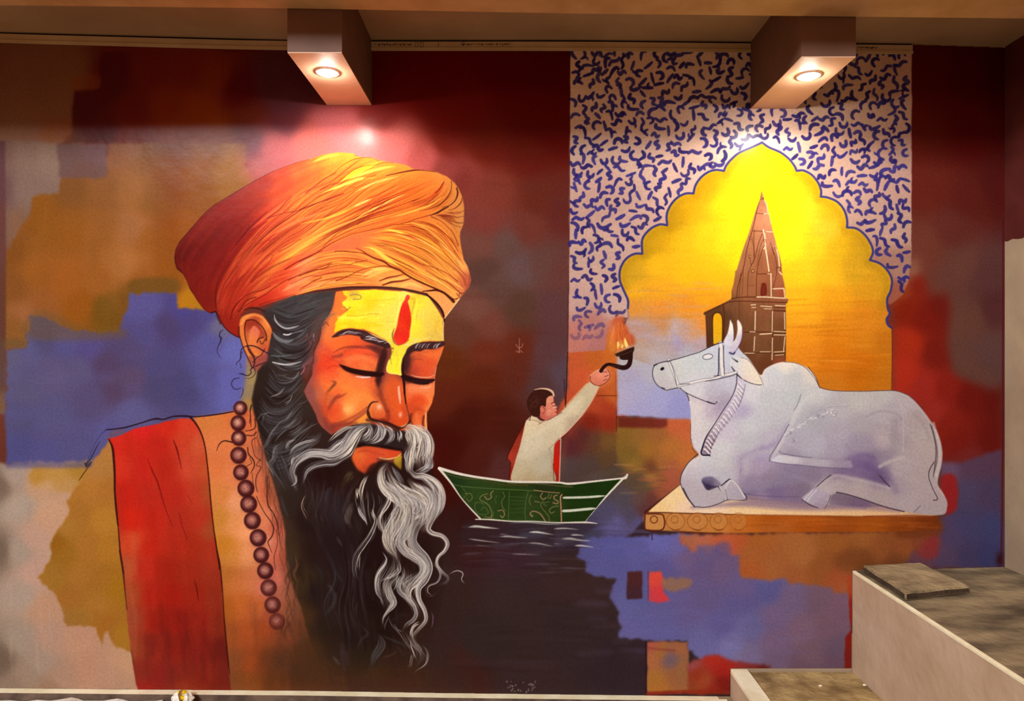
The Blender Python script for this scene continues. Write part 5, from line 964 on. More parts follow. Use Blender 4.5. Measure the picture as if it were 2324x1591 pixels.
# nose
stroke(zl('1080 0 1110 90 1150 180 1180 250'), 20, (206, 88, 44), .5, 8)
stroke(zl('1230 20 1270 130 1300 260'), 22, (236, 100, 42), .6, 8)
stroke(zl('1195 260 1200 330 1190 380'), 7, (150, 50, 34), .8, 3)
stroke(zl('1040 350 1130 360 1210 410 1280 440'), [6, 8, 7, 5], (110, 34, 26), .8, 2.5)
fill(zl('1000 270 1015 210 1060 175 1120 190 1160 250 1165 310 1120 350 1050 350 1010 320'), grad('855 932 236 116 54 848 945 216 92 48 868 945 222 92 42 862 925 244 140 80'), 2, .9)
blob(861, 923, 6, 7, 20, (255, 200, 170), .8)
stroke(zl('1080 158 1020 165 985 205 970 250 968 300 990 345 1020 362'), [2, 3.5, 4, 4.5, 4.5, 4, 2.5], (54, 22, 22), .92, 1)
stroke(zl('1160 230 1180 300 1165 350'), 3, (170, 62, 36), .6, 1.5)
stroke(zl('1318 -10 1322 60 1330 120 1335 175'), [4, 5, 5, 2], (255, 206, 176), .85, 1.3)
blob(908.5, 941, 4.5, 7, 0, (255, 190, 160), .9)
stroke(zl('1230 420 1290 445 1340 442 1400 415 1435 380'), [2, 2.6, 3, 2.6, 2.4], (252, 190, 110), .85, .9)
stroke(zl('1378 -60 1385 60 1400 180 1425 290 1445 370 1430 400'), [6, 4, 3.4, 3.4, 5, 5], (46, 16, 16), .92, .9)
stroke(zl('1395 190 1420 290 1440 360'), 1.6, (240, 160, 120), .6, .7)
stroke(zl('1450 380 1480 300 1520 240 1600 260'), 7, (196, 72, 34), .5, 4); stroke(zl('1500 130 1440 200 1440 260'), 12, (216, 76, 34), .6, 6)
stroke(zl('1460 300 1450 360 1470 420'), 5, (90, 30, 24), .7, 2.5)
stroke(zl('1520 300 1540 380 1560 460'), 9, (250, 128, 66), .6, 4)
stroke(zl('1600 320 1590 400 1600 480'), 4, (80, 26, 20), .8, 1.6)
stroke(zl('1628 290 1622 380 1632 470'), 3.6, (248, 196, 116), .9, 1)
stroke(zc('1812 930 1775 1035 1720 1170 1692 1330 1684 1560'), 2, (252, 190, 150), .6, 1)
# eyes
fill(zc('410 1160 480 1180 560 1205 680 1235 800 1255 940 1262 1010 1270 1010 1305 900 1310 780 1318 660 1300 560 1275 480 1240'), (44, 14, 14), 1.2, .97)
fill(zc('540 1270 700 1310 860 1320 900 1330 800 1325 640 1312'), (90, 40, 36), 2.5, .6)
stroke(zc('640 1326 740 1336 830 1334'), [1, 2.6, 1.4], (232, 214, 210), .9, .7)
fill(zc('1270 1290 1340 1315 1450 1345 1580 1355 1700 1358 1690 1375 1640 1400 1600 1430 1500 1435 1400 1415 1300 1385 1262 1370'), (44, 16, 18), 1.3, .97)
stroke(zc('1370 1300 1450 1325 1600 1335 1690 1300'), [1, 2.6, 2.6, 1.4], (240, 180, 140), .75, .8)
stroke(zc('1500 1470 1590 1470 1640 1440'), [1, 2.4, 1], (250, 206, 190), .85, .8)
stroke(zc('1270 1080 1265 1200 1262 1300 1280 1450 1285 1560'), [3, 6, 6, 4, 4], (40, 14, 16), .9, 1)
zx = Z(560, 620, 3.182)
stroke(zx('560 330 530 450 480 600 440 740 430 860 470 980 530 1090 600 1160'), [10, 12, 18, 24, 26, 24, 20, 14], (158, 82, 72), .7, 8)
stroke(zx('470 700 440 800 460 900'), 16, (150, 84, 84), .5, 7)
for q, w, c, a, f in (('610 780 640 790 610 830 570 870', [3, 7, 6, 3], (124, 62, 44), .75, 1.8), ('600 840 570 900 560 960', 6, (206, 84, 40), .6, 3), ('730 860 680 890 640 900 600 960 580 1010', [2, 5, 7, 6, 3], (160, 66, 46), .75, 2), ('660 700 760 780 880 800 930 820', 14, (252, 130, 58), .5, 7), ('640 760 700 820 780 850', 9, (255, 146, 60), .45, 5), ('700 960 760 920 840 880 900 900', 10, (255, 150, 62), .5, 6), ('620 980 680 960 660 1020 620 1060', 8, (244, 96, 44), .6, 4), ('560 1040 590 1120 660 1130', 9, (150, 58, 44), .6, 4), ('700 1110 780 1060 860 1000 890 960', [4, 6, 5, 3], (140, 60, 48), .6, 2),
 ('860 525 920 540 970 570 1000 620', [4, 9, 14, 12], (92, 38, 32), .8, 3), ('1000 520 990 600 965 660 950 740 950 830', [12, 14, 14, 13, 8], (58, 24, 22), .82, 3), ('960 830 975 900 1000 960 1015 1010', [7, 8, 7, 4], (130, 52, 34), .7, 4), ('1040 760 1050 860 1070 960 1090 1060', 12, (222, 88, 38), .5, 6), ('620 580 680 545 760 530 850 540', [2, 4, 5, 4], (150, 50, 36), .7, 1.6), ('690 570 780 550 880 560 940 590', 5, (255, 96, 50), .6, 2), ('700 620 800 600 900 630', 9, (252, 136, 74), .5, 4), ('500 560 560 640 640 650', 16, (236, 80, 40), .4, 9), ('560 500 650 500 760 490', 14, (250, 108, 46), .5, 6), ('1190 600 1270 560 1360 570', 12, (240, 110, 60), .45, 5), ('1200 650 1280 640 1340 670', 14, (222, 84, 44), .5, 6), ('1150 580 1160 660 1150 730', [12, 16, 8], (70, 34, 34), .7, 4), ('1160 820 1240 830 1330 820', 12, (250, 150, 100), .45, 6), ('1180 920 1240 900 1300 940', 12, (232, 76, 36), .5, 6), ('1300 880 1330 930 1290 1000', 8, (252, 150, 80), .5, 4)):
    stroke(zx(q), w, c, a, f, (.15, .2))
stroke(zx('880 1000 900 1050 960 1070 1030 1085 1080 1110 1130 1115 1165 1085 1180 1060'), [3, 4, 4, 4, 5, 4, 3, 2], (46, 16, 14), .9, 1.1)
stroke(zx('870 1060 960 1075 1060 1110 1100 1130'), 6, (50, 26, 24), .8, 2.5)
stroke(zx('675 660 740 695 820 715 900 728 980 735'), [3, 8, 11, 12, 9], (40, 12, 12), .95, 1.2, (.1, .05))
stroke(zx('1125 745 1200 770 1280 785 1350 772'), [7, 10, 12, 5], (38, 14, 16), .95, 1.2)
for i in range(14): x = 1140+i*15; stroke(zx(f'{x} {790+8*math.sin(i)} {x+14} {775}'), 2, (70, 30, 34), .7, .6)
stroke(zx('790 745 840 752 890 748'), [1.5, 3.4, 1.5], (236, 214, 208), .9, .8)
CLIP[0] = None
part(34, 'yellow_forehead_paint', 30, 'bright yellow paint across the forehead and down the nose bridge')
YEL = grad('''780 665 250 222 30 800 668 206 168 60 830 662 252 228 34 860 662 250 222 40 890 664 252 226 60 920 664 250 232 110 784 690 252 242 60 810 688 252 238 44 840 690 246 206 30 880 690 246 224 70 900 700 240 220 96 795 705 250 206 26 820 710 246 214 50 860 712 240 222 84 890 720 244 220 90 775 720 250 240 50 810 725 250 240 50 850 728 250 230 60 885 735 242 220 90 766 738 250 214 20 800 738 246 204 30 830 742 250 210 40 860 745 248 218 60 885 755 246 228 90
940 680 240 206 50 950 700 252 230 60 960 710 240 214 90 985 720 236 204 74 990 700 240 214 80 945 740 252 232 50 970 740 238 206 84 995 740 240 200 66 950 765 248 220 70 980 765 226 190 80 1000 768 232 200 90 935 780 250 226 60 890 785 240 212 60 895 800 236 216 60 905 800 252 236 60 900 820 252 240 50 890 840 252 242 50 905 845 250 236 50 882 838 252 226 70 920 790 240 214 70''')
fill(zc('460 178 900 162 1300 186 1600 252 1700 395 1800 555 1800 850 1660 848 1530 850 1420 895 1330 970 1285 1030 1255 1100 1240 1180 1240 1240 1250 1300 1235 1312 1180 1292 1090 1282 1045 1262 1038 1200 1060 1150 1095 1080 1115 1010 1110 950 1080 880 1020 820 920 770 820 720 740 685 640 685 550 675 450 700 380 720 345 740 362 660 358 620 400 545 440 510 510 450 530 425 490 400 460 370 450 330 500 300 530 260 480 230'), YEL, soft=1., sm=False, rough=.5, id=34)
for s, w, c, a in (('560 240 620 225 700 245 690 285 600 290', 3, (150, 120, 80), .7), ('800 310 1000 300 1180 285', 1.4, (206, 170, 40), .6), ('520 510 640 515 760 505', 2, (214, 150, 20), .6), ('780 490 860 480 940 492', 2, (196, 160, 30), .7), ('820 600 900 610', 1.5, (196, 160, 50), .6), ('480 400 520 425 560 400', 2, (90, 56, 20), .7), ('400 530 600 540 760 520', 5, (255, 246, 90), .6), ('380 620 560 610 760 620 960 640', 6, (250, 208, 26), .6), ('640 380 700 330 820 260', 8, (246, 214, 30), .5), ('780 740 880 775 1000 830 1090 880', 4, (255, 246, 140), .7), ('1230 330 1200 460 1150 640', 3.5, (255, 250, 110), .7), ('1450 290 1440 440 1400 640 1360 800', 6, (255, 240, 70), .6), ('1400 830 1500 830 1620 800', 5, (240, 220, 120), .5), ('1300 900 1420 870 1440 830', 4, (240, 220, 160), .7), ('1080 1100 1050 1200 1070 1270 1200 1290 1240 1300', 2, (255, 250, 160), .8), ('1240 1080 1225 1180 1235 1290', 2, (255, 246, 150), .7), ('1140 960 1100 1060 1110 1160', 2, (150, 120, 40), .5), ('1170 980 1200 1080 1180 1180', 1.4, (206, 180, 60), .6), ('1120 945 1140 950', 2, (80, 50, 30), .8), ('1380 480 1420 300 1380 280', 5, (190, 160, 40), .5), ('1740 560 1700 700 1760 820', 6, (224, 180, 70), .5), ('1460 440 1440 560', 3, (200, 180, 60), .5)):
    stroke(zc(s), w, c, a, max(.7, w*.35))
for k in range(40):
    x, y = R.uniform(775, 900), R.uniform(668, 750); stroke(np.array([[x-12, y], [x, y+R.uniform(-1, 1)], [x+R.uniform(8, 18), y]]), R.uniform(1.5, 4), [(255, 246, 100), (244, 206, 30), (226, 196, 60)][R.randint(3)], .3, .9, (.3, .3))
stroke(zc('1808 540 1802 700 1806 860'), [3, 2.4, 2.4], (246, 216, 150), .8, .8)
part(35, 'red_tilak', 30, 'red pointed tilak mark in the middle of the forehead')
fill(zc('1320 230 1345 235 1358 255 1350 290 1330 320 1352 400 1372 500 1375 600 1360 700 1350 790 1320 850 1270 885 1205 905 1165 870 1140 820 1145 760 1180 660 1200 560 1225 440 1260 340 1290 295 1300 255'), grad('925 672 236 70 50 922 700 226 46 30 925 730 220 44 22 910 740 236 60 30 912 765 236 40 26 905 775 240 60 44 900 755 214 50 30'), .8, id=35)
stroke(zc('1150 680 1125 760 1145 860 1200 910'), [1.5, 4, 4, 1.5], (150, 90, 50), .8, 1)
stroke(zc('1205 905 1290 880 1345 830'), 1.6, (150, 90, 40), .7); stroke(zc('1370 600 1345 760'), 1.6, (190, 130, 60), .6)
part(36, 'eyebrow', 30, None)
def brow(p, id):
    fill(p, (58, 32, 34), 1.1, .96, id=id)
brow(zc('310 800 350 760 430 705 520 685 600 685 700 700 780 720 850 765 940 810 1040 850 1085 890 1090 945 1040 940 960 920 880 890 780 860 700 820 690 790 620 775 540 765 440 775 380 795'), 36)
brow(zc('1300 1020 1320 955 1370 910 1440 880 1540 862 1640 855 1740 855 1812 850 1818 905 1740 940 1660 960 1560 960 1500 985 1420 985 1370 1010 1320 1050'), 36)
for k in range(26):
    t = R.rand(); x = 340+t*700; y = 780-95*np.sin(min(1, t*1.35)*2.6)+t*150; stroke(zc(f'{x} {y+10} {x+50} {y-8} {x+110} {y+R.uniform(-6,14)}'), 1.5, [(170, 150, 165), (110, 90, 100), (90, 66, 70), (206, 196, 200)][R.randint(4)], .7, .5, (.2, .5))
for s in ('440 770 520 725 620 725', '740 820 860 830 980 850', '750 790 860 800 940 830', '920 860 1030 850'): stroke(zc(s), 2, (226, 214, 214), .8, .6, (.2, .4))
for k in range(16): x = R.uniform(1400, 1760); stroke(zc(f'{x} {950} {x+20} {905} {x+60} {875}'), 1.8, [(190, 184, 190), (130, 110, 116)][R.randint(2)], .75, .5, (.2, .5))
# mouth
part(37, 'lips', 30, 'orange lips under the moustache')
fill(zl('785 770 805 710 860 670 950 655 1070 665 1180 680 1330 705 1345 760 1335 800 1240 830 1120 820 1075 840 1070 870 1000 930 940 968 900 950 850 915 800 830'), grad('830 1018 206 84 40 860 1018 214 84 46 890 1028 222 74 40 820 1035 236 116 50 815 1050 226 92 46 840 1045 226 82 44 850 1040 216 80 50 830 1065 190 70 36 900 1035 214 80 36 870 1036 226 92 50'), 2.4, id=37)
fill(zl('1060 800 1130 790 1250 800 1330 770 1340 800 1280 850 1240 850 1160 815 1080 820'), (110, 60, 46), 1.5, .8)
stroke(zl('1100 790 1190 805 1290 785 1345 745'), [1.5, 3, 3, 2], (250, 206, 130), .85, .9)
fill(zl('1270 800 1345 760 1350 840 1345 920 1310 900 1270 860'), grad('900 1045 206 170 50 905 1060 150 116 26'), 1.6, .9)
fill(zl('1000 870 1075 840 1160 820 1240 850 1300 900 1330 960 1200 960 1000 980 940 970'), (46, 20, 16), 3, .85)
fill(zl('840 650 900 630 1100 640 1250 660 1360 690 1330 712 1180 690 1070 668 950 655 860 672'), (28, 10, 10), 1.6, .9)
stroke(zl('870 720 960 710 1050 740 1150 760'), 5, (196, 66, 40), .6, 2)
# ear
part(38, 'ear', 30, 'orange ear with dark red inner folds')
fill(zd('345 350 375 310 420 288 480 272 545 272 600 292 650 335 700 400 732 475 722 540 705 600 690 680 668 740 640 790 600 830 540 850 490 830 445 800 410 740 388 680 358 600 335 520 330 430'), grad('560 720 226 130 58 552 750 222 120 56 600 740 226 128 60 560 790 222 128 60 575 800 226 136 60 585 760 214 116 60 600 790 196 86 52 575 730 160 56 32 608 765 206 110 50'), .9, id=38)
fill(zd('400 380 440 345 500 350 560 390 600 440 640 500 655 550 630 580 600 560 560 600 545 650 470 640 430 620 405 540 395 450'), grad('565 735 156 52 26 580 745 150 46 36 590 760 160 62 40 560 765 196 96 50 575 770 226 130 70'), 1.4, .92)
fill(zd('480 450 520 420 570 470 580 520 545 590 540 680 550 740 500 750 460 690 450 600 455 510'), grad('575 750 222 116 84 572 770 230 126 66 568 790 222 120 60'), 1.6, .95)
fill(zd('440 800 500 780 560 790 640 760 680 760 660 860 600 900 560 950 520 960 480 900'), grad('570 815 170 90 52 590 815 150 66 60 580 835 160 70 56 600 820 170 80 70'), 2.4, .9)
EARD = (70, 18, 14)
for s, w in (('430 355 500 350 570 390 630 460 662 540 660 600', 3), ('420 360 400 440 405 540 430 640 470 720 520 790', 2.6), ('640 320 700 400 735 480 722 545', 2.4), ('580 600 610 640 650 580', 2), ('330 430 335 520 360 610 390 700 430 790 470 880 490 930', 2.6), ('550 620 570 580 620 560', 3), ('450 700 500 790 520 830', 2)):
    stroke(zd(s), w, EARD, .85, .9)
stroke(zd('360 400 420 315 520 290 620 330 690 430'), 5, (240, 150, 74), .8, 2)
# sideburn hair: sweeping clumps
zx = Z(560, 620, 3.182)
HC = [(92, 96, 100), (66, 62, 62), (30, 16, 14), (44, 30, 28), (112, 114, 118), (26, 14, 14), (58, 54, 56)]
fill(zx('470 560 500 620 470 700 420 760 400 700 420 620'), (112, 66, 66), 5, .6)
fill(zx('500 260 600 180 640 150 610 300 540 420 500 520 460 600 440 500'), (96, 74, 70), 8, .5)
for ga, gb, n in (('150 230 300 290 450 250 610 170', '190 430 300 510 400 480 520 360', 70), ('200 420 300 500 400 500 500 420', '170 640 280 700 400 690 480 600', 70), ('170 650 240 740 340 740 440 640', '110 860 200 940 300 900 420 780', 70), ('90 860 160 960 280 960 420 820', '80 1080 180 1180 300 1120 440 960', 80), ('80 1100 150 1220 280 1230 460 1060', '150 1400 240 1420 380 1330 560 1180', 80), ('130 1250 180 1400 240 1500 300 1600', '250 1300 300 1400 330 1500 380 1600', 40)):
    between(zx(ga), zx(gb), n, 3.4, HC, .6, minlen=.3, tp=(.3, .5), soft=.9, jit=3)
for q, w, c in (('200 310 230 370 280 400 340 395 380 380', 2.4, (190, 190, 192)), ('190 430 240 480 300 495 340 480', 6, (128, 128, 130)), ('260 440 300 445 330 430', 2.6, (226, 222, 222)), ('190 640 260 660 330 660 400 635', 2.6, (206, 202, 200)), ('180 890 240 870 275 825', 2, (150, 148, 146)), ('270 940 310 920 330 880', 2, (140, 138, 138)), ('130 1240 170 1160 240 1080 300 1040', 2, (136, 132, 130)), ('200 1220 250 1160 330 1100', 1.8, (130, 128, 126)), ('300 1240 360 1180 440 1120 520 1080', 2.4, (140, 138, 138)), ('110 1100 130 1020 190 1000', 1.8, (110, 106, 106)), ('350 470 400 440 440 400', 2.4, (104, 112, 118)), ('180 590 250 600 320 590', 2.4, (96, 106, 108)), ('250 740 330 760 400 720', 2, (110, 110, 110)), ('360 950 420 930 450 900', 2, (90, 84, 84))):
    stroke(zx(q), w, c, .8, .8, (.3, .4))
drybrush(640, 672, 750, 720, 30, 5, 40, [(90, 94, 98), (40, 32, 34), (70, 72, 76)], .5, -20)
for s, w, c, a in () or (('755 290 770 360 830 420 900 450 980 440 1050 420', [1, 3, 3, 2.5, 3, 1], (180, 178, 178), .85), ('740 500 780 560 850 600 920 610 980 590', [3, 8, 9, 8, 2], (112, 112, 114), .8), ('870 525 920 530 960 515', 3, (206, 204, 204), .9), ('960 520 1040 490 1100 480', 3, (110, 116, 120), .7), ('740 860 820 880 900 885 1000 870 1080 850', [3, 4, 3, 2, 1], (196, 192, 190), .85), ('720 780 820 790 960 770', 2.5, (96, 104, 106), .7), ('720 1275 800 1240 880 1170', [2, 3.5, 1.5], (120, 116, 112), .8), ('980 1060 1020 1030 1050 980', 2.5, (130, 128, 128), .7), ('800 1010 840 1020 900 1010', 2.5, (96, 92, 94), .6), ('900 1370 940 1330 970 1260', 2, (120, 116, 112), .7), ('560 1540 600 1490 680 1470', 2.5, (110, 106, 104), .6), ('1150 520 1160 580 1200 640', 2.5, (130, 80, 72), .7), ('1230 520 1235 600', 2, (190, 150, 150), .7), ('1080 1000 1110 960 1120 920', 3, (170, 110, 110), .7), ('1100 900 1180 860 1220 800', 5, (150, 80, 84), .5)):
    stroke(zd(s), w, c, a, .8)
for s in ('1240 560 1200 680 1140 800 1080 900 1060 980', '1250 680 1230 780 1225 880', '1340 420 1380 380 1410 420', '1190 480 1160 560 1170 620'): stroke(zd(s), 2, (60, 26, 30), .6, 1)
# turban
part(39, 'turban', 30, 'large wrapped orange and yellow turban')
tur = np.vstack([za('65 1010 75 940 110 870 180 790 300 650 360 590 420 540 600 430 760 335 950 235 1150 160 1300 120 1400 85 1550 62 1690 75'), zq('500 92 560 108 640 108 740 140 850 158 960 178 1030 216 1100 220 1220 236 1330 282 1400 340 1440 400 1470 470 1485 560 1484 640 1480 710 1450 780 1447 830 1455 900 1480 1030 1515 1090 1535 1150 1548 1220 1530 1280 1490 1330 1438 1392 1380 1470 1312 1558 1296 1500 1240 1420 1160 1350 1000 1310 800 1285 500 1282 350 1294 150 1318 0 1352'), za('1150 1350 1000 1400 850 1450 760 1468 700 1495 660 1540 640 1591'), zd('400 230 360 290 340 340 332 430 334 560 290 550 230 510 180 470 130 410 90 340 60 255 0 268'), za('400 1516 370 1508 330 1480 300 1440 270 1400 240 1350 205 1300 175 1220 140 1160 115 1140 85 1115 70 1060')])
TUR = grad('''410 580 96 12 8 415 550 104 16 10 440 535 124 26 14 470 500 136 36 20 520 462 144 36 24 560 445 156 44 26 600 418 164 44 28 640 395 196 66 30 680 378 230 96 40 720 365 248 142 50 770 352 252 182 60 800 352 252 200 66 430 600 120 20 12 450 630 130 28 18 420 620 120 24 14 470 680 132 28 18 455 570 118 16 8 500 540 122 20 12 540 520 134 24 14 560 500 150 34 20 590 470 160 44 26 500 590 136 26 16 540 570 158 30 16 570 535 170 34 18 590 510 196 44 24 600 480 236 80 40 630 450 246 104 52 650 420 206 74 36 680 400 246 120 48 720 395 250 142 56
640 470 240 96 50 670 440 250 130 54 700 420 250 146 62 740 385 254 196 50 760 370 252 200 62 800 375 255 214 44 830 365 255 232 60 860 372 252 226 80 840 385 255 226 50 790 400 255 232 44 750 410 252 196 60 720 440 252 160 70 780 425 254 200 76 830 400 252 206 70 880 385 250 210 80 920 382 250 190 76 900 400 250 176 70 860 420 250 176 70 820 440 250 170 70 760 450 250 150 64 700 470 250 134 60 660 490 248 106 52 620 500 240 76 42 580 560 190 44 28 620 540 222 74 38 660 530 246 92 48 700 510 252 116 60 740 490 250 138 62 780 470 252 156 66 830 460 250 150 60 880 440 250 156 66 920 420 248 156 60
600 580 214 80 50 560 600 196 66 36 540 640 176 48 28 500 640 150 36 22 480 620 136 28 18 520 680 166 42 26 490 690 140 32 20 560 680 186 48 26 580 640 200 66 36 620 600 216 78 40 640 580 224 74 36 600 660 210 56 34 640 640 226 76 38 670 600 240 86 50 640 560 236 88 48 680 560 250 106 66 720 540 252 112 66 760 520 252 126 66 800 500 250 130 56 850 490 252 140 64 900 470 250 144 60 940 440 236 130 46 960 410 224 160 74 930 400 246 180 74 990 405 212 164 80 1020 420 206 156 76 1000 440 220 150 74 970 470 226 140 60 940 480 248 156 66 900 490 250 150 66 1030 460 204 156 82 1045 500 200 150 84 1020 490 196 144 76 1000 478 214 170 70 980 490 210 156 76
640 690 214 70 40 600 700 190 50 30 660 650 244 120 74 690 600 250 118 76 690 625 252 142 88 700 650 252 132 76 740 600 248 104 60 760 570 250 108 66 800 550 250 116 70 840 530 250 124 70 880 520 250 110 50 920 505 250 112 50 960 500 246 130 54 1000 510 226 150 66 1030 540 214 144 66 1040 570 226 150 72 900 540 250 164 66 860 540 250 134 66 940 530 250 130 60 980 540 236 156 64 1010 570 236 140 70 1045 600 246 176 96 1055 640 196 96 66 1030 640 222 120 66 900 570 246 160 76 860 560 250 178 76 940 560 246 164 76 970 590 238 156 76 1000 620 236 150 74 1030 670 240 170 80
840 580 248 126 60 800 580 250 110 70 760 600 250 140 66 800 600 250 150 62 840 600 250 150 72 720 640 252 150 86 760 640 252 140 72 800 630 252 160 70 840 610 248 152 66 880 600 246 150 64 920 610 246 158 64 960 630 248 160 80 990 660 250 166 84 860 630 252 170 84 900 640 252 180 92 940 650 250 166 96 980 680 252 164 90 1010 690 252 166 96 800 645 250 130 72 840 645 248 126 70 560 720 166 44 26 540 700 166 40 24 520 740 156 36 22''')
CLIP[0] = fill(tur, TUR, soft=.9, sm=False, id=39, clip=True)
G = {}
G['a1'] = np.vstack([za('430 1500 460 1330 530 1150 640 960 760 800 900 640 1040 540 1200 420 1400 300 1560 210 1700 150')])
G['a0'] = za('110 1120 90 950 220 770 400 580 700 390 1000 230 1300 130 1560 75')
G['a2'] = za('560 1560 620 1400 740 1220 900 1040 1100 900 1300 800 1500 640 1700 500 1980 360')
G['b0'] = zq('0 1040 200 930 400 810 600 720 800 560 1000 460 1180 330 1280 250')
G['b1'] = zq('0 1050 200 940 400 835 560 785 760 740 900 710 1060 665 1180 632 1340 560 1440 480')
OC = [(252, 150, 66), (246, 110, 56), (255, 190, 84), (236, 84, 44), (255, 170, 70), (226, 70, 36)]
RC = [(150, 36, 22), (190, 52, 28), (120, 20, 12), (206, 66, 38)]
YC = [(255, 214, 80), (255, 236, 60), (255, 196, 80), (250, 170, 66)]
top = zq('-200 250 100 120 330 62 480 85')
between(G['a0'], G['a1'], 60, 8, RC, .2, soft=4)
between(G['a1'], G['a2'], 120, 4.5, OC, .3, soft=1.6, lo=.1, hi=1., minlen=.2)
between(za('430 1500 460 1330 530 1150 620 1000'), za('600 1560 680 1400 800 1200 900 1100'), 70, 5, [(196, 56, 32), (160, 36, 22), (214, 74, 40)], .5, soft=2.2)
between(za('700 1450 900 1200 1150 1020 1400 900 1600 780 1980 620'), za('900 1000 1200 840 1500 640 1750 500 1980 380'), 80, 4, OC+YC, .4, soft=1.4)
between(G['b0'], zq('-150 600 0 430 200 330 400 200 560 110 720 130'), 150, 4.4, OC+YC, .42, soft=1.4)
between(G['b1'], zq('200 700 480 560 700 440 900 330 1100 240 1220 240'), 120, 3.6, OC+YC, .45, soft=1.2)
between(zq('560 820 800 790 1000 830 1200 930 1360 1060 1500 1200'), zq('880 715 1060 680 1200 700 1330 780 1420 900 1520 1110'), 120, 3.6, YC+OC[:3], .5, soft=1.)
between(zq('560 940 700 1010 900 1120 1100 1230 1300 1330 1400 1390'), zq('620 800 860 810 1100 870 1300 1000 1460 1190 1500 1300'), 130, 3.8, YC+OC[:3], .5, soft=1.)
between(zq('-100 1370 200 1290 500 1260 800 1260'), zq('0 1080 200 980 450 940 640 990 900 1130'), 110, 4, OC+YC, .42, soft=1.4)
between(za('600 1560 800 1380 1000 1300 1150 1250'), za('740 1220 900 1100 1100 1000 1300 950'), 60, 4.5, OC+RC, .35, soft=1.6)
between(zq('1180 610 1300 560 1400 470 1440 390'), zq('900 520 1060 480 1200 380 1250 280'), 50, 3.4, [(222, 180, 90), (196, 140, 60), (206, 160, 80), (176, 110, 40)], .45, soft=1.1)
between(zq('1200 640 1320 690 1400 770 1440 870'), zq('1220 620 1350 600 1470 600'), 40, 3, [(226, 180, 96), (190, 130, 66), (206, 160, 84)], .5, soft=1.)
stroke(zq('930 370 1040 320 1160 290'), 14, (190, 140, 60), .35, 6); stroke(zq('960 450 1100 400 1200 320'), 12, (200, 130, 50), .35, 6)
for x, y, rx, ry, a in ((700, 450, 120, 70, .3), (960, 560, 110, 90, .22), (860, 400, 190, 90, .42), (760, 400, 120, 60, .25), (960, 440, 90, 80, .25)): blob(x, y, rx, ry, 0, (222, 112, 34), a)  # darker orange dabs where the lamps brighten the turban too much
# many fine dark creases following the wraps
DC = [(128, 30, 14), (150, 50, 22), (96, 22, 12), (170, 66, 30)]
for ga, gb, n in ((G['a1'], G['a2'], 34), (G['b0'], zq('-150 600 0 430 200 330 400 200 560 110 720 130'), 46), (G['b1'], zq('200 700 480 560 700 440 900 330 1100 240 1220 240'), 44), (zq('560 820 800 790 1000 830 1200 930 1360 1060 1500 1200'), zq('880 715 1060 680 1200 700 1330 780 1420 900 1520 1110'), 44), (zq('560 940 700 1010 900 1120 1100 1230 1300 1330 1400 1390'), zq('620 800 860 810 1100 870 1300 1000 1460 1190 1500 1300'), 40), (zq('-100 1370 200 1290 500 1260 800 1260'), zq('0 1080 200 980 450 940 640 990 900 1130'), 34), (zq('1180 610 1300 560 1400 470 1440 390'), zq('900 520 1060 480 1200 380 1250 280'), 22), (zq('1200 640 1320 690 1400 770 1440 870'), zq('1220 620 1350 600 1470 600'), 22)):
    between(ga, gb, n, 1.7, DC, .75, minlen=.14, hi=.98, tp=(.4, .5), soft=.6)
gx = np.arange(GW)/SC+MX0; gy = np.arange(GH)/SC+MY0      # crown colour deepened to offset the lamp's brightening
dimming = (np.exp(-(((gx[None]-890)/230.)**2+((gy[:, None]-450)/150.)**2))).astype(np.float32)*CLIP[0]
C *= 1-dimming[..., None]*np.array([.05, .20, .26], np.float32)
dimming = (np.exp(-(((gx[None]-500)/120.)**2+((gy[:, None]-570)/150.)**2))).astype(np.float32)*CLIP[0]  # left side darkened too, against the light falling on it
C *= 1-dimming[..., None]*np.array([.14, .34, .34], np.float32)
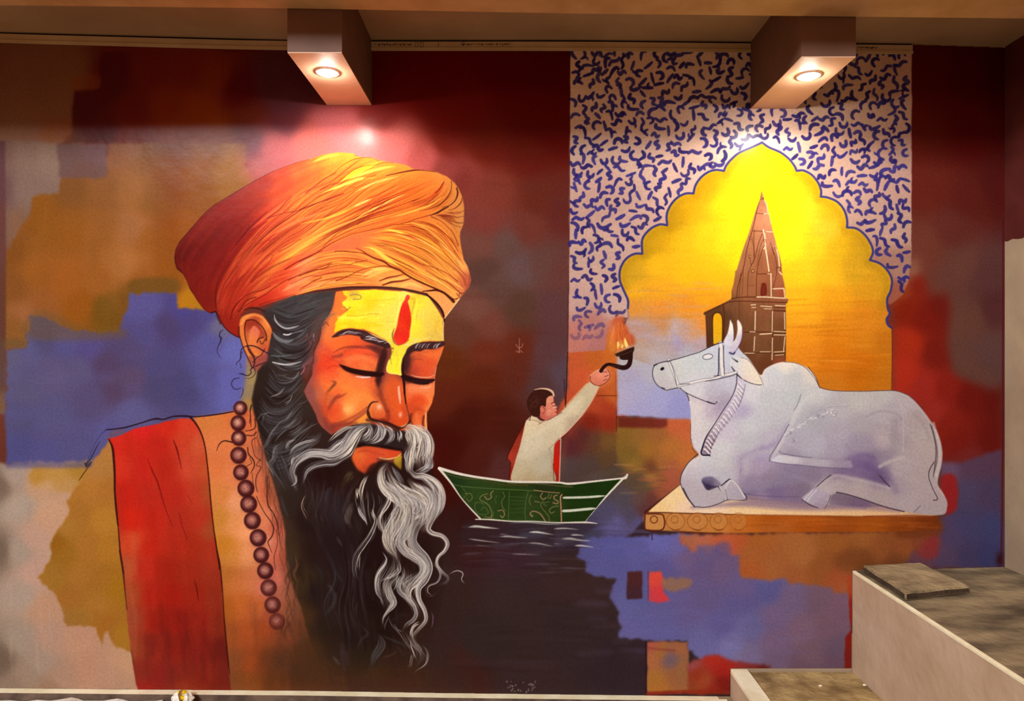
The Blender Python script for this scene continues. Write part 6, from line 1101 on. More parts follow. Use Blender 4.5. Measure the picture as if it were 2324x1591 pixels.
# bright streaks
for z, s, w, c in ((zq, '360 335 430 290 500 250 580 210 660 180 720 150', [3, 9, 11, 10, 7, 2], (255, 240, 50)), (zq, '200 430 320 385 440 340 560 300 690 290', [2, 5, 6, 6, 2], (255, 232, 90)), (zq, '0 710 150 680 300 640 400 600 520 540', [3, 3, 4, 4, 1], (255, 190, 60)), (zq, '100 860 220 790 380 720 520 660 640 560', 3.4, (255, 180, 80)), (zq, '480 560 560 520 650 480', 4, (255, 214, 130)), (zq, '740 768 820 765 900 785 1000 810', [1.5, 4, 5, 1.5], (255, 224, 80)), (zq, '1000 810 1120 870 1250 950 1330 1020', [2, 4, 4, 1], (255, 200, 90)), (zq, '560 915 650 930 720 970 800 1030 880 1080 900 1100', [2, 5, 8, 9, 6, 2], (255, 216, 84)), (zq, '860 800 1000 850 1160 940 1300 1060', 3, (255, 200, 90)), (zq, '1000 690 1120 740 1250 830 1350 930', 3, (250, 190, 90)), (zq, '540 640 700 560 860 480 960 440', 3.4, (255, 200, 100)), (zq, '800 660 1000 600 1180 540 1300 460', 4, (240, 180, 70)), (zq, '600 1200 760 1130 860 1120', 8, (255, 190, 90)), (zq, '560 1180 700 1120 800 1110', 7, (255, 206, 110)), (zq, '740 1240 860 1215 960 1190 990 1190', 5, (255, 190, 96)), (zq, '900 1280 1000 1250 1120 1290', 8, (255, 196, 100)), (zq, '-100 1130 0 1080 100 1030 190 1010', [3, 7, 8, 2], (255, 156, 96)), (zq, '-160 1320 0 1230 120 1190', [6, 11, 8], (252, 150, 96)), (zq, '-20 1340 100 1290 260 1240 400 1230', 5, (255, 170, 96)), (zq, '1000 1080 1150 1180 1300 1250 1440 1360', 4, (255, 196, 96)), (zq, '1300 1180 1420 1260 1480 1300', 4, (255, 196, 90)), (zq, '1260 880 1400 1000 1500 1130', 3, (250, 200, 110)), (za, '750 760 900 640 1040 530 1180 420', [2, 6, 6, 2], (255, 112, 60)), (za, '900 830 1100 720 1300 640 1480 580', [4, 8, 7, 3], (255, 124, 66)), (za, '640 1200 760 1060 860 960', 9, (216, 84, 44)), (za, '500 1300 620 1120 740 1000', 7, (186, 60, 34)), (zq, '450 300 620 240 780 200 860 190', 6, (255, 216, 84)), (zq, '120 150 250 100 380 80', 6, (255, 190, 66)), (zq, '500 420 700 330 900 280', 5, (255, 180, 90))):
    stroke(z(s), w, c, .75, 1.3, (.25, .3))
# fold lines
D1, D2 = (120, 26, 12), (72, 18, 14)
for z, s, w, c, a in (
 (za, '570 965 640 860 740 750 830 660 900 600', [1, 2, 3, 2, 1], (96, 8, 6), .8), (za, '620 900 700 800 740 720', 2.4, (100, 10, 8), .7), (za, '870 670 960 640 1060 610 1180 590 1300 545 1450 480 1560 440', [1, 1.8, 1.6, 1.6, 1.8, 1.8, 1], D1, .85), (za, '900 655 1000 590 1060 520 1120 460', 1.8, D1, .8), (za, '1050 600 1130 530 1200 470', 1.4, D1, .7), (za, '1240 435 1330 370 1400 310 1520 250', 1.4, D1, .75), (za, '1380 400 1460 360 1540 340', 2.2, D1, .7), (za, '1420 390 1560 300 1700 235 1800 200', 1.4, (160, 80, 10), .8), (za, '740 780 820 740 900 690', 2, D1, .6), (za, '1000 960 1100 915 1180 860 1210 850', 1.4, D1, .7), (za, '760 1230 820 1150 900 1080 960 990', [2.6, 2, 1.4, 1], (130, 26, 16), .75), (za, '1060 1120 1160 1060 1280 1000 1400 950', [3, 2.6, 2, 1.5], (120, 20, 10), .8), (za, '570 1570 600 1470 680 1380 760 1330 850 1310 930 1270', [2, 3.4, 2, 1.6, 2, 1.5], (100, 16, 10), .8), (za, '610 1560 680 1470 760 1410 860 1360 960 1290 1080 1215 1250 1155 1350 1120', [2, 2.4, 2, 2, 2, 1.8, 2, 1], (120, 22, 12), .8), (za, '640 1500 720 1400 800 1370', 3, (90, 14, 10), .6), (za, '440 1480 436 1380 450 1260 500 1150 560 1070', [4, 4, 3, 2, 1], (90, 14, 10), .7), (za, '465 1430 500 1290 570 1170 640 1090', 2, (110, 20, 12), .6), (za, '250 1330 270 1230 320 1180', 2, (90, 12, 8), .5), (za, '830 1440 950 1400 1060 1370 1150 1340', [3, 2, 1.6, 1], (120, 26, 14), .6), (za, '1090 1220 1230 1150 1380 1100 1480 1060', 1.6, D1, .7), (za, '1120 1250 1280 1180 1390 1190 1300 1240 1200 1290', 2, (170, 52, 26), .7), (za, '540 1120 640 1010 800 900 1000 830', 3, (150, 34, 20), .35),
 (zq, '0 580 130 530 280 480 400 435', 1.8, D1, .85), (zq, '60 430 130 375 220 310 330 235', 1.5, D1, .8), (zq, '215 395 290 350 360 335', 2.4, (180, 66, 20), .7), (zq, '370 330 460 240 560 195 680 175 760 155 850 158', [1, 1.3, 1.8, 1.6, 2, 1.6], (140, 66, 20), .9), (zq, '330 230 390 180 460 140 540 115 640 112 720 140', [1, 1.6, 1.8, 2, 1.8, 1.4], (130, 60, 30), .9), (zq, '500 92 550 100', 2, (110, 50, 30), .8), (zq, '780 275 900 248 1030 225 1120 222 1230 240', [1.8, 3, 4, 4.4, 2], (90, 30, 16), .92), (zq, '575 300 640 285 685 268', 2, (130, 60, 16), .8), (zq, '475 385 560 365 640 335', 1.8, (140, 70, 20), .8), (zq, '640 412 700 380 760 350', 1.8, (140, 70, 20), .75), (zq, '0 1050 100 1000 200 940 300 880 400 832 480 800 560 782 660 760 760 740 840 718 900 712 980 690 1060 662 1180 630', [2, 2.5, 2.5, 2.2, 2, 1.8, 1.8, 2, 2, 2, 2, 1.8, 1.8, 2], (124, 34, 14), .88), (zq, '1180 632 1250 605 1300 575 1345 555', [2, 4.5, 4.5, 2], (76, 22, 20), .92), (zq, '210 920 280 850 350 790 450 740 560 690', 1.6, D1, .75), (zq, '520 720 600 650 680 590 750 530 800 490 860 470', [1, 1.4, 1.4, 1.4, 1.6, 1.2], D1, .8), (zq, '600 600 700 540 780 500', 1.2, D1, .6), (zq, '640 490 740 450 860 430 950 438', 1.2, (160, 70, 26), .6), (zq, '1120 500 1190 460 1240 420 1280 375 1305 325', [2, 5, 7, 6, 1.5], (196, 72, 28), .9), (zq, '1225 430 1260 400 1305 330', 1.6, D2, .85), (zq, '1372 325 1368 400 1330 470 1270 530 1180 570 1080 590', [2, 2.2, 2.2, 2, 1.8, 1], (100, 40, 20), .85), (zq, '1418 385 1428 430 1410 490 1360 540 1290 560', [3, 4, 2.6, 2, 1], (70, 18, 24), .9), (zq, '1470 465 1455 520 1400 570 1340 585', [2, 3, 2, 1], (110, 40, 26), .85), (zq, '1478 590 1440 610 1380 615 1300 600', [1.5, 3, 2.5, 1], (150, 70, 50), .8), (zq, '1484 640 1420 650 1350 640 1280 625', 1.8, (130, 60, 40), .7), (zq, '1480 700 1430 700 1360 680 1290 650', 2, (110, 44, 26), .8), (zq, '1455 740 1400 720 1340 690', 1.6, (110, 44, 26), .7), (zq, '1190 645 1270 680 1330 730 1390 800 1435 905', [3, 2, 1.8, 2, 2.4], (120, 50, 26), .8), (zq, '1240 700 1310 760 1370 840 1430 960', 1.5, (150, 80, 40), .7), (zq, '920 715 1000 720 1100 760 1180 810 1260 880', [1, 1.6, 1.4, 1.8, 1.4], D1, .7), (zq, '1100 690 1200 740 1290 820 1370 920 1440 1040', 1.5, (150, 70, 30), .7), (zq, '1040 760 1140 810 1250 900 1340 1000 1430 1100 1510 1180', 2, (150, 60, 30), .7), (zq, '860 840 960 850 1060 880 1180 950 1290 1030 1400 1130', [1, 1.6, 2, 2, 2.4, 2], (170, 80, 30), .75), (zq, '700 905 800 910 860 945 900 970', 1.5, (150, 70, 30), .75), (zq, '720 880 840 900 980 960 1100 1020 1200 1070', 1.6, (170, 80, 30), .7), (zq, '980 990 1080 1060 1200 1100 1320 1150 1430 1230', [1, 1.8, 2, 2, 2.6], (140, 50, 26), .75), (zq, '1140 1130 1240 1190 1340 1240 1460 1340', [1, 2, 2.4, 3], (130, 50, 26), .8), (zq, '1300 1030 1400 1110 1480 1200 1500 1260', [1, 3, 5, 5], (170, 76, 46), .75), (zq, '510 928 560 950 620 990 680 1020 760 1050 820 1090 900 1125 960 1165 1010 1195 1080 1230 1160 1265 1240 1300 1300 1330', [1.5, 2, 3, 3.6, 4, 3.6, 4, 4.4, 4, 4, 4, 4.6, 4], (92, 24, 16), .92), (zq, '320 955 400 955 470 965 560 970 640 1000', [1.6, 2.4, 2, 2, 3], (130, 40, 20), .8), (zq, '500 1045 560 1050 610 1035', 2.4, (150, 50, 26), .7), (zq, '720 1225 800 1195 880 1180 950 1160', [2, 4, 3, 1.4], (120, 36, 22), .88), (zq, '750 1262 830 1235 920 1225 1000 1205', [3, 5, 4, 2], (110, 30, 20), .88), (zq, '330 1222 420 1190 520 1140 600 1112 700 1095 780 1090 860 1115 900 1130', [2.6, 2, 1.8, 1.8, 2, 2.4, 3, 3], (130, 40, 20), .85), (zq, '440 1080 520 1055 560 1050', 1.5, D1, .7), (zq, '0 1180 60 1150 140 1125 220 1110 290 1070', [2, 2.4, 2, 2, 1], (130, 36, 18), .8), (zq, '0 1310 60 1270 120 1230 180 1200', 2, (150, 50, 26), .6), (zq, '180 1280 230 1250 330 1200', 1.6, (150, 60, 30), .6), (zq, '1110 1318 1180 1312 1240 1308 1300 1330 1350 1370 1390 1410', [2, 4, 5, 5, 6, 7], (66, 20, 18), .93), (zq, '1300 1330 1360 1370 1400 1390 1430 1380', 2.4, (80, 24, 20), .8), (zq, '1420 1340 1440 1365 1445 1340 1490 1330', 3, (150, 60, 40), .7), (zq, '1535 1150 1530 1240 1500 1310 1440 1380', [2, 4, 4, 2], (150, 70, 56), .7)):
    stroke(z(s), w, c, a, .7)
stroke(za('65 1010 75 940 110 870 180 790 300 650 420 540 600 430 760 335 950 235 1150 160 1280 125'), [5, 4, 3, 3, 3, 3, 2.6, 2.6, 2.6, 2.4, 1.5], (70, 12, 12), .9, .9)
stroke(za('68 1010 80 1090 130 1150 190 1270 250 1370 320 1470 380 1512 430 1500'), [4, 4, 3.4, 4.4, 3.4, 3, 3, 3], (70, 8, 8), .9, 1)
CLIP[0] = None
stroke(zq('-10 1352 150 1316 350 1292 500 1280 800 1284 1000 1310 1150 1345'), [2, 4, 5.5, 5, 4.6, 4.6, 5], (62, 26, 22), .9, 1)
stroke(zq('1145 1345 1200 1390 1250 1440 1290 1500 1305 1560 1306 1591'), [4, 5, 5, 4.6, 4, 3], (50, 18, 14), .95, .8)
stroke(zq('1310 1558 1380 1468 1440 1388'), [2.6, 2.2, 3], (252, 210, 150), .85, .8)
stroke(zd('0 268 50 250 70 280 110 360 160 440 230 505 300 545 335 560'), [3, 3, 3, 2.6, 2.4, 2.4, 2.4, 3], (50, 14, 22), .9, .8)
stroke(za('440 1500 455 1560 480 1610'), 4, (70, 14, 10), .6, 1.2)
stroke(zd('400 230 480 205 560 215 640 245'), [3, 4, 4, 3], (60, 20, 16), .8, 1.2); stroke(zd('330 440 328 520 340 560'), 4, (90, 20, 14), .7, 1.4)
# ---------------------------------------------------------------- stray curls
K = (40, 18, 18)
for z, s, w in ((zd, '140 470 105 500 98 545 115 570 105 620 80 670 70 720 85 770 110 805', [1, 2.2, 2.6, 4, 2.6, 1.8, 1.4, 1.2, 1]), (zd, '340 840 355 790 355 730 375 690 420 665 480 660 550 680 620 720 690 760', [1.6, 2.6, 2.6, 2, 2.6, 3, 3.4, 3.4, 2.6]), (zd, '380 735 355 760 345 830 310 860 300 890', 1.6), (zd, '340 870 360 910 350 930', 1.2), (zd, '430 670 460 740 510 800 520 860 500 920 470 950 480 980 460 1010 420 1020 370 1000 330 998', [2.4, 2.6, 2.6, 3, 2.6, 2.4, 2.4, 2.4, 2.4, 3.4, 1.4]), (zd, '510 920 525 960 520 1010 470 1050 400 1055', [2.4, 2, 1.6, 1.4, 1]), (zd, '640 700 600 770 540 810 500 860', 2), (zd, '660 860 600 880 530 910', 2.6), (zd, '340 1050 280 1060 245 1100 250 1150 290 1185 355 1170', [1.2, 2, 2.2, 2, 2, 1.4]), (zd, '380 1180 380 1220 360 1270 340 1290', [2, 1.8, 1.4, 1]), (zd, '480 1370 465 1430 470 1500 460 1591', 2),
 (zt2, '1560 80 1545 140 1550 210 1548 270', 1.8), (zt2, '1585 200 1590 270 1560 300 1500 312', [2.4, 2.6, 2.4, 1.6]), (zt2, '1600 320 1570 350 1510 350', 2.4), (zt2, '1380 412 1310 400 1265 430 1240 490', [3.6, 3, 2.6, 1.2]), (zt2, '1520 460 1530 520 1570 570 1582 620 1560 670 1545 690', [2.6, 3, 3.2, 2.6, 2, 1]), (zt2, '1540 560 1555 600 1510 630', 1.6), (zt2, '1600 370 1560 400 1570 480 1590 540 1640 580', 1.6), (zt2, '1640 560 1600 620 1640 640 1600 720 1595 800 1610 860', [1.2, 1.4, 1.8, 2, 2.2, 1.8]), (zt2, '1600 900 1640 990 1680 1060 1730 1130 1755 1190 1740 1260 1705 1310 1715 1350 1740 1410', [1.6, 2, 2, 2.2, 2.8, 2.6, 2.4, 2, 1]), (zt2, '1700 720 1695 850 1705 980 1750 1050 1790 1150 1800 1250', [2.4, 3, 3, 2.6, 2.4, 1.4]), (zt2, '1780 1200 1790 1320 1760 1450 1770 1560', 1.4), (zt2, '1560 690 1570 780 1580 830', 1.4)):
    stroke(z(s), w, K if z is zt2 else (38, 20, 40), .82, .7)
stroke(zt2('1640 480 1680 620 1720 800 1790 980 1830 1140'), 14, (90, 56, 44), .45, 9)
for k in range(34):
    t = R.rand(); x = 585+t*75+R.uniform(-8, 6); y = 960+t*330; stroke(np.array([[x, y], [x+R.uniform(-9, 5), y+22], [x+R.uniform(-6, 8), y+48], [x+R.uniform(-4, 10), y+66]]), 1.4, [(80, 44, 34), (50, 26, 20), (150, 84, 60)][R.randint(3)], .5, .7, (.3, .4))
for k in range(16):
    x = R.uniform(640, 672); y = R.uniform(1260, 1400); stroke(np.array([[x, y], [x+4, y+20], [x-3, y+40], [x+3, y+58]]), R.uniform(2, 6), [(90, 56, 36), (150, 84, 60), (60, 40, 28)][R.randint(3)], .45, 1.6, (.3, .3))
# ---------------------------------------------------------------- prayer beads
part(40, 'bead', 30, None)
beads = [tuple(zt2(f'{x} {y}')[0])+(r/3.978,) for x, y, r in ((1455, 105, 64), (1435, 240, 70), (1440, 375, 69), (1438, 530, 75), (1460, 685, 71), (1505, 830, 77), (1530, 970, 77), (1563, 1120, 77), (1615, 1275, 77), (1643, 1430, 72))]
beads += [tuple(zs(f'{x} {y}')[0])+(r/4.648,) for x, y, r in ((1963, 210, 87), (1998, 390, 88), (2040, 570, 88), (2085, 745, 86))]
for i, (x, y, r) in enumerate(beads):
    f = 1. if i < 10 else [1, .85, .8, .55][i-10]
    blob(x+3, y+r*.9, r*.8, 5, 0, (80, 30, 26), .35*f)
    fill(ell(x, y, r, r*1.03), (66, 20, 24), 1, .95*f, id=40)
    light = (226, 168, 136) if i < 3 else (190, 124, 108)
    blob(x-r*.08, y-r*.05, r*.62, r*.62, 0, (166, 98, 86), .95*f, 2.)
    blob(x-r*.1, y-r*.12, r*.42, r*.42, 0, light, .9*f)
    for k in range(7):
        a = R.uniform(0, 6.28); q = R.uniform(.2, .6)*r; stroke(np.array([[x, y], [x+q*np.cos(a), y+q*np.sin(a)]]), 1.1, (110, 50, 46) if k % 2 else (246, 210, 180), .4*f, .5)
stroke(I('640 1430 636 1460 650 1500'), 14, (100, 56, 34), .4, 8)
# ---------------------------------------------------------------- white locks
SLV = [(206, 200, 194), (176, 172, 168), (230, 222, 212), (146, 142, 142), (236, 228, 214), (110, 102, 104)]
GR2 = [(120, 118, 118), (96, 90, 90), (70, 60, 58), (140, 136, 134), (50, 34, 32)]
LT = [(240, 230, 206), (226, 214, 190), (206, 196, 184), (180, 172, 168), (246, 238, 220)]
def locks(z, rows):
    for s, w, n, c, sw in rows: lock(z(s), w, n, c, .88, sw)
# dim locks first
locks(zl, [('0 640 60 600 130 590', 12, 5, GR2, 2), ('20 380 80 320 130 270 160 220', 10, 6, GR2, 1.6), ('0 470 90 440 170 380 230 300', 12, 6, GR2, 1.6), ('60 540 150 500 220 440 280 390', 10, 6, GR2, 1.6), ('200 480 260 420 280 380', 7, 4, GR2, 1.6), ('100 560 200 520 290 470 340 400', 9, 5, GR2, 1.6), ('290 560 380 560 430 520', 12, 5, GR2, 2), ('430 540 380 600 260 640 160 690 105 760 95 860', [8, 14, 12, 10, 6, 3], 6, GR2+SLV[:2], 2), ('540 1140 500 1200 490 1280', 12, 5, [(110, 100, 110), (80, 66, 70)], 3), ('700 1050 680 1140 690 1240', 10, 5, [(100, 60, 50), (80, 50, 44)], 3), ('800 950 740 1020 700 1100', 14, 6, [(84, 70, 40), (66, 50, 36)], 3), ('800 1300 760 1380 740 1480 780 1580', 12, 6, [(110, 96, 86), (84, 66, 60)], 2.2), ('280 1190 240 1260 230 1340 270 1430 300 1520', 4, 2, [(186, 150, 130)], 1.6), ('680 560 560 620 500 660', 4, 2, GR2, 2)])
locks(zw2, [('380 640 430 720 420 800 360 880', [8, 12, 12, 4], 5, [(110, 106, 106), (84, 78, 80)], 3), ('440 530 490 610', 7, 3, [(76, 70, 74)], 3), ('420 1230 470 1290', 8, 3, [(110, 106, 116)], 3), ('660 980 700 1040 650 1090 620 1160', 8, 4, [(100, 90, 92), (70, 60, 56)], 2.6), ('790 1050 815 1130 760 1230 720 1330', [12, 16, 14, 8], 6, [(90, 84, 84), (70, 62, 60)], 3), ('450 250 490 320', 7, 3, [(106, 90, 100)], 3), ('270 470 320 540 330 620', 8, 3, [(60, 56, 60)], 3), ('490 1130 520 1220 540 1290', 16, 4, [(84, 62, 70)], 4), ('580 50 620 160 640 260', 12, 5, [(84, 62, 50), (60, 40, 34)], 3), ('240 100 290 200 320 300', 14, 4, [(66, 46, 46)], 4), ('640 740 600 840 580 930', 5, 2, [(90, 50, 40)], 1.6), ('900 930 1000 880 1030 960', 10, 4, [(54, 44, 44)], 4), ('830 1060 950 1110 1040 1150', 7, 4, [(90, 84, 92), (66, 80, 66)], 2.4), ('940 1140 1000 1220', 6, 3, [(84, 66, 60)], 2), ('820 1240 900 1210 940 1180', 6, 3, [(96, 76, 56)], 2)])
part(41, 'moustache', 30, 'thick silver-white moustache swept to both sides')
setid(zl('1000 400 860 400 700 440 580 530 470 660 300 700 180 780 100 900 100 1010 60 1130 150 1170 160 1060 140 960 200 840 320 780 450 790 560 850 700 800 800 700 850 620 1000 630 1200 650 1340 690 1400 720 1430 800 1410 880 1440 960 1560 990 1700 930 1700 850 1660 780 1670 620 1620 520 1500 460 1350 470 1200 440'), 41)
fill(zl('1000 400 860 410 720 460 600 560 500 660 640 690 760 620 850 620 1000 640 1200 660 1360 690 1400 600 1350 480 1200 450'), (48, 34, 34), 2, .8)
locks(zl, [('870 430 740 450 650 500 570 570 490 650', [4, 5, 5, 4, 2], 4, LT, 2.2), ('1000 415 880 440 800 520 740 620 660 710 560 760 450 740 320 740 220 790 150 860 120 950 140 1040 160 1150', [14, 20, 24, 26, 26, 20, 15, 15, 14, 12, 12, 10, 4], 17, SLV, 2.6), ('980 430 870 500 800 600 740 720 640 800 560 830', [8, 16, 22, 24, 18, 8], 12, SLV+LT, 2.6), ('740 760 600 840 480 850 360 880 280 940 250 1020 230 1100', [10, 14, 12, 10, 12, 10, 4], 8, GR2+SLV[:2], 2.4), ('700 580 600 650 540 700 460 710', 10, 6, SLV, 2), ('1060 400 1110 450 1100 540 1040 600 960 620', [8, 16, 18, 14, 4], 11, SLV, 2.2), ('980 420 1000 480 950 560 880 600', [6, 12, 14, 4], 7, SLV, 2.2), ('1150 430 1210 470 1240 540 1210 600 1160 640', [4, 8, 11, 10, 4], 8, SLV, 2.2), ('1170 450 1170 520 1150 570', 4, 3, LT, 2), ('1320 480 1340 540 1320 600 1340 640', 8, 5, SLV, 2.2),
 ('1380 450 1440 470 1480 540 1470 640 1400 700', [10, 24, 28, 24, 8], 13, LT, 2.8), ('1440 440 1530 490 1580 590 1570 700 1540 800 1560 900', [10, 26, 34, 34, 30, 14], 16, LT, 2.8), ('1540 480 1630 540 1660 640 1650 760 1630 850 1600 930', [8, 18, 22, 22, 18, 6], 12, LT+SLV, 2.6), ('1480 640 1460 740 1440 830 1440 920 1490 980', [14, 20, 18, 14, 6], 10, LT+SLV, 2.4), ('1620 850 1660 890 1700 870 1710 830', [6, 10, 7, 3], 6, SLV, 1.8), ('1660 760 1670 830 1640 900 1560 950 1480 960', [8, 10, 14, 12, 4], 8, SLV, 2.2), ('1400 700 1395 780 1410 860', 4, 3, SLV, 2)])
for s in ('860 600 820 700 770 790 690 830', '1110 470 1100 560 1040 620', '1010 440 960 540 880 590', '700 510 640 600 560 680', '960 440 860 540 760 680 640 770 520 790', '1500 520 1520 640 1490 760 1500 860', '1600 560 1610 680 1590 800', '300 730 200 800 150 880 140 960', '1250 470 1280 540 1250 620'):
    stroke(zl(s), 2.2, (50, 38, 40), .6, .8, (.3, .4))
# main white beard
locks(zl, [('1180 860 1130 930 1120 1010 1140 1090 1200 1160 1300 1230 1400 1310 1430 1400 1410 1500 1360 1600', [6, 10, 14, 18, 24, 28, 30, 32, 34, 34], 18, LT, 2.6), ('1200 920 1230 1010 1290 1100 1400 1180 1530 1250 1620 1330 1620 1430 1560 1520 1470 1500', [8, 14, 20, 24, 26, 26, 26, 20, 6], 16, SLV+LT, 2.4), ('1440 1050 1510 1120 1600 1170 1680 1250 1700 1350 1660 1460 1600 1600', [8, 14, 18, 22, 24, 26, 28], 14, LT, 2.6), ('1440 930 1500 990 1600 1000 1700 1040 1770 1110 1800 1220 1780 1340 1720 1440 1650 1560', [6, 10, 12, 12, 13, 15, 16, 18, 14], 13, SLV+LT, 2.2), ('1560 1000 1640 1050 1710 1110 1730 1200 1700 1300', [6, 9, 10, 10, 6], 7, SLV, 2), ('1380 1130 1420 1180 1470 1195', 4, 4, LT, 2), ('980 990 930 1050 895 1130 885 1220 905 1320', [3, 6, 8, 8, 2], 6, LT, 2), ('850 1130 845 1210 855 1290', [2, 5, 2], 3, LT, 2), ('1145 1150 1190 1190 1215 1260 1180 1340 1120 1420 1105 1500 1115 1580', [2, 6, 8, 8, 7, 6, 4], 6, SLV+LT, 1.9), ('870 1330 880 1400 930 1480 970 1580', [3, 5, 6, 5], 5, SLV, 1.9), ('1010 1370 1040 1450 1030 1540', [3, 5, 3], 3, SLV, 1.8), ('1520 1230 1540 1330 1500 1420 1560 1360', 12, 6, SLV, 2), ('1830 1180 1815 1330 1760 1480', 5, 3, GR2+SLV[:1], 1.5), ('1330 1260 1290 1350 1240 1440 1300 1540', 8, 5, SLV, 2), ('1480 1490 1560 1440 1610 1380', 8, 5, LT, 2), ('1240 880 1290 960 1340 1060 1370 1140', [4, 10, 10, 4], 6, GR2+SLV, 2)])
locks(zw2, [('1000 -20 980 80 930 170 885 250 890 330 930 400 950 460', [32, 36, 36, 32, 24, 12, 4], 18, LT, 2.7), ('1050 0 1060 100 1020 190 965 280 1000 360 1080 410 1150 460 1160 540 1100 610 1040 670 1035 750 1080 820 1095 900 1050 960', [18, 22, 20, 18, 16, 18, 20, 20, 17, 15, 12, 9, 7, 3], 15, LT+SLV, 2.3), ('1200 0 1140 110 1090 190 1070 280 1110 350 1170 420 1200 500 1170 590 1115 670 1120 760 1165 850 1175 930 1120 1000 1075 1060 1090 1110 1135 1170', [20, 20, 17, 15, 14, 14, 13, 13, 10, 8, 8, 8, 8, 8, 5, 2], 12, LT+SLV, 2.2), ('1280 -10 1220 110 1195 180 1230 220 1310 245 1350 300 1330 360 1280 410 1270 470 1310 530 1360 580 1340 620 1280 640', [16, 14, 10, 8, 7, 7, 5, 4, 4, 5, 4, 4, 1], 7, SLV+LT, 1.9), ('1220 450 1280 500 1300 560 1270 620 1200 650 1190 700 1230 740 1235 775', [4, 5, 5, 5, 4, 3, 2, 1], 4, SLV, 1.7), ('815 360 850 430 830 480 790 540 770 610 780 700 830 770 855 850', [2, 7, 8, 8, 8, 7, 6, 2], 7, SLV, 1.9), ('855 0 800 80 795 150 830 220 860 260', [4, 6, 6, 5, 2], 5, SLV+LT, 1.9), ('900 30 880 110 850 180 850 230', 8, 5, SLV, 1.9), ('620 0 660 90 705 150', [4, 5, 1], 3, SLV, 1.9), ('740 30 760 120 720 220 660 310 610 390 590 470 600 560 660 640', [3, 7, 9, 9, 8, 7, 6, 2], 7, GR2+SLV[:3], 1.8), ('770 150 740 250 690 320', 4, 2, GR2+SLV, 1.6), ('640 380 625 450 635 540', 4, 2, SLV, 1.7), ('1360 550 1430 522 1480 545 1468 600 1520 660', [3, 3, 2.5, 2, 1], 2, SLV, 1.5), ('1260 600 1180 640 1200 730 1260 700 1310 650', 2, 1, GR2, 1.3), ('940 430 960 520 900 570 820 600 790 640', [8, 9, 8, 5, 2], 6, SLV, 1.8), ('1000 470 1000 550 960 620 960 690 1010 740 1060 800 1090 870', [4, 7, 9, 9, 8, 6, 3], 7, SLV, 1.9), ('900 600 870 640 880 720 910 790 870 850 830 910 825 980', [6, 11, 13, 11, 6, 4, 2], 8, LT+SLV, 2.1), ('960 560 940 640 900 700', 8, 4, SLV, 1.8), ('980 600 1020 680 1060 720', 5, 3, SLV, 1.8), ('1020 680 1000 620 1080 560 1140 500', 8, 5, GR2+SLV, 1.8), ('1060 780 1100 860 1080 920 1020 970 990 1050', [5, 7, 7, 6, 3], 5, GR2+SLV, 1.8), ('1150 940 1080 980 1060 1050 1090 1100', [5, 7, 7, 2], 5, LT, 1.8), ('1040 1080 1060 1160 1100 1240 1105 1280', 3, 2, SLV, 1.5), ('1060 1180 1055 1250 1050 1300 990 1325', [2, 3, 3, 1], 2, SLV, 1.5), ('1150 1130 1190 1190 1175 1280 1100 1340 1070 1390', [1, 2.5, 3, 3, 1], 3, SLV, 1.5), ('1100 1110 1140 1180 1130 1250', 2, 2, SLV, 1.4), ('1215 840 1240 900 1225 980 1200 1010', [1, 3, 2, 1], 2, [(120, 90, 110)], 1.5), ('1180 700 1210 780', 2, 1, GR2, 1.3), ('1290 1200 1310 1280', 2, 1, GR2, 1.3), ('1260 345 1258 380', 1.5, 1, SLV, 1.2), ('870 880 900 970 960 1040 1010 1110', 4, 3, GR2, 1.7), ('920 950 950 1010 1010 1040', 2.5, 2, GR2+SLV, 1.5), ('1030 0 1010 60 960 150', 6, 3, [(250, 240, 206)], 2.2), ('900 860 840 980 870 1060', 3, 2, GR2, 1.5)])
for s, w in (('960 290 1010 370 1090 420', 3), ('900 420 930 500 870 560', 4), ('1030 250 1060 340 1130 400', 2.4), ('1120 560 1060 640 1030 720', 2.4), ('1190 560 1130 640', 2), ('1060 30 1050 130 1000 210', 2.4), ('1130 90 1080 180 1060 260', 2.4)):
    stroke(zw2(s), w, (40, 28, 30), .6, .9, (.3, .4))
for s in ('1240 1150 1340 1240 1440 1330 1460 1440 1420 1560', '1330 1110 1460 1200 1590 1270', '1560 1170 1650 1260 1660 1370 1600 1480', '1260 1000 1330 1100 1420 1170', '1640 1030 1740 1120 1760 1240 1730 1340', '1180 960 1170 1060 1220 1130'):
    stroke(zl(s), 2.4, (46, 34, 38), .6, .9, (.3, .4))
# loose fine hairs that open the locks up
FH = [(214, 206, 196), (170, 164, 160), (120, 114, 114), (236, 228, 212), (96, 88, 88)]
between(zl('1120 1000 1130 1100 1240 1250 1260 1400 1180 1600'), zl('1400 1180 1560 1260 1640 1350 1640 1500 1600 1640'), 70, 1.8, FH, .75, minlen=.25, jit=4)
between(zl('1440 1060 1560 1160 1640 1260 1600 1400 1560 1560'), zl('1700 1040 1790 1150 1810 1280 1780 1420 1700 1560'), 60, 1.7, FH, .7, minlen=.25, jit=4)
between(zl('850 1130 850 1280 900 1420 960 1560'), zl('1140 1160 1180 1280 1100 1420 1100 1580'), 26, 1.5, FH, .5, minlen=.2, jit=4)
between(zw2('800 60 800 180 830 260 880 340'), zw2('1060 0 1060 120 1000 260 1010 370'), 50, 1.8, FH, .7, minlen=.3, jit=4)
between(zw2('1000 100 960 280 1000 380 1100 430 1140 520 1060 640 1020 760'), zw2('1200 30 1100 200 1110 340 1190 430 1220 520 1130 660 1120 780'), 60, 1.6, FH, .65, minlen=.15, jit=4)
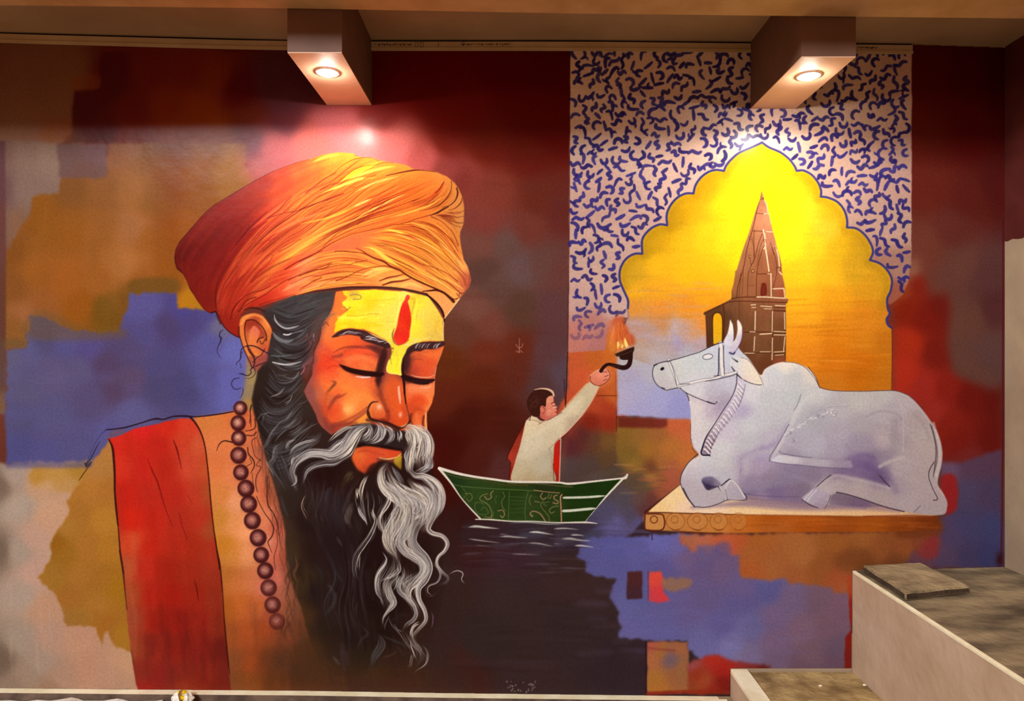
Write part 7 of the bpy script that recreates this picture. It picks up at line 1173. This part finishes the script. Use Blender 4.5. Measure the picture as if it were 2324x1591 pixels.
between(zw2('820 380 850 440 770 600 790 720 850 860'), zw2('960 420 970 560 900 660 910 790 840 920'), 46, 1.5, FH, .6, minlen=.2, jit=4)
between(zw2('960 480 990 580 950 660 1040 800 1060 900'), zw2('1060 520 1060 600 1030 680 1110 830 1140 940'), 36, 1.4, FH, .5, minlen=.2, jit=4)
between(zw2('900 960 980 1080 1040 1180 1030 1300'), zw2('1060 1040 1130 1160 1180 1240 1100 1340'), 26, 1.2, FH, .5, minlen=.2, jit=4)
between(zw2('300 300 420 560 330 800 420 1100'), zw2('720 300 660 600 700 900 760 1200'), 60, 2.4, [(70, 62, 66), (50, 44, 46), (84, 76, 80), (24, 14, 14)], .4, minlen=.12, jit=6, soft=1.4)
between(zl('200 1000 260 1200 240 1400 300 1590'), zl('900 1000 780 1200 740 1400 800 1590'), 60, 2.6, [(70, 60, 64), (50, 38, 38), (90, 74, 60), (26, 14, 12)], .4, minlen=.15, jit=6, soft=1.4)
# hair strokes over the left edge of the beard
locks(zt2, [('1640 480 1700 420 1760 300 1840 240', 9, 6, GR2, 1.5), ('1700 620 1760 560 1780 450 1850 400', 8, 6, GR2+SLV[:1], 1.5), ('1750 740 1740 640 1780 540 1850 430', 7, 5, GR2, 1.5), ('1690 560 1740 660 1760 740', 5, 3, GR2+SLV[:1], 1.4), ('1830 400 1800 480 1740 540', 8, 4, GR2, 1.5), ('1880 480 1900 420 1989 370', 8, 4, SLV+GR2, 1.8), ('1920 620 1925 560 1989 510', 12, 5, GR2+SLV, 2), ('1960 700 1950 780 1880 830', 5, 3, GR2+SLV, 1.6), ('1820 900 1850 1000 1880 1080', 8, 4, GR2, 1.6), ('1780 860 1740 900', 3, 2, GR2, 1.4)])
C = np.clip(C, 0, 1); C = C*(.94+.06*C)
# ---------------------------------------------------------------- mural meshes
def paint_material():
    m = bpy.data.materials.new('mural_paint'); m.use_nodes = True; nt = m.node_tree; b = nt.nodes['Principled BSDF']
    ca = nt.nodes.new('ShaderNodeVertexColor'); ca.layer_name = 'paint'
    tc = nt.nodes.new('ShaderNodeTexCoord')
    n = nt.nodes.new('ShaderNodeTexNoise'); n.inputs['Scale'].default_value = 90; n.inputs['Detail'].default_value = 6
    nt.links.new(tc.outputs['Object'], n.inputs['Vector'])
    mr = nt.nodes.new('ShaderNodeMapRange'); mr.inputs['From Min'].default_value = .3; mr.inputs['From Max'].default_value = .7; mr.inputs['To Min'].default_value = ALB*.90; mr.inputs['To Max'].default_value = ALB*1.1
    nt.links.new(n.outputs[0], mr.inputs[0])
    vm = nt.nodes.new('ShaderNodeVectorMath'); vm.operation = 'SCALE'
    nt.links.new(ca.outputs[0], vm.inputs[0]); nt.links.new(mr.outputs[0], vm.inputs['Scale'])
    nt.links.new(vm.outputs[0], b.inputs['Base Color'])
    b.inputs['Roughness'].default_value = .24; b.inputs['Specular IOR Level'].default_value = .06
    n2 = nt.nodes.new('ShaderNodeTexNoise'); n2.inputs['Scale'].default_value = 14; n2.inputs['Detail'].default_value = 8
    nt.links.new(tc.outputs['Object'], n2.inputs['Vector'])
    bp = nt.nodes.new('ShaderNodeBump'); bp.inputs['Strength'].default_value = .10; bp.inputs['Distance'].default_value = .01
    nt.links.new(n2.outputs[0], bp.inputs['Height']); nt.links.new(bp.outputs[0], b.inputs['Normal'])
    return m
ALB = .93
PM = paint_material()
X = (np.arange(GW)/SC+MX0-1162)*U; Zz = ZC+(795.5-(np.arange(GH)/SC+MY0))*U
px = np.arange(GW)/SC+MX0; py = np.arange(GH)/SC+MY0
top = np.interp(px, [p[0] for p in CL], [p[1] for p in CL])+1.5
bot = np.interp(px, [-340, 0, 700, 1000, 1656, 1657, 1932, 1933, 2290], [1557, 1561, 1567, 1572, 1580, 1516, 1516, 1294, 1286])
ok = (py[:, None] > top[None]) & (py[:, None] < bot[None]) & (px[None] < 2280)
IDM[~ok] = 0
def mural_mesh(name, mask):
    r, c = np.nonzero(mask[:-1, :-1])
    v00 = r*GW+c; quads = np.stack([v00+GW, v00+GW+1, v00+1, v00], 1)
    u, inv = np.unique(quads, return_inverse=True); inv = inv.reshape(-1)
    co = np.empty((len(u), 3), np.float32); co[:, 0] = X[u % GW]; co[:, 1] = -.001; co[:, 2] = Zz[u//GW]
    me = bpy.data.meshes.new(name); nf = len(quads)
    me.vertices.add(len(u)); me.vertices.foreach_set('co', co.ravel())
    me.loops.add(nf*4); me.loops.foreach_set('vertex_index', inv.astype(np.int32))
    me.polygons.add(nf); me.polygons.foreach_set('loop_start', np.arange(0, nf*4, 4, dtype=np.int32))
    me.update(calc_edges=True)
    at = me.color_attributes.new('paint', 'BYTE_COLOR', 'POINT')
    col = np.ones((len(u), 4), np.float32); col[:, :3] = C.reshape(-1, 3)[u]
    at.data.foreach_set('color_srgb', col.ravel())
    me.materials.append(PM)
    return me
mural = empty('wall_mural', (0, -.001, 0), label='large wall mural of a bearded holy man, a boatman and a white bull', category='mural')
OBJ = {}
LAB = {11: [('horn', 'white curved horn'), ], }
def components(mask, cx):
    """split a part that comes several times into single pieces by nearest centre"""
    r, c = np.nonzero(mask); P = np.stack([px[c], py[r]], 1); k = np.argmin(((P[:, None]-np.array(cx)[None])**2).sum(2), 1)
    out = []
    for i in range(len(cx)):
        m = np.zeros_like(mask); m[r[k == i], c[k == i]] = True; out.append(m)
    return out
CEN = {8: [(1486, 1183), (1533, 1183), (1583, 1183), (1631, 1183)], 11: [(1655, 755), (1680, 755)], 16: [(1850, 1130), (1672, 1110)], 36: [(820, 765), (965, 785)], 40: [(b[0], b[1]) for b in beads]}
for n in sorted(NAMES):
    name, par, lab = NAMES[n]; mask = IDM == n
    if not mask.any(): continue
    for m in (components(mask, CEN[n]) if n in CEN else [mask]):
        if not m.any(): continue
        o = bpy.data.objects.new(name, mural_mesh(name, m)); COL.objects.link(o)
        o.parent = OBJ[par] if par else mural
        if not par: o.location = (0, .001, 0)      # mural empty sits 1 mm off the wall
        if lab: o['label'] = lab
        OBJ.setdefault(n, o)
